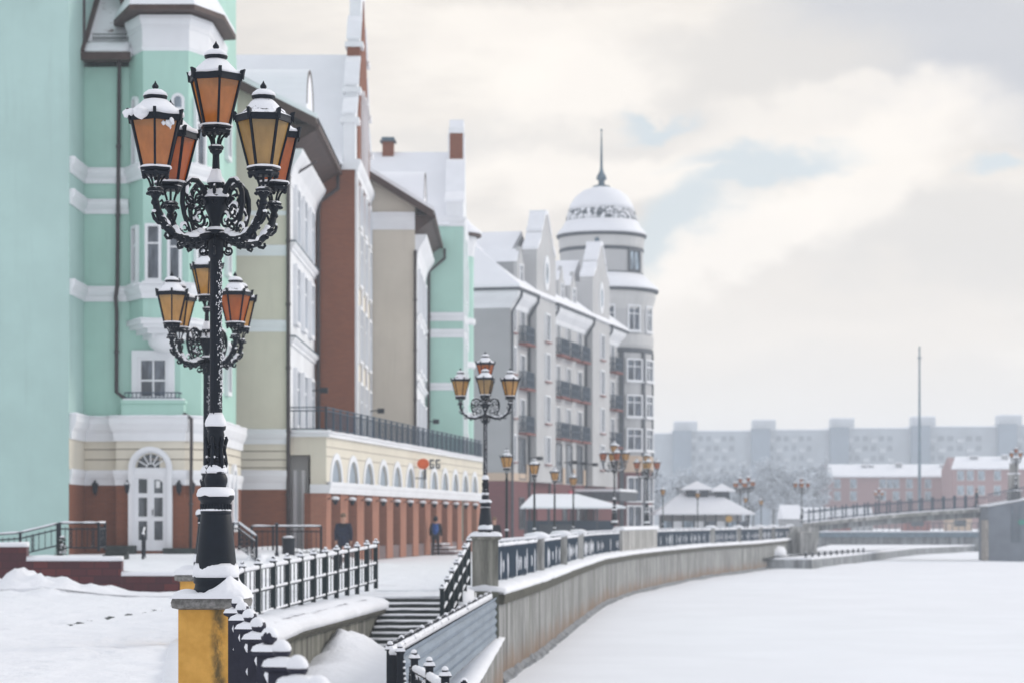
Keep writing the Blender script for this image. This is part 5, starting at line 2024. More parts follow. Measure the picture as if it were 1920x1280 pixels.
def terrace_houses():
    # cream house
    t = thing('cream_house', 'cream rendered house with overhanging brown eaves and white river front', 'building', (-9, 92, 0))
    y0 = 90.0
    xr, xl = UX(540, y0), -16.0
    k = 4533 / y0
    Z = lambda v: EYE + (975 - v) / k
    gable_house(t, xl, xr, y0, 101.45, Z(808), 16.42, 'cream', 1.08, 0.50, (95.2, 17.75, 1.55, -7.9, -12.5))
    b = MB('brick_brown')
    b.box(xl, y0 - 0.02, 0, xr, 101.4, Z(915))
    b.build('brick_base', t)
    b = MB('cream_yellow')
    b.box(xl, y0 - 0.01, Z(885), xr, 101.4, Z(832))
    b.build('rusticated_storey', t)
    b = MB('joint')
    for v in (845, 861, 876):
        b.box(xl, y0 - 0.022, Z(v) - 0.02, xr, y0 - 0.008, Z(v) + 0.02)
    b.build('stone_joints', t)
    e = [(xl, y0), (xr, y0)]
    band(t, e, Z(917), Z(883), 0.14)
    band(t, e, Z(832), Z(806), 0.14)
    band(t, e, Z(622), Z(602), 0.08)
    band(t, e, Z(480), Z(462), 0.08)
    band(t, e, Z(404), Z(396), 0.05, snow=False)
    f = MB('white_wall')
    f.box(xr - 0.02, y0 + 0.25, 4.9, xr + 0.06, 101.4, 14.2)
    f.build('river_front', t)
    x = xr + 0.06
    facade_windows(t, x, (92.3, 95.6, 98.9), (5.1, 9.0, 12.0), 1.55, 2.3, bars=(1, 1), depth=0.16, fw=0.14, pane='glass_pale')
    for z in (8.15, 11.7):
        band(t, [(x, y0 + 0.3), (x, 101.3)], z, z + 0.3, 0.18, snow=False, mat='trim')
        b = MB('lead')
        b.box(x, y0 + 0.3, z + 0.302, x + 0.20, 101.3, z + 0.36)
        b.build('flashing', t)
    downpipe(t, [(xr + 0.02, y0 - 0.09, Z(215)), (xr + 0.02, y0 - 0.09, 0.2)], 0.075)
    floodlight(t, x, 98.8, 6.9)
    b = MB('brown_pipe')
    b.tube([(xr + 0.9, 92, 15.25), (xr + 0.1, 92, 14.75)], 0.05, 6)
    b.build('stay_rod', t)

    # brick house with the tall stepped gable
    t = thing('gabled_house', 'brown brick house with tall white stepped gable facing the river', 'building', (-7, 102, 0))
    y0, y1 = 101.5, 112.15
    xr = -6.6
    k = 4533 / y0
    Z = lambda v: EYE + (975 - v) / k
    ym = (y0 + y1) / 2
    b = MB('brick_brown')
    b.box(-20, y0, 0, xr, y1, Z(318))
    b.build('wall', t)
    half = [(0, 16.32), (0, 18.66), (1.3, 19.5), (1.3, 20.1), (2.7, 21.5), (2.7, 22.3), (3.9, 23.5), (3.9, 26.0), (4.7, 27.2)]
    pts = [(y0 + 0.02 + a, z) for a, z in half] + [(y1 - 0.02 - a, z) for a, z in half[::-1]]
    b = MB('trim')
    b.extr([(-7.08, y, z) for y, z in pts], (0.5, 0, 0))
    o = b.build('gable', t)
    d = MB('brick_brown')
    d.extr([(-6.575, y0 + 1.0, 16.35), (-6.575, y0 + 1.0, 18.3), (-6.575, y0 + 2.4, 20.0), (-6.575, y0 + 3.6, 22.2), (-6.575, ym, 24.5), (-6.575, y1 - 3.6, 22.2), (-6.575, y1 - 2.4, 20), (-6.575, y1 - 1.0, 18.3), (-6.575, y1 - 1.0, 16.35)], (0.04, 0, 0))
    d.build('brick_panel', o)
    d = MB('brick_brown')
    d.box(-7.11, y0 + 2.68, 21.55, -6.56, y0 + 3.3, 22.0)
    d.build('brick_block', o)
    d = MB('trim')
    for a, z in ((0, 18.5), (1.3, 20.0), (2.7, 22.2)):
        for sg in (0, 1):
            ya = y0 + a - 0.1 if not sg else y1 - a - 0.9
            d.box(-7.2, ya, z - 0.22, -6.42, ya + 1.0, z + 0.0)
    d.box(-7.16, y0 - 0.08, 16.3, -6.45, y0 + 0.3, 16.62)
    d.sweep([(-6.58, y0), (-6.58, y1)], MOULD(16.1, 16.75, 0.22))
    for yy in (ym - 1.4, ym, ym + 1.4):
        for i in range(10):
            a0, a1 = arc(yy, 19.6, 0.62, 0, 180, 10)[i:i + 2]
            d.bar((-6.5, *a0), (-6.5, *a1), 0.16, 0.12)
        for sg in (-1, 1):
            d.box(-6.575, yy + sg * 0.62 - 0.08, 16.9, -6.44, yy + sg * 0.62 + 0.08, 19.6)
    d.build('gable_mouldings', o)
    s = MB('snow')
    for (a0, z0), (a1, z1) in (((0, 18.66), (1.3, 19.5)), ((1.3, 20.1), (2.7, 21.5)), ((2.7, 22.3), (3.9, 23.5))):
        q = [(a0 - 0.02, z0), (a0 - 0.02, z0 + 0.12), (a0 + (a1 - a0) * 0.55, z0 + (z1 - z0) * 0.8), (a1, z1 + 0.10), (a1, z1 - 0.02)]
        s.extr([(-7.14, y0 + a, z) for a, z in q], (0.62, 0, 0))
        s.extr([(-7.14, y1 - a, z) for a, z in q], (0.62, 0, 0))
    s.build('snow_cover', o)
    s = MB('snow_roof')
    s.extr([(-22, y0 - 0.3, 16.5), (-22, ym, 22.15), (-22, y1 + 0.3, 16.5)], (14.9, 0, 0))
    s.build('snow_roof', t)
    # river front of the brick house
    L = Vector(t.location)
    for yy in (y0 + 0.35, y0 + 3.6, y0 + 7.0, y1 - 0.35):
        b = MB('white_wall')
        b.box(xr - 0.01, yy - 0.3, 4.9, xr + 0.12, yy + 0.3, 16.1)
        b.build('pilaster', t)
    for yy in (y0 + 1.98, y0 + 5.3, y1 - 2.0):
        b = MB('cream')
        b.box(xr - 0.01, yy - 1.15, 5.0, xr + 0.05, yy + 1.15, 14.6)
        b.build('spandrel', t)
        for z in (5.1, 8.3, 11.5):
            window(t, Vector((xr + 0.05, yy, z)) - L, R(90), 1.7, 2.4, (1, 1), depth=0.14, fw=0.13, pane='glass_pale')
        window(t, Vector((xr + 0.05, yy, 14.0)) - L, R(90), 1.7, 1.9, (1, 0), depth=0.14, fw=0.13, pane='glass_pale', arch=True)
    floodlight(t, xr, y1 - 1.5, 6.6)
    downpipe(t, [(-7.3, y0 - 0.05, 16.05), (-7.3, y0 - 0.06, 15.5), (-8.05, y0 - 0.10, 14.95), (-8.12, y0 - 0.10, 14.5), (-8.12, y0 - 0.10, 5.0)], 0.07)

    # beige house
    t = thing('beige_house', 'plain beige house with brown eaves between the brick gable and the green gable', 'building', (-5, 113, 0))
    y0, y1 = 112.2, 123.95
    xr = UX(778, y0)
    k = 4533 / y0
    Z = lambda v: EYE + (975 - v) / k
    gable_house(t, -14, xr, y0, y1, 0, 15.85, 'beige', 0.85, 0.62, (117.2, 17.0, 1.45, -4.15, -9))
    band(t, [(-7.0, y0), (xr, y0)], Z(431), Z(400), 0.16, 'cornice')
    f = MB('white_wall')
    f.box(xr - 0.02, y0 + 0.2, 4.9, xr + 0.06, y1, 13.7)
    f.build('river_front', t)
    x = xr + 0.06
    facade_windows(t, x, (114.6, 118.0, 121.4), (5.1, 8.6, 11.2), 1.7, 2.2, bars=(1, 1), depth=0.16, fw=0.14, pane='glass_pale')
    for z in (7.9, 11.0):
        band(t, [(x, y0 + 0.3), (x, y1)], z, z + 0.25, 0.16, snow=False)
    downpipe(t, [(xr + 0.02, y0 - 0.09, Z(470)), (xr + 0.02, y0 - 0.09, 4.9)], 0.07)
    floodlight(t, x, 122.5, 6.6)
    downpipe(t, [(-3.45, y1 - 0.1, 15.5), (-3.45, y1 - 0.1, 15.0), (-4.25, y1 - 0.12, 14.3), (-4.28, y1 - 0.12, 5.0)], 0.07)

    # green gabled house
    t = thing('green_house', 'pale mint green house with white stepped gable and brick chimney', 'building', (-3, 125, 0))
    y0, y1 = 124.0, 136.0
    xr = UX(868, y0)
    k = 4533 / y0
    Z = lambda v: EYE + (975 - v) / k
    ym = 129.2
    b = MB('green')
    b.box(-16, y0, 0, xr, y1, Z(412))
    b.build('wall', t)
    prof = [(y0 + .02, Z(412)), (y0 + .02, 17.9), (y0 + 1.2, 18.5), (y0 + 2.4, 20.2), (y0 + 3.6, 20.5), (y0 + 3.6, 22.0), (y0 + 5.6, 22.0), (y0 + 5.6, 20.8), (y0 + 6.3, 19.6), (y0 + 8, 18.4), (y0 + 11, 17.6), (y0 + 13.5, 17.3), (y0 + 13.5, Z(412))]
    b = MB('trim')
    b.extr([(-3.38, y, z) for y, z in prof], (0.88, 0, 0))
    o = b.build('gable', t)
    s = MB('snow')
    for (a, z0), (c, z1) in (((0, 17.9), (1.2, 18.5)), ((1.2, 18.5), (2.4, 20.2)), ((2.4, 20.2), (3.6, 20.5))):
        s.extr([(-3.45, y0 + a - .02, z0), (-3.45, y0 + a - .02, z0 + 0.15), (-3.45, y0 + c, z1 + 0.15), (-3.45, y0 + c, z1)], (1.0, 0, 0))
    s.extr([(-3.3, y0 + 3.5, 22.3), (-3.3, y0 + 5.7, 22.3), (-3.3, y0 + 5.5, 22.75), (-3.3, y0 + 3.8, 22.75)], (0.75, 0, 0))
    s.build('snow_cover', o)
    b = MB('brick_brown')
    b.box(-3.28, y0 + 3.55, 20.55, -2.6, y0 + 5.65, 22.0)
    b.box(-3.34, y0 + 3.5, 22.0, -2.54, y0 + 5.7, 22.3, 'trim')
    b.build('brick_pier', o)
    s = MB('snow_roof')
    s.extr([(-16, y0 - 0.3, 16.7), (-16, ym, 21.25), (-16, y1 + 0.3, 16.6)], (12.8, 0, 0))
    s.build('snow_roof', t)
    b = MB('brick_brown')
    xch = UX(728, ym)
    b.box(xch - 0.30, ym - 0.35, 20.6, xch + 0.30, ym + 0.35, 21.75)
    b.box(xch - 0.42, ym - 0.45, 21.75, xch + 0.42, ym + 0.45, 21.83, 'dark_trim')
    b.box(xch - 0.34, ym - 0.38, 21.83, xch + 0.34, ym + 0.38, 22.0, 'lead')
    b.build('chimney', t)
    e = [(-6, y0), (xr, y0), (xr, y1)]
    for v0, v1 in ((602, 586), (633, 617), (731, 717)):
        band(t, e, Z(v0), Z(v1), 0.12, snow=False)
    band(t, e, Z(412) - 0.35, Z(412) + 0.1, 0.14, 'cornice')
    # round corner bay on the river side
    b = MB('green')
    b.lathe([(0.95, 0.2), (0.95, 16.9)], 14, (-3.08, 134.5, 0), smooth=False)
    b.build('corner_bay', t)
    b = MB('trim')
    for z in (7.2, 10.0, 12.4):
        b.lathe([(0.96, z), (1.06, z + 0.1), (1.06, z + 0.35), (0.96, z + 0.4)], 14, (-3.08, 134.5, 0), smooth=False)
    b.box(xr - 0.01, y0 + 0.5, 3, xr + 0.1, y0 + 2.2, 16.8)
    b.box(xr - 0.01, y0 + 7.4, 3, xr + 0.1, y0 + 9.4, 16.8)
    b.lathe([(0.97, 16.2), (1.04, 16.9), (1.12, 17.3)], 14, (-3.08, 134.5, 0), smooth=False)
    b.build('bay_mouldings', t)
    b = MB('brown_wood')
    b.lathe([(1.38, 17.32), (1.38, 17.48), (0.3, 17.6)], 14, (-3.08, 134.5, 0), smooth=False)
    o = b.build('bay_eaves', t)
    s = MB('snow_roof')
    s.lathe([(1.42, 17.47), (1.38, 17.62), (0.8, 18.1), (0.3, 18.7), (0.02, 18.9)], 16, (-3.08, 134.5, 0))
    s.build('snow_cover', o)
    L = Vector(t.location)
    for z, h in ((4.6, 1.8), (8.0, 1.7), (10.9, 1.3), (13.1, 2.4)):
        window(t, Vector((xr, 128.9, z)) - L, R(90), 1.6, h, (1, 1), depth=0.14, fw=0.13)
        a = R(-62)
        window(t, Vector((-3.08 + 0.93 * math.cos(a), 134.5 + 0.93 * math.sin(a), z)) - L, a + R(90), 0.5, h, (0, 1), depth=0.10, fw=0.07)


terrace_houses()


# ------------------------------------------------------------------ arcade with the roof terrace
def arcade():
    s0 = Vector((-6.92, 90.1, 0))
    s1 = Vector((-1.57, 129.4, 0))
    d = (s1 - s0)
    L = d.length
    ang = math.atan2(d.y, d.x)
    t = thing('arcade', 'long low arcade with cream upper wall, brick piers and a railed terrace on top', 'building', tuple(s0), ang, None, False)
    # local: x along the front, y inwards, z up.  front faces local -y
    zpl, zb0, zb1, ztop = 0.55, 2.62, 2.95, 4.72
    nA = 12
    pitch = (L - 1.6) / nA
    c = [1.75 + pitch * i for i in range(nA)]
    hw = pitch * 0.28
    dep = 0.60
    edges = [0.0]
    for x in c:
        edges += [x - hw, x + hw]
    edges.append(L)
    for i in range(0, len(edges), 2):
        if edges[i + 1] - edges[i] > 0.05:
            b = MB('brick_pier')
            b.box(edges[i], 0, 0, edges[i + 1], dep, zb0)
            b.build('brick_pier', t)
    b = MB('brick_brown')  # darker brick than the piers: the recess shade is in the colour
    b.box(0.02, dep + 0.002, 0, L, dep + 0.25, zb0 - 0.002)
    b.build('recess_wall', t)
    for x in c:
        b = MB('plinth')
        b.box(x - hw, 0.05, 0, x + hw, dep, zpl)
        b.build('plinth', t)
    for x in c:
        window(t, (x, dep - 0.002, zpl + 0.05), 0, hw * 1.6, 1.55, (1, 0), frame='dark_trim', pane='glass_dark', depth=0.06, fw=0.07)
    # cream wall with arched niches cut through
    b = MB('cream_yellow')
    zs, r = 3.05, 0.92
    ed = [0.0]
    for i in range(nA):
        ed.append(c[i] - pitch / 2)
    ed.append(c[-1] + pitch / 2)
    ed.append(L)
    zc = 3.0           # springing of the niche arches
    b.box(0, 0, zb1, c[0] - pitch / 2, dep, ztop)
    b.box(c[-1] + pitch / 2, 0, zb1, L, dep, ztop)
    for x in c:
        x0, x1 = x - pitch / 2, x + pitch / 2
        b.box(x0, 0, zb1, x - r, dep, zc)
        b.box(x + r, 0, zb1, x1, dep, zc)
        pts = arc(x, zc, r, 180, 0, 14)
        b.extr([(x0, 0, zc)] + [(a, 0, z) for a, z in pts] + [(x1, 0, zc), (x1, 0, ztop), (x0, 0, ztop)], (0, dep, 0))
    b.build('wall', t)
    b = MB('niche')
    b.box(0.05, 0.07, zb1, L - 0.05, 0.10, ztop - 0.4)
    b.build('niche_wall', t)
    for x in c:
        b = MB('trim')
        po, pi_ = arc(x, zc, r + 0.24, 0, 180, 14), arc(x, zc, r, 0, 180, 14)
        for i in range(14):
            b.extr([(po[i][0], -0.05, po[i][1]), (po[i + 1][0], -0.05, po[i + 1][1]), (pi_[i + 1][0], -0.05, pi_[i + 1][1]), (pi_[i][0], -0.05, pi_[i][1])], (0, 0.06, 0))
        for sg in (-1, 1):
            xa, xb = sorted((x + sg * r, x + sg * (r + 0.24)))
            b.box(xa, -0.05, zb1, xb, 0.01, zc)
        b.build('arch_moulding', t)
    b = MB('trim')
    b.box(-0.12, -0.14, zb0, L, dep, zb1)
    b.sweep([(-0.12, dep), (-0.12, -0.14), (L, -0.14)][1:], MOULD(zb0 + 0.1, zb1 + 0.06, 0.08))
    o = b.build('band', t)
    snow = MB('snow')
    snow.sweep([(-0.12, -0.14), (L, -0.14)], [(0.07, zb1 + 0.06), (0.06, zb1 + 0.1), (-0.12, zb1 + 0.1), (-0.12, zb1 + 0.06)], smooth=True, jit=0.02, sub=0.5)
    put('snow_cover', snow.mesh('snow_cover'), o)
    b = MB('joint')
    for z in (4.35, 4.0):
        b.box(-0.003, -0.004, z - 0.015, L, 0.0, z + 0.015)
    b.build('stone_joints', t)
    # end bay towards the viewer: cream wall over a dark passage
    b = MB('cream_yellow')
    b.box(-0.001, dep + 0.001, 4.05, 0.5, 4.2, ztop)
    b.build('end_wall', t)
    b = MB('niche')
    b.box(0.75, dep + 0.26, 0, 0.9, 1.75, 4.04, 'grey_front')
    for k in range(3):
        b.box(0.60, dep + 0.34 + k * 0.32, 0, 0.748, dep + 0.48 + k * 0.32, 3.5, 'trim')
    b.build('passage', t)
    b = MB('trim')
    b.box(-0.14, -0.14, ztop, L + 0.1, 2.2, ztop + 0.14)
    o = b.build('terrace_slab', t)
    s = MB('snow')
    s.sweep([(-0.14, 2.0), (-0.14, -0.14), (L + 0.1, -0.14)][1:], [(0.05, ztop + 0.14), (0.05, ztop + 0.22), (-0.3, ztop + 0.26), (-2.2, ztop + 0.24), (-2.2, ztop + 0.14)], smooth=True, jit=0.03, sub=0.5)
    s.sweep([(-0.14, 2.0), (-0.14, -0.14)], [(0.05, ztop + 0.14), (0.05, ztop + 0.22), (-0.3, ztop + 0.26), (-0.3, ztop + 0.14)][::-1], smooth=True)
    put('snow_cover', s.mesh('snow_cover'), o)
    b = MB('iron_blue')
    P = [(0.05, 1.5), (0.05, 0.02), (L - 0.2, 0.02)]
    for (xa, ya), (xb, yb) in zip(P[:-1], P[1:]):
        for z in (0.30, 0.98, 1.10):
            b.bar((xa, ya, ztop + z), (xb, yb, ztop + z), 0.045)
        n = int(math.hypot(xb - xa, yb - ya) / 0.22)
        for k in range(n + 1):
            x, y = xa + (xb - xa) * k / n, ya + (yb - ya) * k / n
            if k % 6 == 0:
                b.box(x - 0.04, y - 0.04, ztop + 0.15, x + 0.04, y + 0.04, ztop + 1.14)
            else:
                b.box(x - 0.012, y - 0.012, ztop + 0.3, x + 0.012, y + 0.012, ztop + 0.98)
            if k % 6 in (2, 3, 4):
                b.box(x - 0.03, y - 0.008, ztop + 0.45, x + 0.03, y + 0.008, ztop + 0.85)
    b.build('terrace_railing', t)
    # snowy wall lamps at the pier heads
    wl = MB('iron')
    wl.bar((0, 0.02, 0.10), (0, -0.30, 0.16), 0.04)
    wl.lathe([(0.05, -0.16), (0.11, -0.02), (0.14, 0.02), (0.05, 0.10)], 8, (0, -0.30, 0.05))
    wm = wl.mesh('wall_lamp')
    ws = MB('snow')
    ws.ball((0, -0.30, 0.13), 0.15, None, 10, 6, 0.25, (1, 1, 0.5), 2)
    wsm = ws.mesh('snow_cover')
    for x in c:
        o = put('wall_lamp', wm, t, (x - pitch / 2 + 0.05, 0, 2.30))
        put('snow_cover', wsm, o)
    # sign and camera
    M = Matrix.Translation(s0) @ Matrix.Rotation(ang, 4, 'Z')
    x = None
    lo, hi = 0, L
    for _ in range(40):
        m = (lo + hi) / 2
        p = M @ Vector((m, -0.2, 3.9))
        if 960 + 4533 * p.x / p.y < 786:
            lo = m
        else:
            hi = m
    sg = thing('shop_sign', 'small projecting sign of an orange disc beside dark lettering on the arcade wall', 'sign', tuple(M @ Vector((lo, -0.02, 4.05))), ang, None, False)
    b = MB('sign_orange')
    q = [(0.27 * math.cos(R(a)), 0.24 * math.sin(R(a))) for a in range(0, 360, 15)]
    b.extr([(-0.05, -0.36 + y, 0.1 + z) for y, z in q], (0.1, 0, 0))
    put('sign_disc', b.mesh('sign_disc'), sg)
    b = MB('dark_trim')
    b.bar((0, -0.45, -0.62), (0, -0.45, -0.14), 0.10)
    b.bar((0, -0.45, -0.55), (0, 0.0, -0.55), 0.05)
    put('bracket', b.mesh('bracket'), sg)
    b = MB('dark_trim')
    for y0 in (-0.66, -0.93):               # two blocky dark characters
        for (ya, yb, za, zb) in ((0, 0.06, -0.12, 0.30), (0.06, 0.20, 0.22, 0.30), (0.06, 0.20, -0.12, -0.04), (0.14, 0.20, -0.04, 0.10), (0.08, 0.14, 0.04, 0.10)):
            b.box(-0.05, y0 - yb, za, 0.05, y0 - ya, zb)
    put('sign_letters', b.mesh('sign_letters'), sg)


mk_plain('sign_orange', (0.72, 0.13, 0.03), 0.5, 0.1, 3, 0)
arcade()

# ------------------------------------------------------------------ hotel with the domed tower
mk_plaster('tower_pale', (0.56, 0.555, 0.545), 0.06)
def hotel():
    ang = math.atan2(0.9724, 0.2334)
    t = thing('hotel', 'grey hotel with scrolled gables, balconies and a snow covered domed round tower', 'building', (-0.1, 164, 0), ang, None, False)
    ze = 17.25
    base = 4.3
    b = MB('grey_front')
    b.box(0, 0, base, 40, 12, ze - 0.9)
    b.build('wall', t)
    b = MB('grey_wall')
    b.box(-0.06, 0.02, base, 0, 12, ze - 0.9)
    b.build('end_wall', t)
    b = MB('brick_maroon')
    b.box(-0.10, -0.04, 0, 40, 12, base)
    b.build('brick_base', t)
    b = MB('tan_band')
    b.box(-0.12, -0.07, base, 7.7, 12, base + 0.55)
    b.build('band', t)
    # cove and eaves between the gables
    secs = [(-0.7, 5.28), (11.52, 24.78), (31.62, 39.6)]
    for i, (a, c) in enumerate(secs):
        b = MB('trim')
        pr = [(0, -1.3), (0.08, -1.25), (0.2, -0.95), (0.55, -0.55), (0.7, -0.3), (0.7, -0.12), (0, -0.12)]
        path = [(max(0, a), 0), (c, 0)] if i else [(0, 12), (0, 0), (c, 0)]
        b.sweep(path, [(o, ze + z) for o, z in pr])
        b.build('cornice', t)
        b = MB('dark_trim')
        pr = [(0.0, -0.12), (0.86, -0.12), (0.88, 0.06), (0, 0.06)]
        b.sweep(path, [(o, ze + z) for o, z in pr])
        b.build('gutter', t)
    # roof
    b = MB('snow_roof')
    rz_, x0, x1 = 22.0, -0.85, 40
    yr = 6.2
    V = [(x0, -0.85, ze + 0.06), (x1, -0.85, ze + 0.06), (x1, 12.85, ze + 0.06), (x0, 12.85, ze + 0.06),
         (x0, -0.82, ze + 0.28), (x1, -0.82, ze + 0.28), (x1, 12.8, ze + 0.28), (x0, 12.8, ze + 0.28), (x0 + 5.5, yr - 1.2, rz_), (x1, yr - 1.2, rz_), (x1, yr + 1.2, rz_), (x0 + 5.5, yr + 1.2, rz_)]
    b.add(V, [(0, 1, 5, 4), (1, 2, 6, 5), (2, 3, 7, 6), (3, 0, 4, 7), (4, 5, 9, 8), (5, 6, 10, 9), (6, 7, 11, 10), (7, 4, 8, 11), (8, 9, 10, 11), (3, 2, 1, 0)])
    b.build('snow_roof', t)
    b = MB('snow_roof')
    b.extr([(-0.5, 1.2, ze + 0.4), (8.4, 1.2, 22.2), (13.5, 1.2, ze + 1.5), (13.5, 1.2, ze + 0.4)], (0, 11.3, 0))
    b.extr([(23, 1.2, ze + 0.4), (23, 1.2, ze + 1.5), (28.2, 1.2, 22.2), (34, 1.2, ze + 0.4)], (0, 11.3, 0))
    o = b.build('cross_roof', t)
    b = MB('grey_wall')
    b.extr([(1.5, 1.10, ze + 1.0), (8.4, 1.10, 21.85), (13.0, 1.10, ze + 1.5)], (0, 0.08, 0))
    b.build('gable_cheek', o)
    b = MB('brick_brown')
    b.box(5.0, 5.6, 19.6, 6.2, 6.8, 22.6)
    b.box(4.85, 5.45, 22.6, 6.35, 6.95, 22.72, 'dark_trim')
    b.extr([(4.8, 5.4, 23.0), (6.4, 5.4, 23.0), (5.6, 5.4, 23.55)], (0, 1.6, 0), 'dark_trim')
    for x in (5.0, 6.0):
        b.box(x, 5.6, 22.7, x + 0.15, 5.75, 23.0, 'dark_trim')
        b.box(x, 6.6, 22.7, x + 0.15, 6.75, 23.0, 'dark_trim')
    b.build('chimney', t)
    # mansard dormers
    def dormer(x, w, h):
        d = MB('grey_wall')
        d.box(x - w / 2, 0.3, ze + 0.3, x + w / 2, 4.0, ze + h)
        o = d.build('dormer', t)
        d = MB('grey_front')
        pts = [(x - w / 2 - .1, ze + 0.2), (x + w / 2 + .1, ze + 0.2), (x + w / 2 + .1, ze + h), (x + w * 0.30, ze + h + 0.15), (x + w * 0.18, ze + h + 0.6), (x, ze + h + 1.15), (x - w * 0.18, ze + h + 0.6), (x - w * 0.30, ze + h + 0.15), (x - w / 2 - .1, ze + h)]
        d.extr([(a, 0.0, z) for a, z in pts], (0, 0.3, 0))
        d.build('dormer_front', o)
        window(o, (x, -0.001, ze + 0.6), 0, w * 0.5, 1.4, (1, 1), depth=0.07, fw=0.08)
        s = MB('snow')
        s.extr([(x - w / 2 - 0.15, 0.1, ze + h), (x, 0.1, ze + h + 1.0), (x + w / 2 + 0.15, 0.1, ze + h)], (0, 4, 0))
        s.build('snow_cover', o)
    for x in (3.1, 16.4, 20.6):
        dormer(x, 1.9, 2.1)
    # scrolled gables
    def gable(a, c):
        m = (a + c) / 2
        w = (c - a) / 2
        zt = ze + 5.6
        half = [(w, base), (w, ze + 2.9), (w - 0.15, ze + 3.3), (w - 0.55, ze + 3.6), (w * 0.66, ze + 3.9), (w * 0.56, ze + 4.4), (w * 0.52, ze + 4.7), (w * 0.40, ze + 5.0), (0.75, ze + 5.7), (0.35, ze + 6.05)]
        pts = [(m + x, z) for x, z in half] + [(m - x, z) for x, z in half[::-1]]
        d = MB('grey_front')
        d.extr([(x, -0.60, z) for x, z in pts], (0, 1.05, 0))
        d.box(a, 0.45, ze - 1, c, 4.4, ze + 2.9)
        o = d.build('gable', t)
        d = MB('brick_maroon')
        d.box(a - 0.02, -0.65, 0, c + 0.02, 0, base - 1.2)
        d.build('brick_base', o)
        d = MB('trim')
        n = 24
        for r0, r1, y in ((1.0, 0.62, -0.68),):
            for i in range(n):
                a0, a1 = 2 * PI * i / n, 2 * PI * (i + 1) / n
                q = [(m + r * math.cos(g) * 0.78, ze + 1.9 + r * 1.25 * math.sin(g)) for r, g in ((r0, a0), (r0, a1), (r1, a1), (r1, a0))]
                d.extr([(x, y, z) for x, z in q], (0, 0.1, 0))
        d.build('oval_surround', o)
        g = MB('glass_pale')
        g.poly([(m + 0.62 * 0.78 * math.cos(2 * PI * i / n), -0.62, ze + 1.9 + 0.62 * 1.25 * math.sin(2 * PI * i / n)) for i in range(n)])
        g.build('oval_window', o)
        s = MB('snow')
        for sg in (-1, 1):
            for (x0_, z0_), (x1_, z1_) in zip(half[1:-1], half[2:]):
                if abs(x0_ - x1_) > 0.15:
                    s.extr([(m + sg * x0_, -0.66, z0_), (m + sg * x0_, -0.66, z0_ + 0.22), (m + sg * x1_, -0.66, z1_ + 0.22), (m + sg * x1_, -0.66, z1_)], (0, 1.15, 0))
        s.box(m - 0.4, -0.67, zt + 0.45, m + 0.4, 0.55, zt + 0.75)
        s.build('snow_cover', o)
        for z in (5.6, 8.5, 11.5, 14.3):
            window(t, (m + 0.3, -0.602, z), 0, 1.5, 2.0, (1, 0), depth=0.10, fw=0.1, sill='red_slab')
        return o
    gable(5.3, 11.5)
    gable(24.8, 31.6)
    # balconies and their doors
    def balcony_mesh(w):
        r = MB('iron_blue')
        yb = -0.5
        for z in (0.12, 0.62, 1.12):
            r.bar((-w / 2, yb, z), (w / 2, yb, z), 0.06)
            for sg in (-1, 1):
                r.bar((sg * w / 2, yb, z), (sg * w / 2, 0, z), 0.06)
        n = int(w / 0.13)
        for k in range(n + 1):
            x = -w / 2 + w * k / n
            r.box(x - 0.022, yb - 0.022, 0.02, x + 0.022, yb + 0.022, 1.12)
        for k in range(4):
            for sg in (-1, 1):
                r.box(sg * w / 2 - 0.022, yb + k * 0.13 - 0.02, 0.02, sg * w / 2 + 0.022, yb + k * 0.13 + 0.02, 1.12)
        s = MB('red_slab')
        s.box(-w / 2 - 0.1, -0.6, -0.13, w / 2 + 0.1, 0, 0)
        return s.mesh('balcony'), r.mesh('balcony_railing')
    B1, B3 = balcony_mesh(2.5), balcony_mesh(2.7)
    def balcony(x, z, bm, w):
        o = put('balcony', bm[0], t, (x, -0.001, z))
        put('balcony_railing', bm[1], o)
        window(t, (x - 0.3, -0.002, z + 0.02), 0, w * 0.52, 2.35, (1, 0), depth=0.08, fw=0.09, pane='glass')
    for z in (7.65, 10.72, 13.8):
        balcony(3.75, z, B1, 2.7)
        for x in (15.1, 18.8, 22.9):
            balcony(x, z, B3, 2.9)
        balcony(36.0, z, B3, 2.7)
    for z in (5.6, 8.6, 11.6, 14.4):
        window(t, (1.1, -0.002, z), 0, 0.8, 1.9, (0, 0), depth=0.08, fw=0.1, sill='red_slab')
    for x in (3.3, 15.1, 18.8, 22.6):
        window(t, (x, -0.002, base + 0.1), 0, 2.0, 2.9, (1, 0), depth=0.08, fw=0.1, frame='dark_trim', pane='glass')
        b = MB('tan_band')
        b.box(x + 1.2, -0.12, base, x + 1.9, -0.04, base + 1.2)
        b.build('tan_panel', t)
        b = MB('iron')
        b.bar((x + 1.5, -0.1, base + 1.6), (x + 1.5, -0.9, base + 1.7), 0.08)
        b.box(x + 1.3, -1.15, base + 1.5, x + 1.7, -0.75, base + 1.75)
        b.build('floodlight', t)
    for x in (3.0, 6.0, 17, 22):
        window(t, (x, -0.042, 1.0), 0, 1.4, 2.2, (1, 0), depth=0.08, fw=0.08, frame='dark_trim', pane='glass_dark')
    b = MB('dark_trim')
    b.box(20.5, -3.6, 3.1, 27.3, -0.05, 3.8)
    b.box(20.4, -3.7, 3.8, 27.4, -0.05, 3.86, 'trim')
    o = b.build('entrance_canopy', t)
    s = MB('snow')
    s.box(20.5, -3.6, 3.861, 27.3, -0.1, 4.0)
    s.build('snow_cover', o)
    b = MB('glass_dark')
    b.box(21.5, -0.10, 0, 26.8, -0.045, 3.0)
    b.build('entrance_glazing', t)
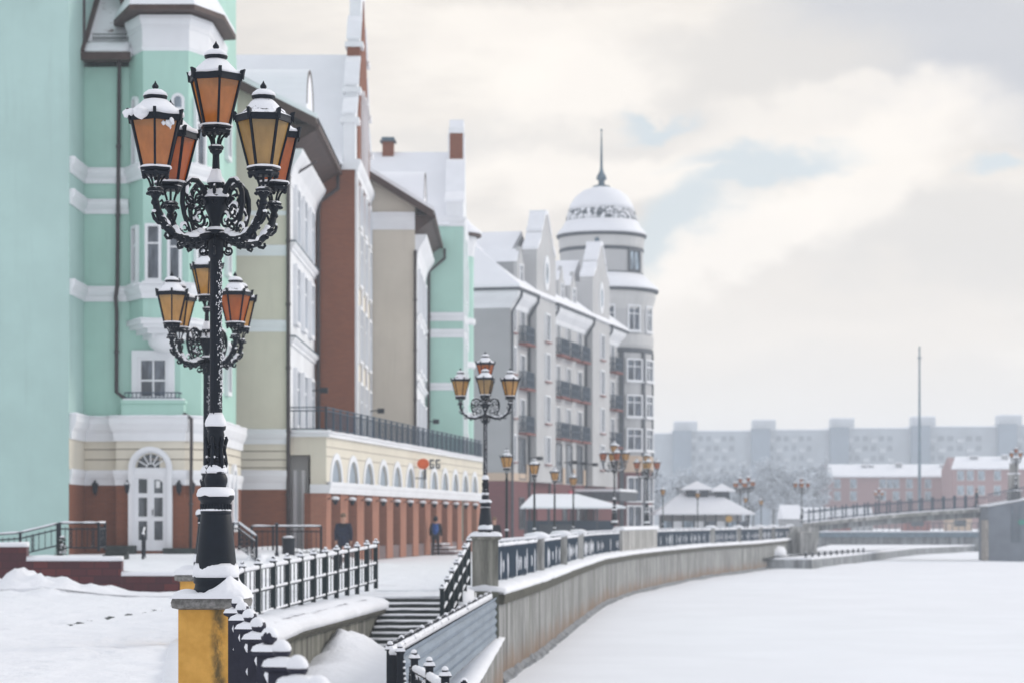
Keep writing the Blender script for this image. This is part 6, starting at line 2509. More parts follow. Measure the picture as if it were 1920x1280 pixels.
    for x, y in ((0.05, -0.12), (5.15, -0.12), (11.7, -0.12), (24.6, -0.12), (31.8, -0.12)):
        downp = MB('dark_trim')
        downp.tube([(x, -0.8, ze - 0.1), (x, -0.75, ze - 0.5), (x, -0.12, ze - 1.5), (x, -0.12, 0.2)], 0.09, 7)
        downp.build('downpipe', t)
    # round tower
    cx, cy = 41.7, 2.1
    cc = (cx, cy, 0)
    b = MB('grey_front')
    b.lathe([(4.3, 3.6), (4.3, 20.1)], 40, cc, smooth=False)
    b.lathe([(3.53, 20), (3.53, 25.3)], 40, cc, smooth=False)
    tw = b.build('tower', t)
    b = MB('brick_maroon')
    b.lathe([(4.34, 0), (4.34, 5.6)], 40, cc, smooth=False)
    b.build('tower_base', tw)
    b = MB('tower_pale')
    b.lathe([(4.31, 19.2), (4.36, 19.5), (4.6, 20.3), (4.6, 20.7)], 40, cc, smooth=False)
    b.lathe([(3.54, 24.5), (3.6, 24.7), (3.65, 25.4)], 40, cc, smooth=False)
    b.lathe([(4.31, 16.0), (4.42, 16.3), (4.42, 17.0), (4.35, 17.1)], 40, cc, smooth=False)
    b.build('tower_mouldings', tw)
    b = MB('dark_trim')
    b.lathe([(4.8, 20.75), (4.85, 20.95), (4.5, 21.0)], 40, cc, smooth=False)
    b.lathe([(3.8, 25.45), (3.85, 25.65), (3.5, 25.7)], 40, cc, smooth=False)
    b.lathe([(3.56, 24.2), (3.60, 24.25), (3.60, 24.45), (3.56, 24.5)], 40, cc, smooth=False)
    b.lathe([(3.56, 21.9), (3.60, 21.95), (3.60, 22.35), (3.56, 22.4)], 40, cc, smooth=False)
    b.lathe([(4.33, 15.6), (4.40, 15.65), (4.40, 15.95), (4.33, 16.0)], 40, cc, smooth=False)
    b.build('dark_bands', tw)
    b = MB('tan_band')
    b.lathe([(4.35, 5.6), (4.42, 5.7), (4.42, 6.9), (4.35, 7.0)], 40, cc, smooth=False)
    b.build('band', tw)
    s = MB('snow_roof')
    s.lathe([(4.85, 20.96), (4.8, 21.15), (4.2, 21.7), (3.6, 22.3), (3.5, 22.3)], 40, cc)
    s.lathe([(3.85, 25.66), (3.75, 25.9), (3.35, 26.35), (3.05, 26.9)], 40, cc)
    s.build('snow_cover', tw)
    b = MB('dome_lead')
    b.lathe([(3.06, 26.88), (2.98, 27.3), (2.80, 27.9)], 40, cc)
    dome = b.build('dome', tw)
    s = MB('snow_roof')
    s.lathe([(2.85, 27.75), (2.62, 28.35), (2.20, 29.0), (1.55, 29.5), (0.7, 29.8), (0.5, 29.85)], 40, cc, jit=0.02, seed=2)
    s.build('snow_cover', dome)
    b = MB('lead')
    b.lathe([(0.75, 29.78), (0.72, 29.9), (0.3, 30.0), (0.25, 30.3), (0.45, 30.5), (0.40, 30.75), (0.2, 31.1), (0.12, 31.5), (0.09, 33.0), (0.04, 34.6)], 16, cc)
    b.ball((cx, cy, 34.65), 0.10)
    b.build('spire', tw)
    # tower windows: bearing measured from the side that faces the viewer
    wdir = Vector((0, -1, 0))
    fwd = Matrix.Rotation(-ang, 3, 'Z') @ wdir          # towards the viewer, in local axes
    a0 = math.atan2(fwd.y, fwd.x)
    for deg in (-20, 4, 37, 66):
        a = a0 + R(deg)
        n = (math.cos(a), math.sin(a))
        window(t, (cx + n[0] * 4.27, cy + n[1] * 4.27, 17.35), a + R(90), 1.35, 2.2, (1, 1), depth=0.10, fw=0.12, sill='trim')
        for z in (13.2, 10.2, 7.4):
            window(t, (cx + n[0] * 4.27, cy + n[1] * 4.27, z), a + R(90), 1.75, 1.9, (1, 1), depth=0.14, fw=0.13, frame='trim', sill='trim', pane='glass')
        for da in (-0.27, 0.27):
            b = MB('dark_trim')
            m = (math.cos(a + da), math.sin(a + da))
            tx, ty = -m[1] * 0.11, m[0] * 0.11
            p = [(cx + m[0] * 4.25 - tx, cy + m[1] * 4.25 - ty), (cx + m[0] * 4.25 + tx, cy + m[1] * 4.25 + ty), (cx + m[0] * 4.42 + tx, cy + m[1] * 4.42 + ty), (cx + m[0] * 4.42 - tx, cy + m[1] * 4.42 - ty)]
            b.prism(p, 0.1, 15.6)
            b.build('timber', tw)
        window(t, (cx + n[0] * 4.30, cy + n[1] * 4.30, 0.3), a + R(90), 1.7, 2.6, (1, 0), depth=0.14, fw=0.14)
        window(t, (cx + n[0] * 4.30, cy + n[1] * 4.30, 3.1), a + R(90), 1.7, 2.2, (1, 0), depth=0.14, fw=0.14)
    for deg in (49, ):
        a = a0 + R(deg)
        n = (math.cos(a), math.sin(a))
        window(t, (cx + n[0] * 3.5, cy + n[1] * 3.5, 22.4), a + R(90), 1.6, 1.9, (1, 0), frame='dark_trim', depth=0.12, fw=0.2, pane='glass_pale')
    b = MB('lead')
    a = a0 + R(-8)
    b.ball((cx + 3.65 * math.cos(a), cy + 3.65 * math.sin(a), 24.95), 0.2, None, 10, 6)
    b.build('tower_lamp', tw)
    b = MB('sign_red')  # small red sign panel, gives no light
    b.box(18.4, -0.14, 3.35, 20.2, -0.05, 3.85)
    b.build('fascia_sign', t)


mk_plain('sign_red', (0.42, 0.03, 0.07), 0.5, 0.1, 3, 0)
hotel()


# ------------------------------------------------------------------ tents, pavilion
def tent():
    t = thing('cafe_tent', 'low white snow covered cafe tent in front of the hotel', 'tent', (4.0, 146, 0))
    x0, x1, y0, y1 = UX(976, 146), UX(1174, 146), 146, 152
    ze, zr = UZ(952, 146), UZ(924, 146)
    b = MB('snow_roof')
    rx0, rx1, ym = UX(1000, 146), UX(1085, 146), 149
    V = [(x0, y0, ze), (x1, y0, ze), (x1, y1, ze), (x0, y1, ze), (x0, y0, ze + .1), (x1, y0, ze + .1), (x1, y1, ze + .1), (x0, y1, ze + .1), (rx0, ym, zr), (rx1, ym, zr)]
    b.add(V, [(0, 1, 5, 4), (1, 2, 6, 5), (2, 3, 7, 6), (3, 0, 4, 7), (4, 5, 9, 8), (5, 6, 9), (6, 7, 8, 9), (7, 4, 8), (3, 2, 1, 0)])
    b.build('roof', t)
    for i in range(5):
        x = x0 + 0.3 + (x1 - x0 - 0.6) * i / 4
        for y in (y0 + 0.3, y1 - 0.3):
            p = MB('dark_trim')
            p.bar((x, y, -0.05), (x, y, ze), 0.09)
            p.build('pole', t)
    p = MB('iron_blue')
    p.box(x0 + 0.4, y1 - 1.0, 0.0, x1 - 0.5, y1 - 0.9, 1.6)
    p.build('back_panel', t)
    p = MB('dark_trim')
    p.box(x0 + 1.2, 148.5, 0, x0 + 3.2, 149.5, 1.35)
    p.build('counter', t)


tent()


def pavilion():
    t = thing('pavilion', 'round white roofed riverside pavilion with two small raised roof caps', 'pavilion', (14, 188, 0))
    Y = 186
    x0, x1 = UX(1229, Y), UX(1416, Y)
    ze, zr = UZ(964, Y), UZ(921, Y)
    ym = Y + 3.5
    def hip(b, a, c, ya, yb, z0, z1, r0, r1):
        m = (ya + yb) / 2
        V = [(a, ya, z0), (c, ya, z0), (c, yb, z0), (a, yb, z0), (a, ya, z0 + .1), (c, ya, z0 + .1), (c, yb, z0 + .1), (a, yb, z0 + .1), (r0, m, z1), (r1, m, z1)]
        b.add(V, [(0, 1, 5, 4), (1, 2, 6, 5), (2, 3, 7, 6), (3, 0, 4, 7), (4, 5, 9, 8), (5, 6, 9), (6, 7, 8, 9), (7, 4, 8), (3, 2, 1, 0)])
    b = MB('snow_roof')
    hip(b, x0, x1, Y, Y + 7, ze, zr, UX(1285, Y), UX(1348, Y))
    b.build('roof', t)
    for a, c, zt, z0 in ((1277, 1336, 901, 918), (1331, 1376, 906, 921)):
        b = MB('snow_roof')
        m = UX((a + c) / 2, ym)
        hip(b, UX(a, ym), UX(c, ym), ym - 1.2, ym + 1.2, UZ(z0, ym), UZ(zt, ym), m - 0.05, m + 0.05)
        o = b.build('roof_cap', t)
        b = MB('dark_trim')
        b.box(UX(a, ym) + 0.4, ym - 0.8, UZ(925, ym) - 0.5, UX(c, ym) - 0.4, ym + 0.8, UZ(z0, ym))
        b.build('louvre', o)
    for i in range(9):
        x = x0 + 0.5 + (x1 - x0 - 1.0) * i / 8
        p = MB('dark_trim')
        p.bar((x, Y + 0.4, -0.05), (x, Y + 0.4, ze), 0.12)
        p.build('post', t)
    for i in range(8):
        x = x0 + 0.5 + (x1 - x0 - 1.0) * (i + 0.5) / 8
        p = MB(('glass_pale', 'white_wall', 'glass_pale', 'white_wall', 'glass', 'white_wall', 'glass_pale', 'glass')[i])
        p.box(x - 0.36, Y + 0.5, 0, x + 0.36, Y + 0.56, ze - 0.5)
        p.build('wind_screen', t)
    p = MB('grey_front')
    p.box(x0 + 0.6, Y + 5, 0, x1 - 0.6, Y + 5.2, ze)
    p.build('back_wall', t)
    sg = thing('round_sign', 'small round yellow sign hanging under the pavilion eaves', 'sign', (UX(1367, 185.6), 185.6, UZ(972, 185.6)))
    b = MB('sign_yellow')
    b.extr([(UX(1367, 185.6) + 0.26 * math.cos(R(a)), 185.6, UZ(972, 185.6) + 0.26 * math.sin(R(a))) for a in range(0, 360, 20)], (0, 0.06, 0))
    b.build('sign_disc', sg)
    b = MB('dark_trim')
    x = UX(1367, 185.6)
    b.bar((x, 185.66, UZ(972, 185.6) + 0.2), (x, 186.0, ze + 0.05), 0.03)
    b.build('bracket', sg)


mk_plain('sign_yellow', (0.55, 0.33, 0.10), 0.5, 0.1, 3, 0)
pavilion()


# ------------------------------------------------------------------ lower quay, bridge, far bank
def quay():
    t = thing('lower_quay', 'low grey quay with dark mooring posts at the foot of the river wall', 'quay', (20, 188, -2.1))
    P = [(18.2, 186.5), (23.2, 187.0), (30, 211), (44, 263), (60, 300)]
    b = MB('concrete_grey')
    poly = P + [(40, 300), (26.4, 222), (18.2, 180)]
    b.prism(poly, -2.4, -1.42)
    b.build('deck', t)
    s = MB('snow')
    s.prism([(x - 0.02, y) for x, y in poly], -1.418, -1.28)
    s.build('snow_cover', t)
    for i in range(11):
        f = i / 10
        x, y = 23.4 + 9 * f - 0.5, 188.5 + 31 * f
        p = MB('iron')
        p.lathe([(0.09, -1.3), (0.09, -1.0), (0.13, -0.98), (0.13, -0.92), (0.02, -0.88)], 8, (x, y, 0))
        p.build('mooring_post', t)
    # ramp block and heap
    b = MB('concrete_light')
    b.prism([(24.6, 206), (26.0, 206), (26.2, 219), (24.8, 219)], -1.3, 0.6)
    b.extr([(22.6, 209, -1.3), (25.2, 209, -1.3), (24.9, 209, 0.9), (24.4, 209, 0.9)], (0, 1.0, 0))
    b.build('ramp_block', t)
    s = MB('snow')
    s.ball((20.6, 196, -1.3), 1.6, None, 16, 9, 0.3, (1.2, 2.0, 0.55), 3)
    s.build('snow_heap', t)


quay()


def bridge():
    Y = 226
    zl, zr = UZ(980, Y), UZ(952, Y)
    xa, xb = UX(1516, Y), UX(1850, Y)
    t = thing('footbridge', 'grey footbridge with iron railing rising gently across the frozen river', 'bridge', (xa, Y, -2.1))
    n = 16
    def z(f):
        return zl + (zr - zl) * f + 0.15 * math.sin(PI * f)
    b = MB('concrete_grey')
    for i in range(n):
        f0, f1 = i / n, (i + 1) / n
        x0, x1 = xa + (xb - xa) * f0, xa + (xb - xa) * f1
        b.extr([(x0, Y, z(f0) - 0.85), (x1, Y, z(f1) - 0.85), (x1, Y, z(f1) - 0.32), (x0, Y, z(f0) - 0.32)], (0, 4.5, 0))
    b.build('girder', t)
    b = MB('concrete_light')
    s = MB('snow')
    for i in range(n):
        f0, f1 = i / n, (i + 1) / n
        x0, x1 = xa + (xb - xa) * f0, xa + (xb - xa) * f1
        b.extr([(x0, Y - 0.35, z(f0) - 0.318), (x1, Y - 0.35, z(f1) - 0.318), (x1, Y - 0.35, z(f1)), (x0, Y - 0.35, z(f0))], (0, 5.2, 0))
        s.extr([(x0, Y - 0.33, z(f0) + 0.002), (x1, Y - 0.33, z(f1) + 0.002), (x1, Y - 0.33, z(f1) + 0.08), (x0, Y - 0.33, z(f0) + 0.08)], (0, 5.1, 0))
    b.build('deck', t)
    s.build('snow_cover', t)
    for yy in (Y - 0.25, Y + 4.7):
        b = MB('iron_blue')
        for i in range(n):
            f0, f1 = i / n, (i + 1) / n
            x0, x1 = xa + (xb - xa) * f0, xa + (xb - xa) * f1
            for h in (0.2, 0.98, 1.1):
                b.bar((x0, yy, z(f0) + h), (x1, yy, z(f1) + h), 0.05)
            for k in range(5):
                f = f0 + (f1 - f0) * k / 5
                x = xa + (xb - xa) * f
                b.box(x - 0.013, yy - 0.013, z(f), x + 0.013, yy + 0.013, z(f) + 1.0)
            b.box(x0 - 0.07, yy - 0.07, z(f0), x0 + 0.07, yy + 0.07, z(f0) + 1.35)
        b.build('railing', t)
    # left bearing block
    b = MB('concrete_light')
    b.box(xa - 1.5, Y - 0.6, -0.6, xa + 0.9, Y + 5, z(0) - 0.33)
    b.build('bearing_block', t)
    # right abutment
    b = MB('pier_dark')
    xr = UX(1920, 222) + 8
    x0 = UX(1853, 222)
    pts = [(x0, -2.4), (xr, -2.4), (xr, zr + 1.7), (x0 + 3.6, zr + 0.75), (x0, zr + 0.1)]
    b.extr([(x, 222, zz) for x, zz in pts], (0, 4.6, 0))
    ab = b.build('abutment', t)
    b = MB('pier_tan')
    b.box(x0 - 0.25, 221.9, -2.3, x0 - 0.003, 224, zr - 1.1)
    b.build('pier_face', ab)
    s = MB('snow')
    s.extr([(x0 - 0.1, 221.8, zr + 0.14), (x0 + 3.6, 221.8, zr + 0.79), (xr, 221.8, zr + 1.74), (xr, 221.8, zr + 1.9), (x0 + 3.6, 221.8, zr + 0.95), (x0 - 0.1, 221.8, zr + 0.26)], (0, 5, 0))
    s.build('snow_cover', ab)
    b = MB('iron_blue')
    for k in range(24):
        x = x0 + 0.1 + k * 0.22
        zz = zr + 0.2 + max(0, x - x0) * 0.2
        b.box(x - 0.03, 222.3, zz, x + 0.03, 222.36, zz + 1.1)
    b.bar((x0, 222.33, zr + 1.25), (x0 + 5, 222.33, zr + 2.25), 0.08)
    b.build('railing', ab)
    # ladder on the abutment
    b = MB('lead')
    xl = UX(1905, 221.9)
    for sg in (-0.35, 0.35):
        b.box(xl + sg - 0.03, 221.9, -0.4, xl + sg + 0.03, 221.96, zr + 0.2)
    for k in range(9):
        b.box(xl - 0.35, 221.9, -0.3 + k * 0.3, xl + 0.35, 221.95, -0.26 + k * 0.3)
    b.build('ladder', ab)
    b = MB('sign_green')
    b.extr([(UX(1916, 221.8) + 0.35 * math.cos(R(a)), 221.85, UZ(978, 221.8) + 0.28 * math.sin(R(a))) for a in range(0, 360, 60)], (0, 0.08, 0))
    b.build('mooring_plate', ab)
    # stone pylon with the lamp
    t2 = thing('stone_pylon', 'pale stepped stone pylon with snowy ledges at the right end of the bridge', 'pylon', (UX(1905, 222), 222, zr + 0.8))
    x = UX(1905, 222)
    b = MB('concrete_light')
    z0 = zr + 0.7
    zt = UZ(868, 222)
    b.box(x - 0.55, 222.4, z0, x + 0.55, 223.5, UZ(920, 222))
    b.box(x - 0.46, 222.5, UZ(920, 222), x + 0.46, 223.4, UZ(888, 222))
    b.box(x - 0.36, 222.6, UZ(888, 222), x + 0.36, 223.3, zt)
    b.build('shaft', t2)
    s = MB('snow')
    for v, w in ((920, 0.62), (888, 0.5), (868, 0.38)):
        s.box(x - w, 222.35, UZ(v, 222), x + w, 223.55, UZ(v, 222) + 0.13)
    s.build('snow_cover', t2)


mk_plain('pier_tan', (0.32, 0.285, 0.25), 0.9, 0.3, 2, 0.3)
mk_plain('kiosk_red', (0.28, 0.12, 0.11), 0.7, 0.2, 2, 0)
mk_plain('sign_green', (0.05, 0.25, 0.20), 0.5, 0.1, 3, 0)
bridge()


def far_side():
    t = thing('quay_wall', 'long grey quay wall seen under the bridge on the far bank', 'wall', (60, 290, -2.1))
    b = MB('concrete_grey')
    b.box(26, 290, -2.6, 120, 291, -0.4)
    b.build('wall_face', t)
    b = MB('lead')
    b.box(30, 289.5, -0.4, 120, 291, 0.22)
    b.build('coping', t)
    s = MB('snow')
    s.box(26, 289.4, 0.221, 120, 292, 0.36)
    s.build('snow_cover', t)
    r = thing('quay_railing', 'faint railing on the far quay beneath the bridge', 'railing', (60, 291, 0.3))
    b = MB('iron_blue')
    b.bar((34, 291, 1.3), (110, 291, 1.3), 0.08)
    for k in range(100):
        x = 34 + k * 0.76
        b.box(x - 0.04, 290.96, 0.3, x + 0.04, 291.04, 1.3)
    b.build('panel', r)
    for u, v, w, col, lab in ((1577, 1000, 2.4, 'kiosk_red', 'small reddish kiosk on the far quay, left one beneath the bridge'), (1720, 992, 3.2, 'kiosk_red', 'small reddish kiosk on the far quay at mid bridge'), (1800, 992, 3.0, 'tan_band', 'small tan kiosk on the far quay near the bridge pier')):
        x = UX(u, 300)
        k = thing('kiosk', lab, 'kiosk', (x, 300, 0.2), 0, 'kiosks on the far quay')
        b = MB(col)
        b.box(x - w / 2, 300, 0.2, x + w / 2, 303, 2.0)
        b.build('wall', k)
        b = MB('snow')
        b.extr([(x - w / 2 - .2, 299.7, 2.0), (x + w / 2 + .2, 299.7, 2.0), (x + w / 2, 299.7, 2.3), (x - w / 2, 299.7, 2.3)], (0, 3.6, 0))
        b.build('snow_cover', k)
        b = MB('glass_dark')
        b.box(x - w / 4, 299.95, 0.9, x + w / 4, 300, 1.7)
        b.build('window', k)
    # low sheds with pale roofs behind the railing
    for u0, u1, v0, v1, Y, lab in ((1468, 1505, 945, 972, 262, 'low shed with bright snowy roof at the left end of the bridge'), (1500, 1640, 950, 975, 340, 'long low shed with snowy roof behind the bridge railing')):
        x0, x1 = UX(u0, Y), UX(u1, Y)
        k = thing('shed', lab, 'shed', ((x0 + x1) / 2, Y, 0), 0, 'sheds behind the bridge')
        ze, zt = UZ(v1, Y), UZ(v0, Y)
        b = MB('grey_wall')
        b.box(x0 + 0.2, Y + 0.2, -0.1, x1 - 0.2, Y + 6, ze)
        b.build('wall', k)
        b = MB('snow_roof')
        b.extr([(x0, Y, ze), (x0, Y + 3, zt), (x0, Y + 6, ze)], (x1 - x0, 0, 0))
        b.build('roof', k)
    # red houses
    def red_house(u0, u1, ve, vr, Y, lab, chim, wins):
        x0, x1 = UX(u0, Y), UX(u1, Y)
        ze, zr = UZ(ve, Y), UZ(vr, Y)
        k = thing('red_house', lab, 'building', ((x0 + x1) / 2, Y, 0), 0, 'red houses on the far bank')
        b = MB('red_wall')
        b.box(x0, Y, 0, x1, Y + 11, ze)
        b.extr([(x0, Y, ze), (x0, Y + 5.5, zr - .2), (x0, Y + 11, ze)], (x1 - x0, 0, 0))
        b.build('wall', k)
        s = MB('snow_roof')
        s.extr([(x0 - 0.4, Y - 0.6, ze - 0.1), (x0 - 0.4, Y - 0.6, ze + 0.2), (x0 + 1.4, Y + 5.5, zr), (x0 + 1.4, Y + 5.5, zr - 0.3)], (x1 - x0 + 0.6, 0, 0))
        s.build('roof', k)
        for u, v, w, h, m in chim:
            x = UX(u, Y + 4)
            z = UZ(v, Y + 4)
            c = MB(m)
            c.box(x - w / 2, Y + 3.6, z - h, x + w / 2, Y + 4.6, z)
            c.box(x - w / 2 - .06, Y + 3.5, z, x + w / 2 + .06, Y + 4.7, z + 0.18, 'snow')
            c.build('chimney' if m != 'dark_trim' else 'roof_hatch', k)
        for u, v in wins:
            window(k, Vector((UX(u, Y), Y, UZ(v, Y))) - Vector(k.location), 0, 1.2, 1.7, (1, 0), depth=0.12, fw=0.12, frame='grey_front', pane='glass_pale')
    red_house(1545, 1786, 893, 868, 420, 'long red house under a snowy roof behind the bridge, the lower of the two',
              ((1620, 872, 0.8, 1.6, 'grey_wall'), (1633, 872, 0.8, 1.6, 'grey_wall'), (1650, 882, 1.2, 0.6, 'dark_trim'), (1685, 868, 1.0, 1.2, 'grey_wall'), (1745, 882, 1.4, 0.6, 'dark_trim'), (1768, 872, 0.9, 1.2, 'grey_wall')),
              [(u, 915) for u in (1570, 1600, 1655, 1668, 1680, 1705, 1740)] + [(u, 938) for u in (1570, 1600, 1655, 1680, 1705, 1740)])
    red_house(1787, 1960, 878, 853, 405, 'taller red house under a snowy roof at the right edge',
              ((1815, 868, 1.2, 0.6, 'dark_trim'), (1826, 855, 1.2, 1.4, 'grey_wall'), (1865, 862, 0.4, 1.2, 'iron_blue'), (1884, 853, 0.9, 1.4, 'grey_wall')),
              [(u, 900) for u in (1801, 1819, 1840, 1870, 1900)] + [(u, 928) for u in (1801, 1819, 1840, 1870, 1900)])
    # mast
    Y = 350
    x = UX(1724, Y)
    k = thing('mast', 'tall thin metal mast rising alone above the red houses', 'mast', (x, Y, 0))
    b = MB('lead')
    b.lathe([(0.26, 0), (0.2, 12), (0.12, UZ(649, Y))], 8, (x, Y, 0))
    b.build('pole', k)
    b = MB('lead')
    b.box(x - 0.3, Y - 0.15, UZ(672, Y), x + 0.3, Y + 0.15, UZ(672, Y) + 0.2)
    b.build('fitting', k)
    # slab apartment block
    Y = 730
    k = thing('apartment_block', 'very long hazy nine storey apartment block with projecting stair towers', 'building', (UX(1560, Y), Y, 0))
    xs = [UX(u, Y) for u in (1150, 1262, 1408, 1553, 1705, 1873, 2020)]
    zs = [UZ(v, Y) for v in (813, 808, 806, 803, 800, 797)]
    for i in range(6):
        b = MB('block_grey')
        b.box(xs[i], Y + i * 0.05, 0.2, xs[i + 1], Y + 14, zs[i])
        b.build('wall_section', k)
    for i, u in enumerate((1285, 1432, 1579, 1731, 1893)):
        x0, x1 = UX(u - 24, Y), UX(u + 10, Y)
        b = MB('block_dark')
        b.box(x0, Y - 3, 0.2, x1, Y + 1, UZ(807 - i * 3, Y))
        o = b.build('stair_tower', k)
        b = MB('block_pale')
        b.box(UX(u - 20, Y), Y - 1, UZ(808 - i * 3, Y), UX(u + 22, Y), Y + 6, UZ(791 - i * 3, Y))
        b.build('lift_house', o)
        s = MB('snow')
        s.box(UX(u - 20, Y), Y - 1, UZ(791 - i * 3, Y), UX(u + 22, Y), Y + 6, UZ(791 - i * 3, Y) + 0.4)
        s.build('snow_cover', o)
    for fl in range(9):
        for i in range(1, 6):
            z = 2.0 + fl * 2.95
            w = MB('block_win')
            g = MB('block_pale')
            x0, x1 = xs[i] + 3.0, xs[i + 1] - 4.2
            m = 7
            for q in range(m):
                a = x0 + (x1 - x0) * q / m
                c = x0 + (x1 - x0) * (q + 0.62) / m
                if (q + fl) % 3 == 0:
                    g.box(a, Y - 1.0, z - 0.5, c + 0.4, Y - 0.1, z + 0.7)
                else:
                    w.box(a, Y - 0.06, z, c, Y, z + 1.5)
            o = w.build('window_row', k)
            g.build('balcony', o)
    s = MB('snow')
    for i in range(6):
        s.box(xs[i], Y - 0.2, zs[i], xs[i + 1], Y + 14, zs[i] + 0.4)
    s.build('snow_cover', k)


mk_plaster('red_wall', (0.35, 0.215, 0.21))  # red faded: some of the distance haze is put into the colour
mk_plain('block_grey', (0.37, 0.40, 0.425), 0.9, 0.1, 0.2)  # block colours paled, carrying part of the far haze themselves
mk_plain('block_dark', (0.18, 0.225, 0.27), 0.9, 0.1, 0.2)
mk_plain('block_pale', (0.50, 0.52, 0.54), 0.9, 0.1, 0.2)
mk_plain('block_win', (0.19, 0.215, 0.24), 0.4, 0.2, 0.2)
far_side()


# ------------------------------------------------------------------ trees
def tree(label, x, y, h, w, seed, base=0.2, group='frosted trees on the far bank'):
    rnd = random.Random(seed)
    t = thing('frosted_tree', label, 'tree', (x, y, base), 0, group)
    b = MB('bark_far')
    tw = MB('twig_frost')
    b.tube([(x, y, base), (x + rnd.uniform(-.2, .2), y, base + h * 0.35), (x + rnd.uniform(-.4, .4), y, base + h * 0.75)], [h * 0.018, h * 0.013, h * 0.005], 6)
    for i in range(34):
        z0 = base + h * rnd.uniform(0.22, 0.72)
        a = rnd.uniform(0, 2 * PI)
        L = w * rnd.uniform(0.45, 1.0) * (1.1 - 0.6 * (z0 - base) / h)
        up = rnd.uniform(0.5, 1.1)
        p0 = Vector((x, y, z0))
        p2 = p0 + Vector((math.cos(a) * L, math.sin(a) * L, L * up))
        p1 = p0.lerp(p2, 0.5) + Vector((0, 0, -0.08 * L))
        b.tube([p0, p1, p2], [h * 0.006, h * 0.004, h * 0.0015], 4)
        for k in range(64):
            f = rnd.uniform(0.25, 1.05)
            c = p0.lerp(p2, f) + Vector((rnd.gauss(0, .14), rnd.gauss(0, .14), rnd.gauss(0, .12))) * L
            d = Vector((rnd.gauss(0, 1), rnd.gauss(0, 1), rnd.gauss(0.5, 0.8))).normalized() * rnd.uniform(0.25, 0.75)
            e = d.cross(Vector((rnd.gauss(0, 1), 1, rnd.gauss(0, 1)))).normalized() * rnd.uniform(0.03, 0.09)
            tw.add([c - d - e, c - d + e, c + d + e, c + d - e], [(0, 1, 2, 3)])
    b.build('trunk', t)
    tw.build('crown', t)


mk_plain('bark_far', (0.14, 0.15, 0.16), 0.9, 0.2, 1, 0)
mk_plain('twig_frost', (0.52, 0.555, 0.59), 0.9, 0.35, 0.8, 0)  # frost tone, paled further so haze is partly in the colour
for i, (u, v, Y, w, lab) in enumerate([
        (1222, 868, 330, 3.5, 'frosted bare tree, leftmost, against the hotel tower edge'), (1256, 885, 345, 3.2, 'low frosted bare tree just above the pavilion left eave'),
        (1290, 868, 380, 4.2, 'frosted bare tree above the left roof cap of the pavilion'), (1330, 880, 400, 4.4, 'broad frosted bare tree between the pavilion caps'),
        (1370, 862, 390, 4.6, 'frosted bare tree above the right slope of the pavilion'), (1412, 872, 410, 4.6, 'frosted bare tree behind the close pair of lamps'),
        (1450, 850, 400, 5.0, 'tallest frosted bare tree midway to the red houses'), (1490, 866, 395, 4.6, 'frosted bare tree behind the lamp at the bridge end'),
        (1528, 858, 415, 4.6, 'frosted bare tree touching the left end of the red house'), (1195, 850, 420, 4.5, 'frosted bare tree peeping out behind the hotel tower')]):
    tree(lab, UX(u, Y), Y, UZ(v, Y) - 0.2, w, 100 + i)


def shrub():
    rnd = random.Random(5)
    x, y = UX(115, 66), 66
    z0 = ground_z(x, y)
    t = thing('snowy_conifer', 'small dark conifer crusted with snow before the terrace railing', 'shrub', (x, y, z0))
    b = MB('brown_wood')
    b.tube([(x, y, z0 - 0.1), (x, y, z0 + 0.8)], [0.03, 0.012], 6)
    b.build('trunk', t)
    f = MB('needle')
    s = MB('snow')
    for i in range(420):
        h = rnd.random() ** 0.8
        r = 0.20 * (1 - h * 0.75) * rnd.uniform(0.3, 1.1)
        a = rnd.uniform(0, 2 * PI)
        c = Vector((x + r * math.cos(a), y + r * math.sin(a), z0 + 0.05 + h * 0.78))
        d = Vector((math.cos(a), math.sin(a), -0.5)) * rnd.uniform(0.06, 0.12)
        e = Vector((-math.sin(a), math.cos(a), 0.1)) * rnd.uniform(0.02, 0.045)
        f.add([c - e, c + e, c + d], [(0, 1, 2)])
        if i % 11 == 0 and math.cos(a - R(10)) > -0.5:
            s.ball(c + Vector((0.01, 0, 0.02)), rnd.uniform(0.02, 0.045), None, 6, 5, 0.4, (1, 1, 0.9), i)
    f.build('foliage', t)
    s.build('snow_cover', t)


mk_plain('needle', (0.035, 0.05, 0.04), 0.9, 0.3, 4, 0)
shrub()


# ------------------------------------------------------------------ bins, kerb, low planters
def bin_(label, u, v, Y, h, w):
    x = UX(u, Y)
    z = UZ(v, Y)
    t = thing('litter_bin', label, 'bin', (x, Y, z), 0, 'litter bins on the promenade')
    b = MB('iron')
    b.lathe([(w * 0.42, 0), (w * 0.5, h * 0.1), (w * 0.5, h * 0.9), (w * 0.54, h * 0.92), (w * 0.54, h), (w * 0.40, h), (w * 0.38, h * 0.85)], 12, (x, Y, z))
    b.build('body', t)
    s = MB('snow')
    s.ball((x, Y, z + h), w * 0.45, None, 10, 6, 0.2, (1, 1, 0.35), 1)
    s.build('snow_cover', t)


bin_('dark litter bin beside the steps of the arcade', 770, 1038, 112, 0.80, 0.42)
bin_('dark litter bin by the snowy planter behind the fence', 541, 1050, 79, 0.75, 0.42)


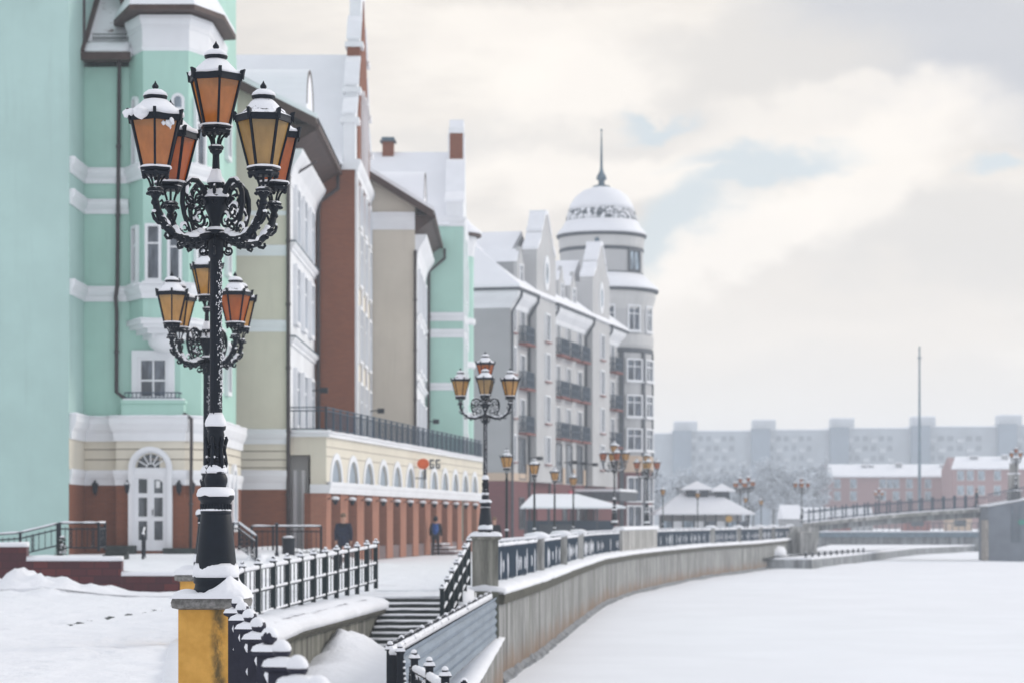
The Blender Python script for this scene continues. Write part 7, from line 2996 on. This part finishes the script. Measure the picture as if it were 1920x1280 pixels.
def bits():
    t = thing('arcade_steps', 'three short snowy steps up to an arcade door', 'steps', (UX(800, 114), 114, 0))
    b = MB('plinth')
    s = MB('snow')
    d = Vector((0.136, 1, 0)).normalized()
    n = Vector((1, -0.136, 0)).normalized()
    c = Vector((-19.17 + 0.136 * 115 + 0.0, 115, 0))
    for i in range(3):
        a = c + n * 0.01
        q = [a - d * 1.2, a + d * 1.2, a + d * 1.2 + n * (1.0 - 0.3 * i), a - d * 1.2 + n * (1.0 - 0.3 * i)]
        b.prism([(p.x, p.y) for p in q], 0.17 * i - (0.1 if i == 0 else 0), 0.17 * (i + 1) - 0.03)
        s.prism([(p.x, p.y) for p in q], 0.17 * (i + 1) - 0.028, 0.17 * (i + 1) + 0.01)
    b.build('steps', t)
    s.build('snow_cover', t)
    t = thing('kerb', 'dark kerb edge showing here and there through the snow', 'kerb', (-6.6, 41, 0))
    b = MB('kerb_stone')
    p0, p1 = Vector((UX(110, 36.8), 36.8, 0)), Vector((UX(335, 45.6), 45.6, 0))
    V, F = [], []
    m = 160
    for i in range(m + 1):
        p = p0.lerp(p1, i / m)
        k = noise.noise(Vector((i * 0.11, 0, 7))) + 0.5 * noise.noise(Vector((i * 0.45, 3, 7)))
        g = ground_z(p.x, p.y)
        z = g + 0.04 * (k - 0.10)
        V += [(p.x - 0.07, p.y + 0.12, g - 0.1), (p.x - 0.05, p.y + 0.08, z), (p.x + 0.05, p.y - 0.08, z), (p.x + 0.07, p.y - 0.12, g - 0.1)]
    for i in range(m):
        for j in range(3):
            F.append((i * 4 + j, (i + 1) * 4 + j, (i + 1) * 4 + j + 1, i * 4 + j + 1))
    b.add(V, F, 'step_dark', False)
    b.build('stone_edge', t)
    for u0, u1, Y, lab in ((448, 512, 70, 'low snowy planter just right of the nearest lamp'), (500, 640, 84, 'low dark walled planter heaped with snow before the arcade')):
        x0, x1 = UX(u0, Y), UX(u1, Y)
        t = thing('planter', lab, 'planter', ((x0 + x1) / 2, Y, 0), 0, 'low planters behind the fence')
        b = MB('plinth')
        b.box(x0, Y, -0.1, x1, Y + 2.2, 0.34)
        b.build('wall', t)
        s = MB('snow')
        V, F = [], []
        for j in range(9):
            for i in range(21):
                a, c = -1 + 2 * i / 20, -1 + 2 * j / 8
                e = max(abs(a), abs(c))
                V.append(((x0 + x1) / 2 + a * (x1 - x0) * 0.51, Y + 1.1 + c * 1.15, 0.33 + 0.24 * (1 - e ** 4) * (1 + 0.6 * noise.noise(Vector((a * 3, c * 2, u0))))))
        for j in range(8):
            for i in range(20):
                F.append((j * 21 + i, j * 21 + i + 1, (j + 1) * 21 + i + 1, (j + 1) * 21 + i))
        s.add(V, F, None, True)
        s.build('snow_cover', t)
    t = thing('light_bollard', 'slim dark post standing beside the litter bin', 'bollard', (UX(519, 76), 76, 0))
    b = MB('iron')
    b.lathe([(0.07, 0), (0.06, 0.1), (0.04, 0.15), (0.04, 0.95), (0.06, 0.97), (0.06, 1.02), (0.02, 1.06)], 8, (UX(519, 76), 76, ground_z(UX(519, 76), 76)))
    b.build('post', t)


bits()


# ------------------------------------------------------------------ people
mk_plain('skin', (0.50, 0.29, 0.21), 0.55, 0.08, 20, 0)
mk_plain('coat_black', (0.012, 0.014, 0.022), 0.85, 0.3, 8, 0.2)
mk_plain('coat_navy', (0.016, 0.022, 0.045), 0.85, 0.3, 8, 0.2)
mk_plain('trousers', (0.014, 0.016, 0.022), 0.85, 0.3, 8, 0.2)
mk_plain('hair_dark', (0.02, 0.015, 0.012), 0.7, 0.3, 30, 0)
mk_plain('hair_fair', (0.20, 0.13, 0.08), 0.7, 0.3, 30, 0)
mk_plain('bag_blue', (0.012, 0.075, 0.30), 0.7, 0.2, 10, 0.2)
mk_plain('eye', (0.01, 0.01, 0.01), 0.2, 0, 10, 0)
mk_plain('lip', (0.35, 0.12, 0.10), 0.5, 0.1, 10, 0)


def skin_mesh(name, verts, edges, radii, root, levels=2):
    me = bpy.data.meshes.new(name)
    me.from_pydata([tuple(v) for v in verts], edges, [])
    o = bpy.data.objects.new(name, me)
    C.objects.link(o)
    mod = o.modifiers.new('skin', 'SKIN')
    mod.use_smooth_shade = True
    for i, r in enumerate(radii):
        sv = me.skin_vertices[0].data[i]
        sv.radius = r if hasattr(r, '__len__') else (r, r)
        sv.use_root = (i == root)
    s2 = o.modifiers.new('sub', 'SUBSURF')
    s2.levels = s2.render_levels = levels
    dg = bpy.context.evaluated_depsgraph_get()
    out = bpy.data.meshes.new_from_object(o.evaluated_get(dg))
    bpy.data.objects.remove(o)
    return out


def person(label, loc, rot, coat, hair, stride=0.25, arms=(0.1, -0.1), bag=None, hood=False, s=1.0):
    t = thing('person', label, 'person', loc, rot, None, False)
    t.scale = (s, s, s)
    # joints of a 1.75 m figure facing local -y
    J = {'pelvis': (0, 0, 0.95), 'waist': (0, 0, 1.10), 'chest': (0, -0.01, 1.30), 'neck': (0, 0.0, 1.47), 'headb': (0, -0.012, 1.56), 'head': (0, -0.005, 1.67)}
    names = list(J)
    V = [Vector(J[n]) for n in names]
    E = [(0, 1), (1, 2), (2, 3), (3, 4), (4, 5)]
    Rr = [(0.155, 0.12), (0.135, 0.105), (0.165, 0.12), (0.056, 0.058), (0.072, 0.085), (0.078, 0.095)]
    hands = []
    for sg, sw, st in ((-1, arms[0], stride), (1, arms[1], -stride)):
        b = len(V)
        hipz = 0.90
        V += [Vector((sg * 0.095, 0, hipz)), Vector((sg * 0.10, -0.5 * st - 0.02, 0.50)), Vector((sg * 0.10, -st * 0.8 + (0.10 if st < 0 else 0.0), 0.09)), Vector((sg * 0.11, -st * 0.8 - 0.14 + (0.10 if st < 0 else 0.0), 0.035))]
        E += [(0, b), (b, b + 1), (b + 1, b + 2), (b + 2, b + 3)]
        Rr += [0.088, 0.060, 0.042, 0.036]
        b = len(V)
        sh = Vector((sg * 0.185, 0, 1.41))
        el = Vector((sg * 0.235, -0.10 * sw + 0.03, 1.13))
        wr = Vector((sg * 0.235, -0.5 * sw - 0.03, 0.89))
        V += [sh, el, wr]
        E += [(2, b), (b, b + 1), (b + 1, b + 2)]
        Rr += [0.060, 0.045, 0.030]
        hands.append((sg, wr, (wr - el).normalized()))
    me = skin_mesh('body', V, E, Rr, 0)
    for m in ('skin', 'trousers'):
        me.materials.append(MATS[m])
    for p in me.polygons:
        z = p.center.z
        p.material_index = 0 if (z > 1.45 or (abs(p.center.x) > 0.19 and z < 0.93)) else 1
        p.use_smooth = True
    # hands: palm, four unequal fingers and a thumb, joined to the same mesh; nose and ears too
    h = MB('skin')
    for sg, wr, d in hands:
        side = Vector((0, -1, 0))
        side = (side - d * side.dot(d)).normalized()
        out_ = d.cross(side).normalized()
        h.tube([wr - d * 0.01, wr + d * 0.04, wr + d * 0.095], [0.024, 0.034, 0.030], 8)
        for k, L in enumerate((0.075, 0.085, 0.080, 0.062)):
            b0 = wr + d * 0.085 + side * (0.027 - 0.018 * k)
            inn = Vector((-sg, 0, 0))
            h.tube([b0, b0 + d * L * 0.45 + inn * 0.006, b0 + d * L * 0.75 + inn * 0.022, b0 + d * L * 0.9 + inn * 0.04], [0.010, 0.0095, 0.009, 0.006], 6)
        b0 = wr + d * 0.03 + side * 0.028
        h.tube([b0, b0 + d * 0.025 + side * 0.022, b0 + d * 0.055 + side * 0.028], [0.013, 0.011, 0.007], 6)
    h.ball((0, -0.098, 1.635), 0.016, None, 8, 6, 0, (0.8, 1.1, 1.5))
    for sg in (-1, 1):
        h.ball((sg * 0.078, 0.005, 1.635), 0.022, None, 8, 6, 0, (0.45, 0.8, 1.3))
    hm = h.mesh('extra')
    bm = bmesh.new()
    bm.from_mesh(me)
    bm.from_mesh(hm)
    bm.to_mesh(me)
    bm.free()
    for p in me.polygons:
        p.use_smooth = True
    body = put('body', me, t)
    f = MB('eye')
    for sg in (-1, 1):
        f.ball((sg * 0.030, -0.086, 1.66), 0.010, None, 8, 6)
    put('eyes', f.mesh('eyes'), t)
    f = MB('lip')
    f.ball((0, -0.088, 1.592), 0.012, None, 8, 5, 0, (1.9, 0.6, 0.5))
    put('mouth', f.mesh('mouth'), t)
    # coat: its own garment over the body
    V = [Vector((0, 0.01, 0.72)), Vector((0, 0, 0.95)), Vector((0, 0, 1.12)), Vector((0, 0, 1.32)), Vector((0, 0.005, 1.45))]
    E = [(0, 1), (1, 2), (2, 3), (3, 4)]
    Rr = [(0.215, 0.165), (0.200, 0.155), (0.19, 0.145), (0.215, 0.150), (0.075, 0.075)]
    for sg, wr, d in hands:
        b = len(V)
        el = Vector((sg * 0.24, V[0].y * 0 + 0.03 - 0.10 * arms[0 if sg < 0 else 1], 1.13))
        V += [Vector((sg * 0.20, 0, 1.39)), el, wr + d * 0.005]
        E += [(3, b), (b, b + 1), (b + 1, b + 2)]
        Rr += [0.082, 0.066, 0.048]
    cm = skin_mesh('coat', V, E, Rr, 1)
    cm.materials.append(MATS[coat])
    put('coat', cm, t)
    hr = MB(hair)
    if hood:
        hr.ball((0, 0.012, 1.665), 0.118, coat, 14, 10, 0, (0.95, 1.05, 1.15))
        put('hood', hr.mesh('hood'), t)
    else:
        hr.ball((0, 0.022, 1.70), 0.094, None, 14, 10, 0.08, (0.95, 1.08, 0.95))
        put('hair', hr.mesh('hair'), t)
    sh = MB('coat_black')
    for sg, st in ((-1, stride), (1, -stride)):
        y = -st * 0.8 + (0.10 if st < 0 else 0.0)
        sh.ball((sg * 0.105, y - 0.07, 0.045), 0.062, None, 10, 6, 0, (0.75, 2.1, 0.72))
    put('shoes', sh.mesh('shoes'), t)
    if bag:
        b = MB(bag)
        b.ball((0, 0.215, 1.20), 0.17, None, 14, 10, 0.05, (0.95, 0.55, 1.45))
        b.ball((0, 0.30, 1.10), 0.11, None, 12, 8, 0.05, (0.95, 0.5, 1.0))
        for sg in (-1, 1):
            b.tube([(sg * 0.11, 0.17, 1.40), (sg * 0.12, 0.02, 1.475), (sg * 0.12, -0.14, 1.36), (sg * 0.13, -0.12, 1.18), (sg * 0.15, 0.1, 1.04)], 0.02, 6)
        bo = put('backpack', b.mesh('backpack'), None)
        bo.location, bo.rotation_euler, bo.scale = t.location, t.rotation_euler, t.scale
        tag(bo, 'bright blue backpack worn by the walker near the arcade steps', 'backpack')
    return t


person('person in a long dark coat walking towards the viewer beside the arcade corner', (UX(644, 80), 80, ground_z(UX(644, 80), 80)), 0.05, 'coat_navy', 'hair_fair', 0.22, (0.15, -0.15), s=1.04)
person('person in dark clothes walking away with a backpack beside the arcade piers', (UX(817, 112), 112, ground_z(UX(817, 112), 112)), PI - 0.1, 'coat_black', 'hair_dark', 0.24, (0.2, -0.2), 'bag_blue', True, s=1.02)
person('person with bare head mostly hidden behind the grey lamp pillar', (UX(927, 100), 100, ground_z(UX(927, 100), 100)), -0.3, 'coat_black', 'hair_fair', 0.15, (0.1, -0.1))
_yb = 227.5
_f = (UX(1842, _yb) - UX(1516, 226)) / (UX(1836, 226) - UX(1516, 226))
person('tiny dark figure crossing the bridge near its right pier', (UX(1841, _yb) - 0.5, _yb, UZ(952, 226) + 0.06), -PI / 2, 'coat_black', 'hair_dark', 0.22, (0.1, -0.1))


# ------------------------------------------------------------------ winter haze
def haze():
    b = MB('haze_air')
    b.box(-720, -62, -3.6, 720, 1610, 42)
    o = tag(b.build('haze'), 'thin winter haze', None, None, 'stuff')
    o.display_type = 'WIRE'


m = bpy.data.materials.new('haze_air')
m.use_nodes = True
m.node_tree.nodes.clear()
_o = m.node_tree.nodes.new('ShaderNodeOutputMaterial')
_v = m.node_tree.nodes.new('ShaderNodeVolumePrincipled')
_v.inputs['Color'].default_value = (0.88, 0.94, 1.0, 1)
_v.inputs['Density'].default_value = 0.00075
_v.inputs['Anisotropy'].default_value = 0.0
m.node_tree.links.new(_v.outputs[0], _o.inputs['Volume'])
MATS['haze_air'] = m
haze()
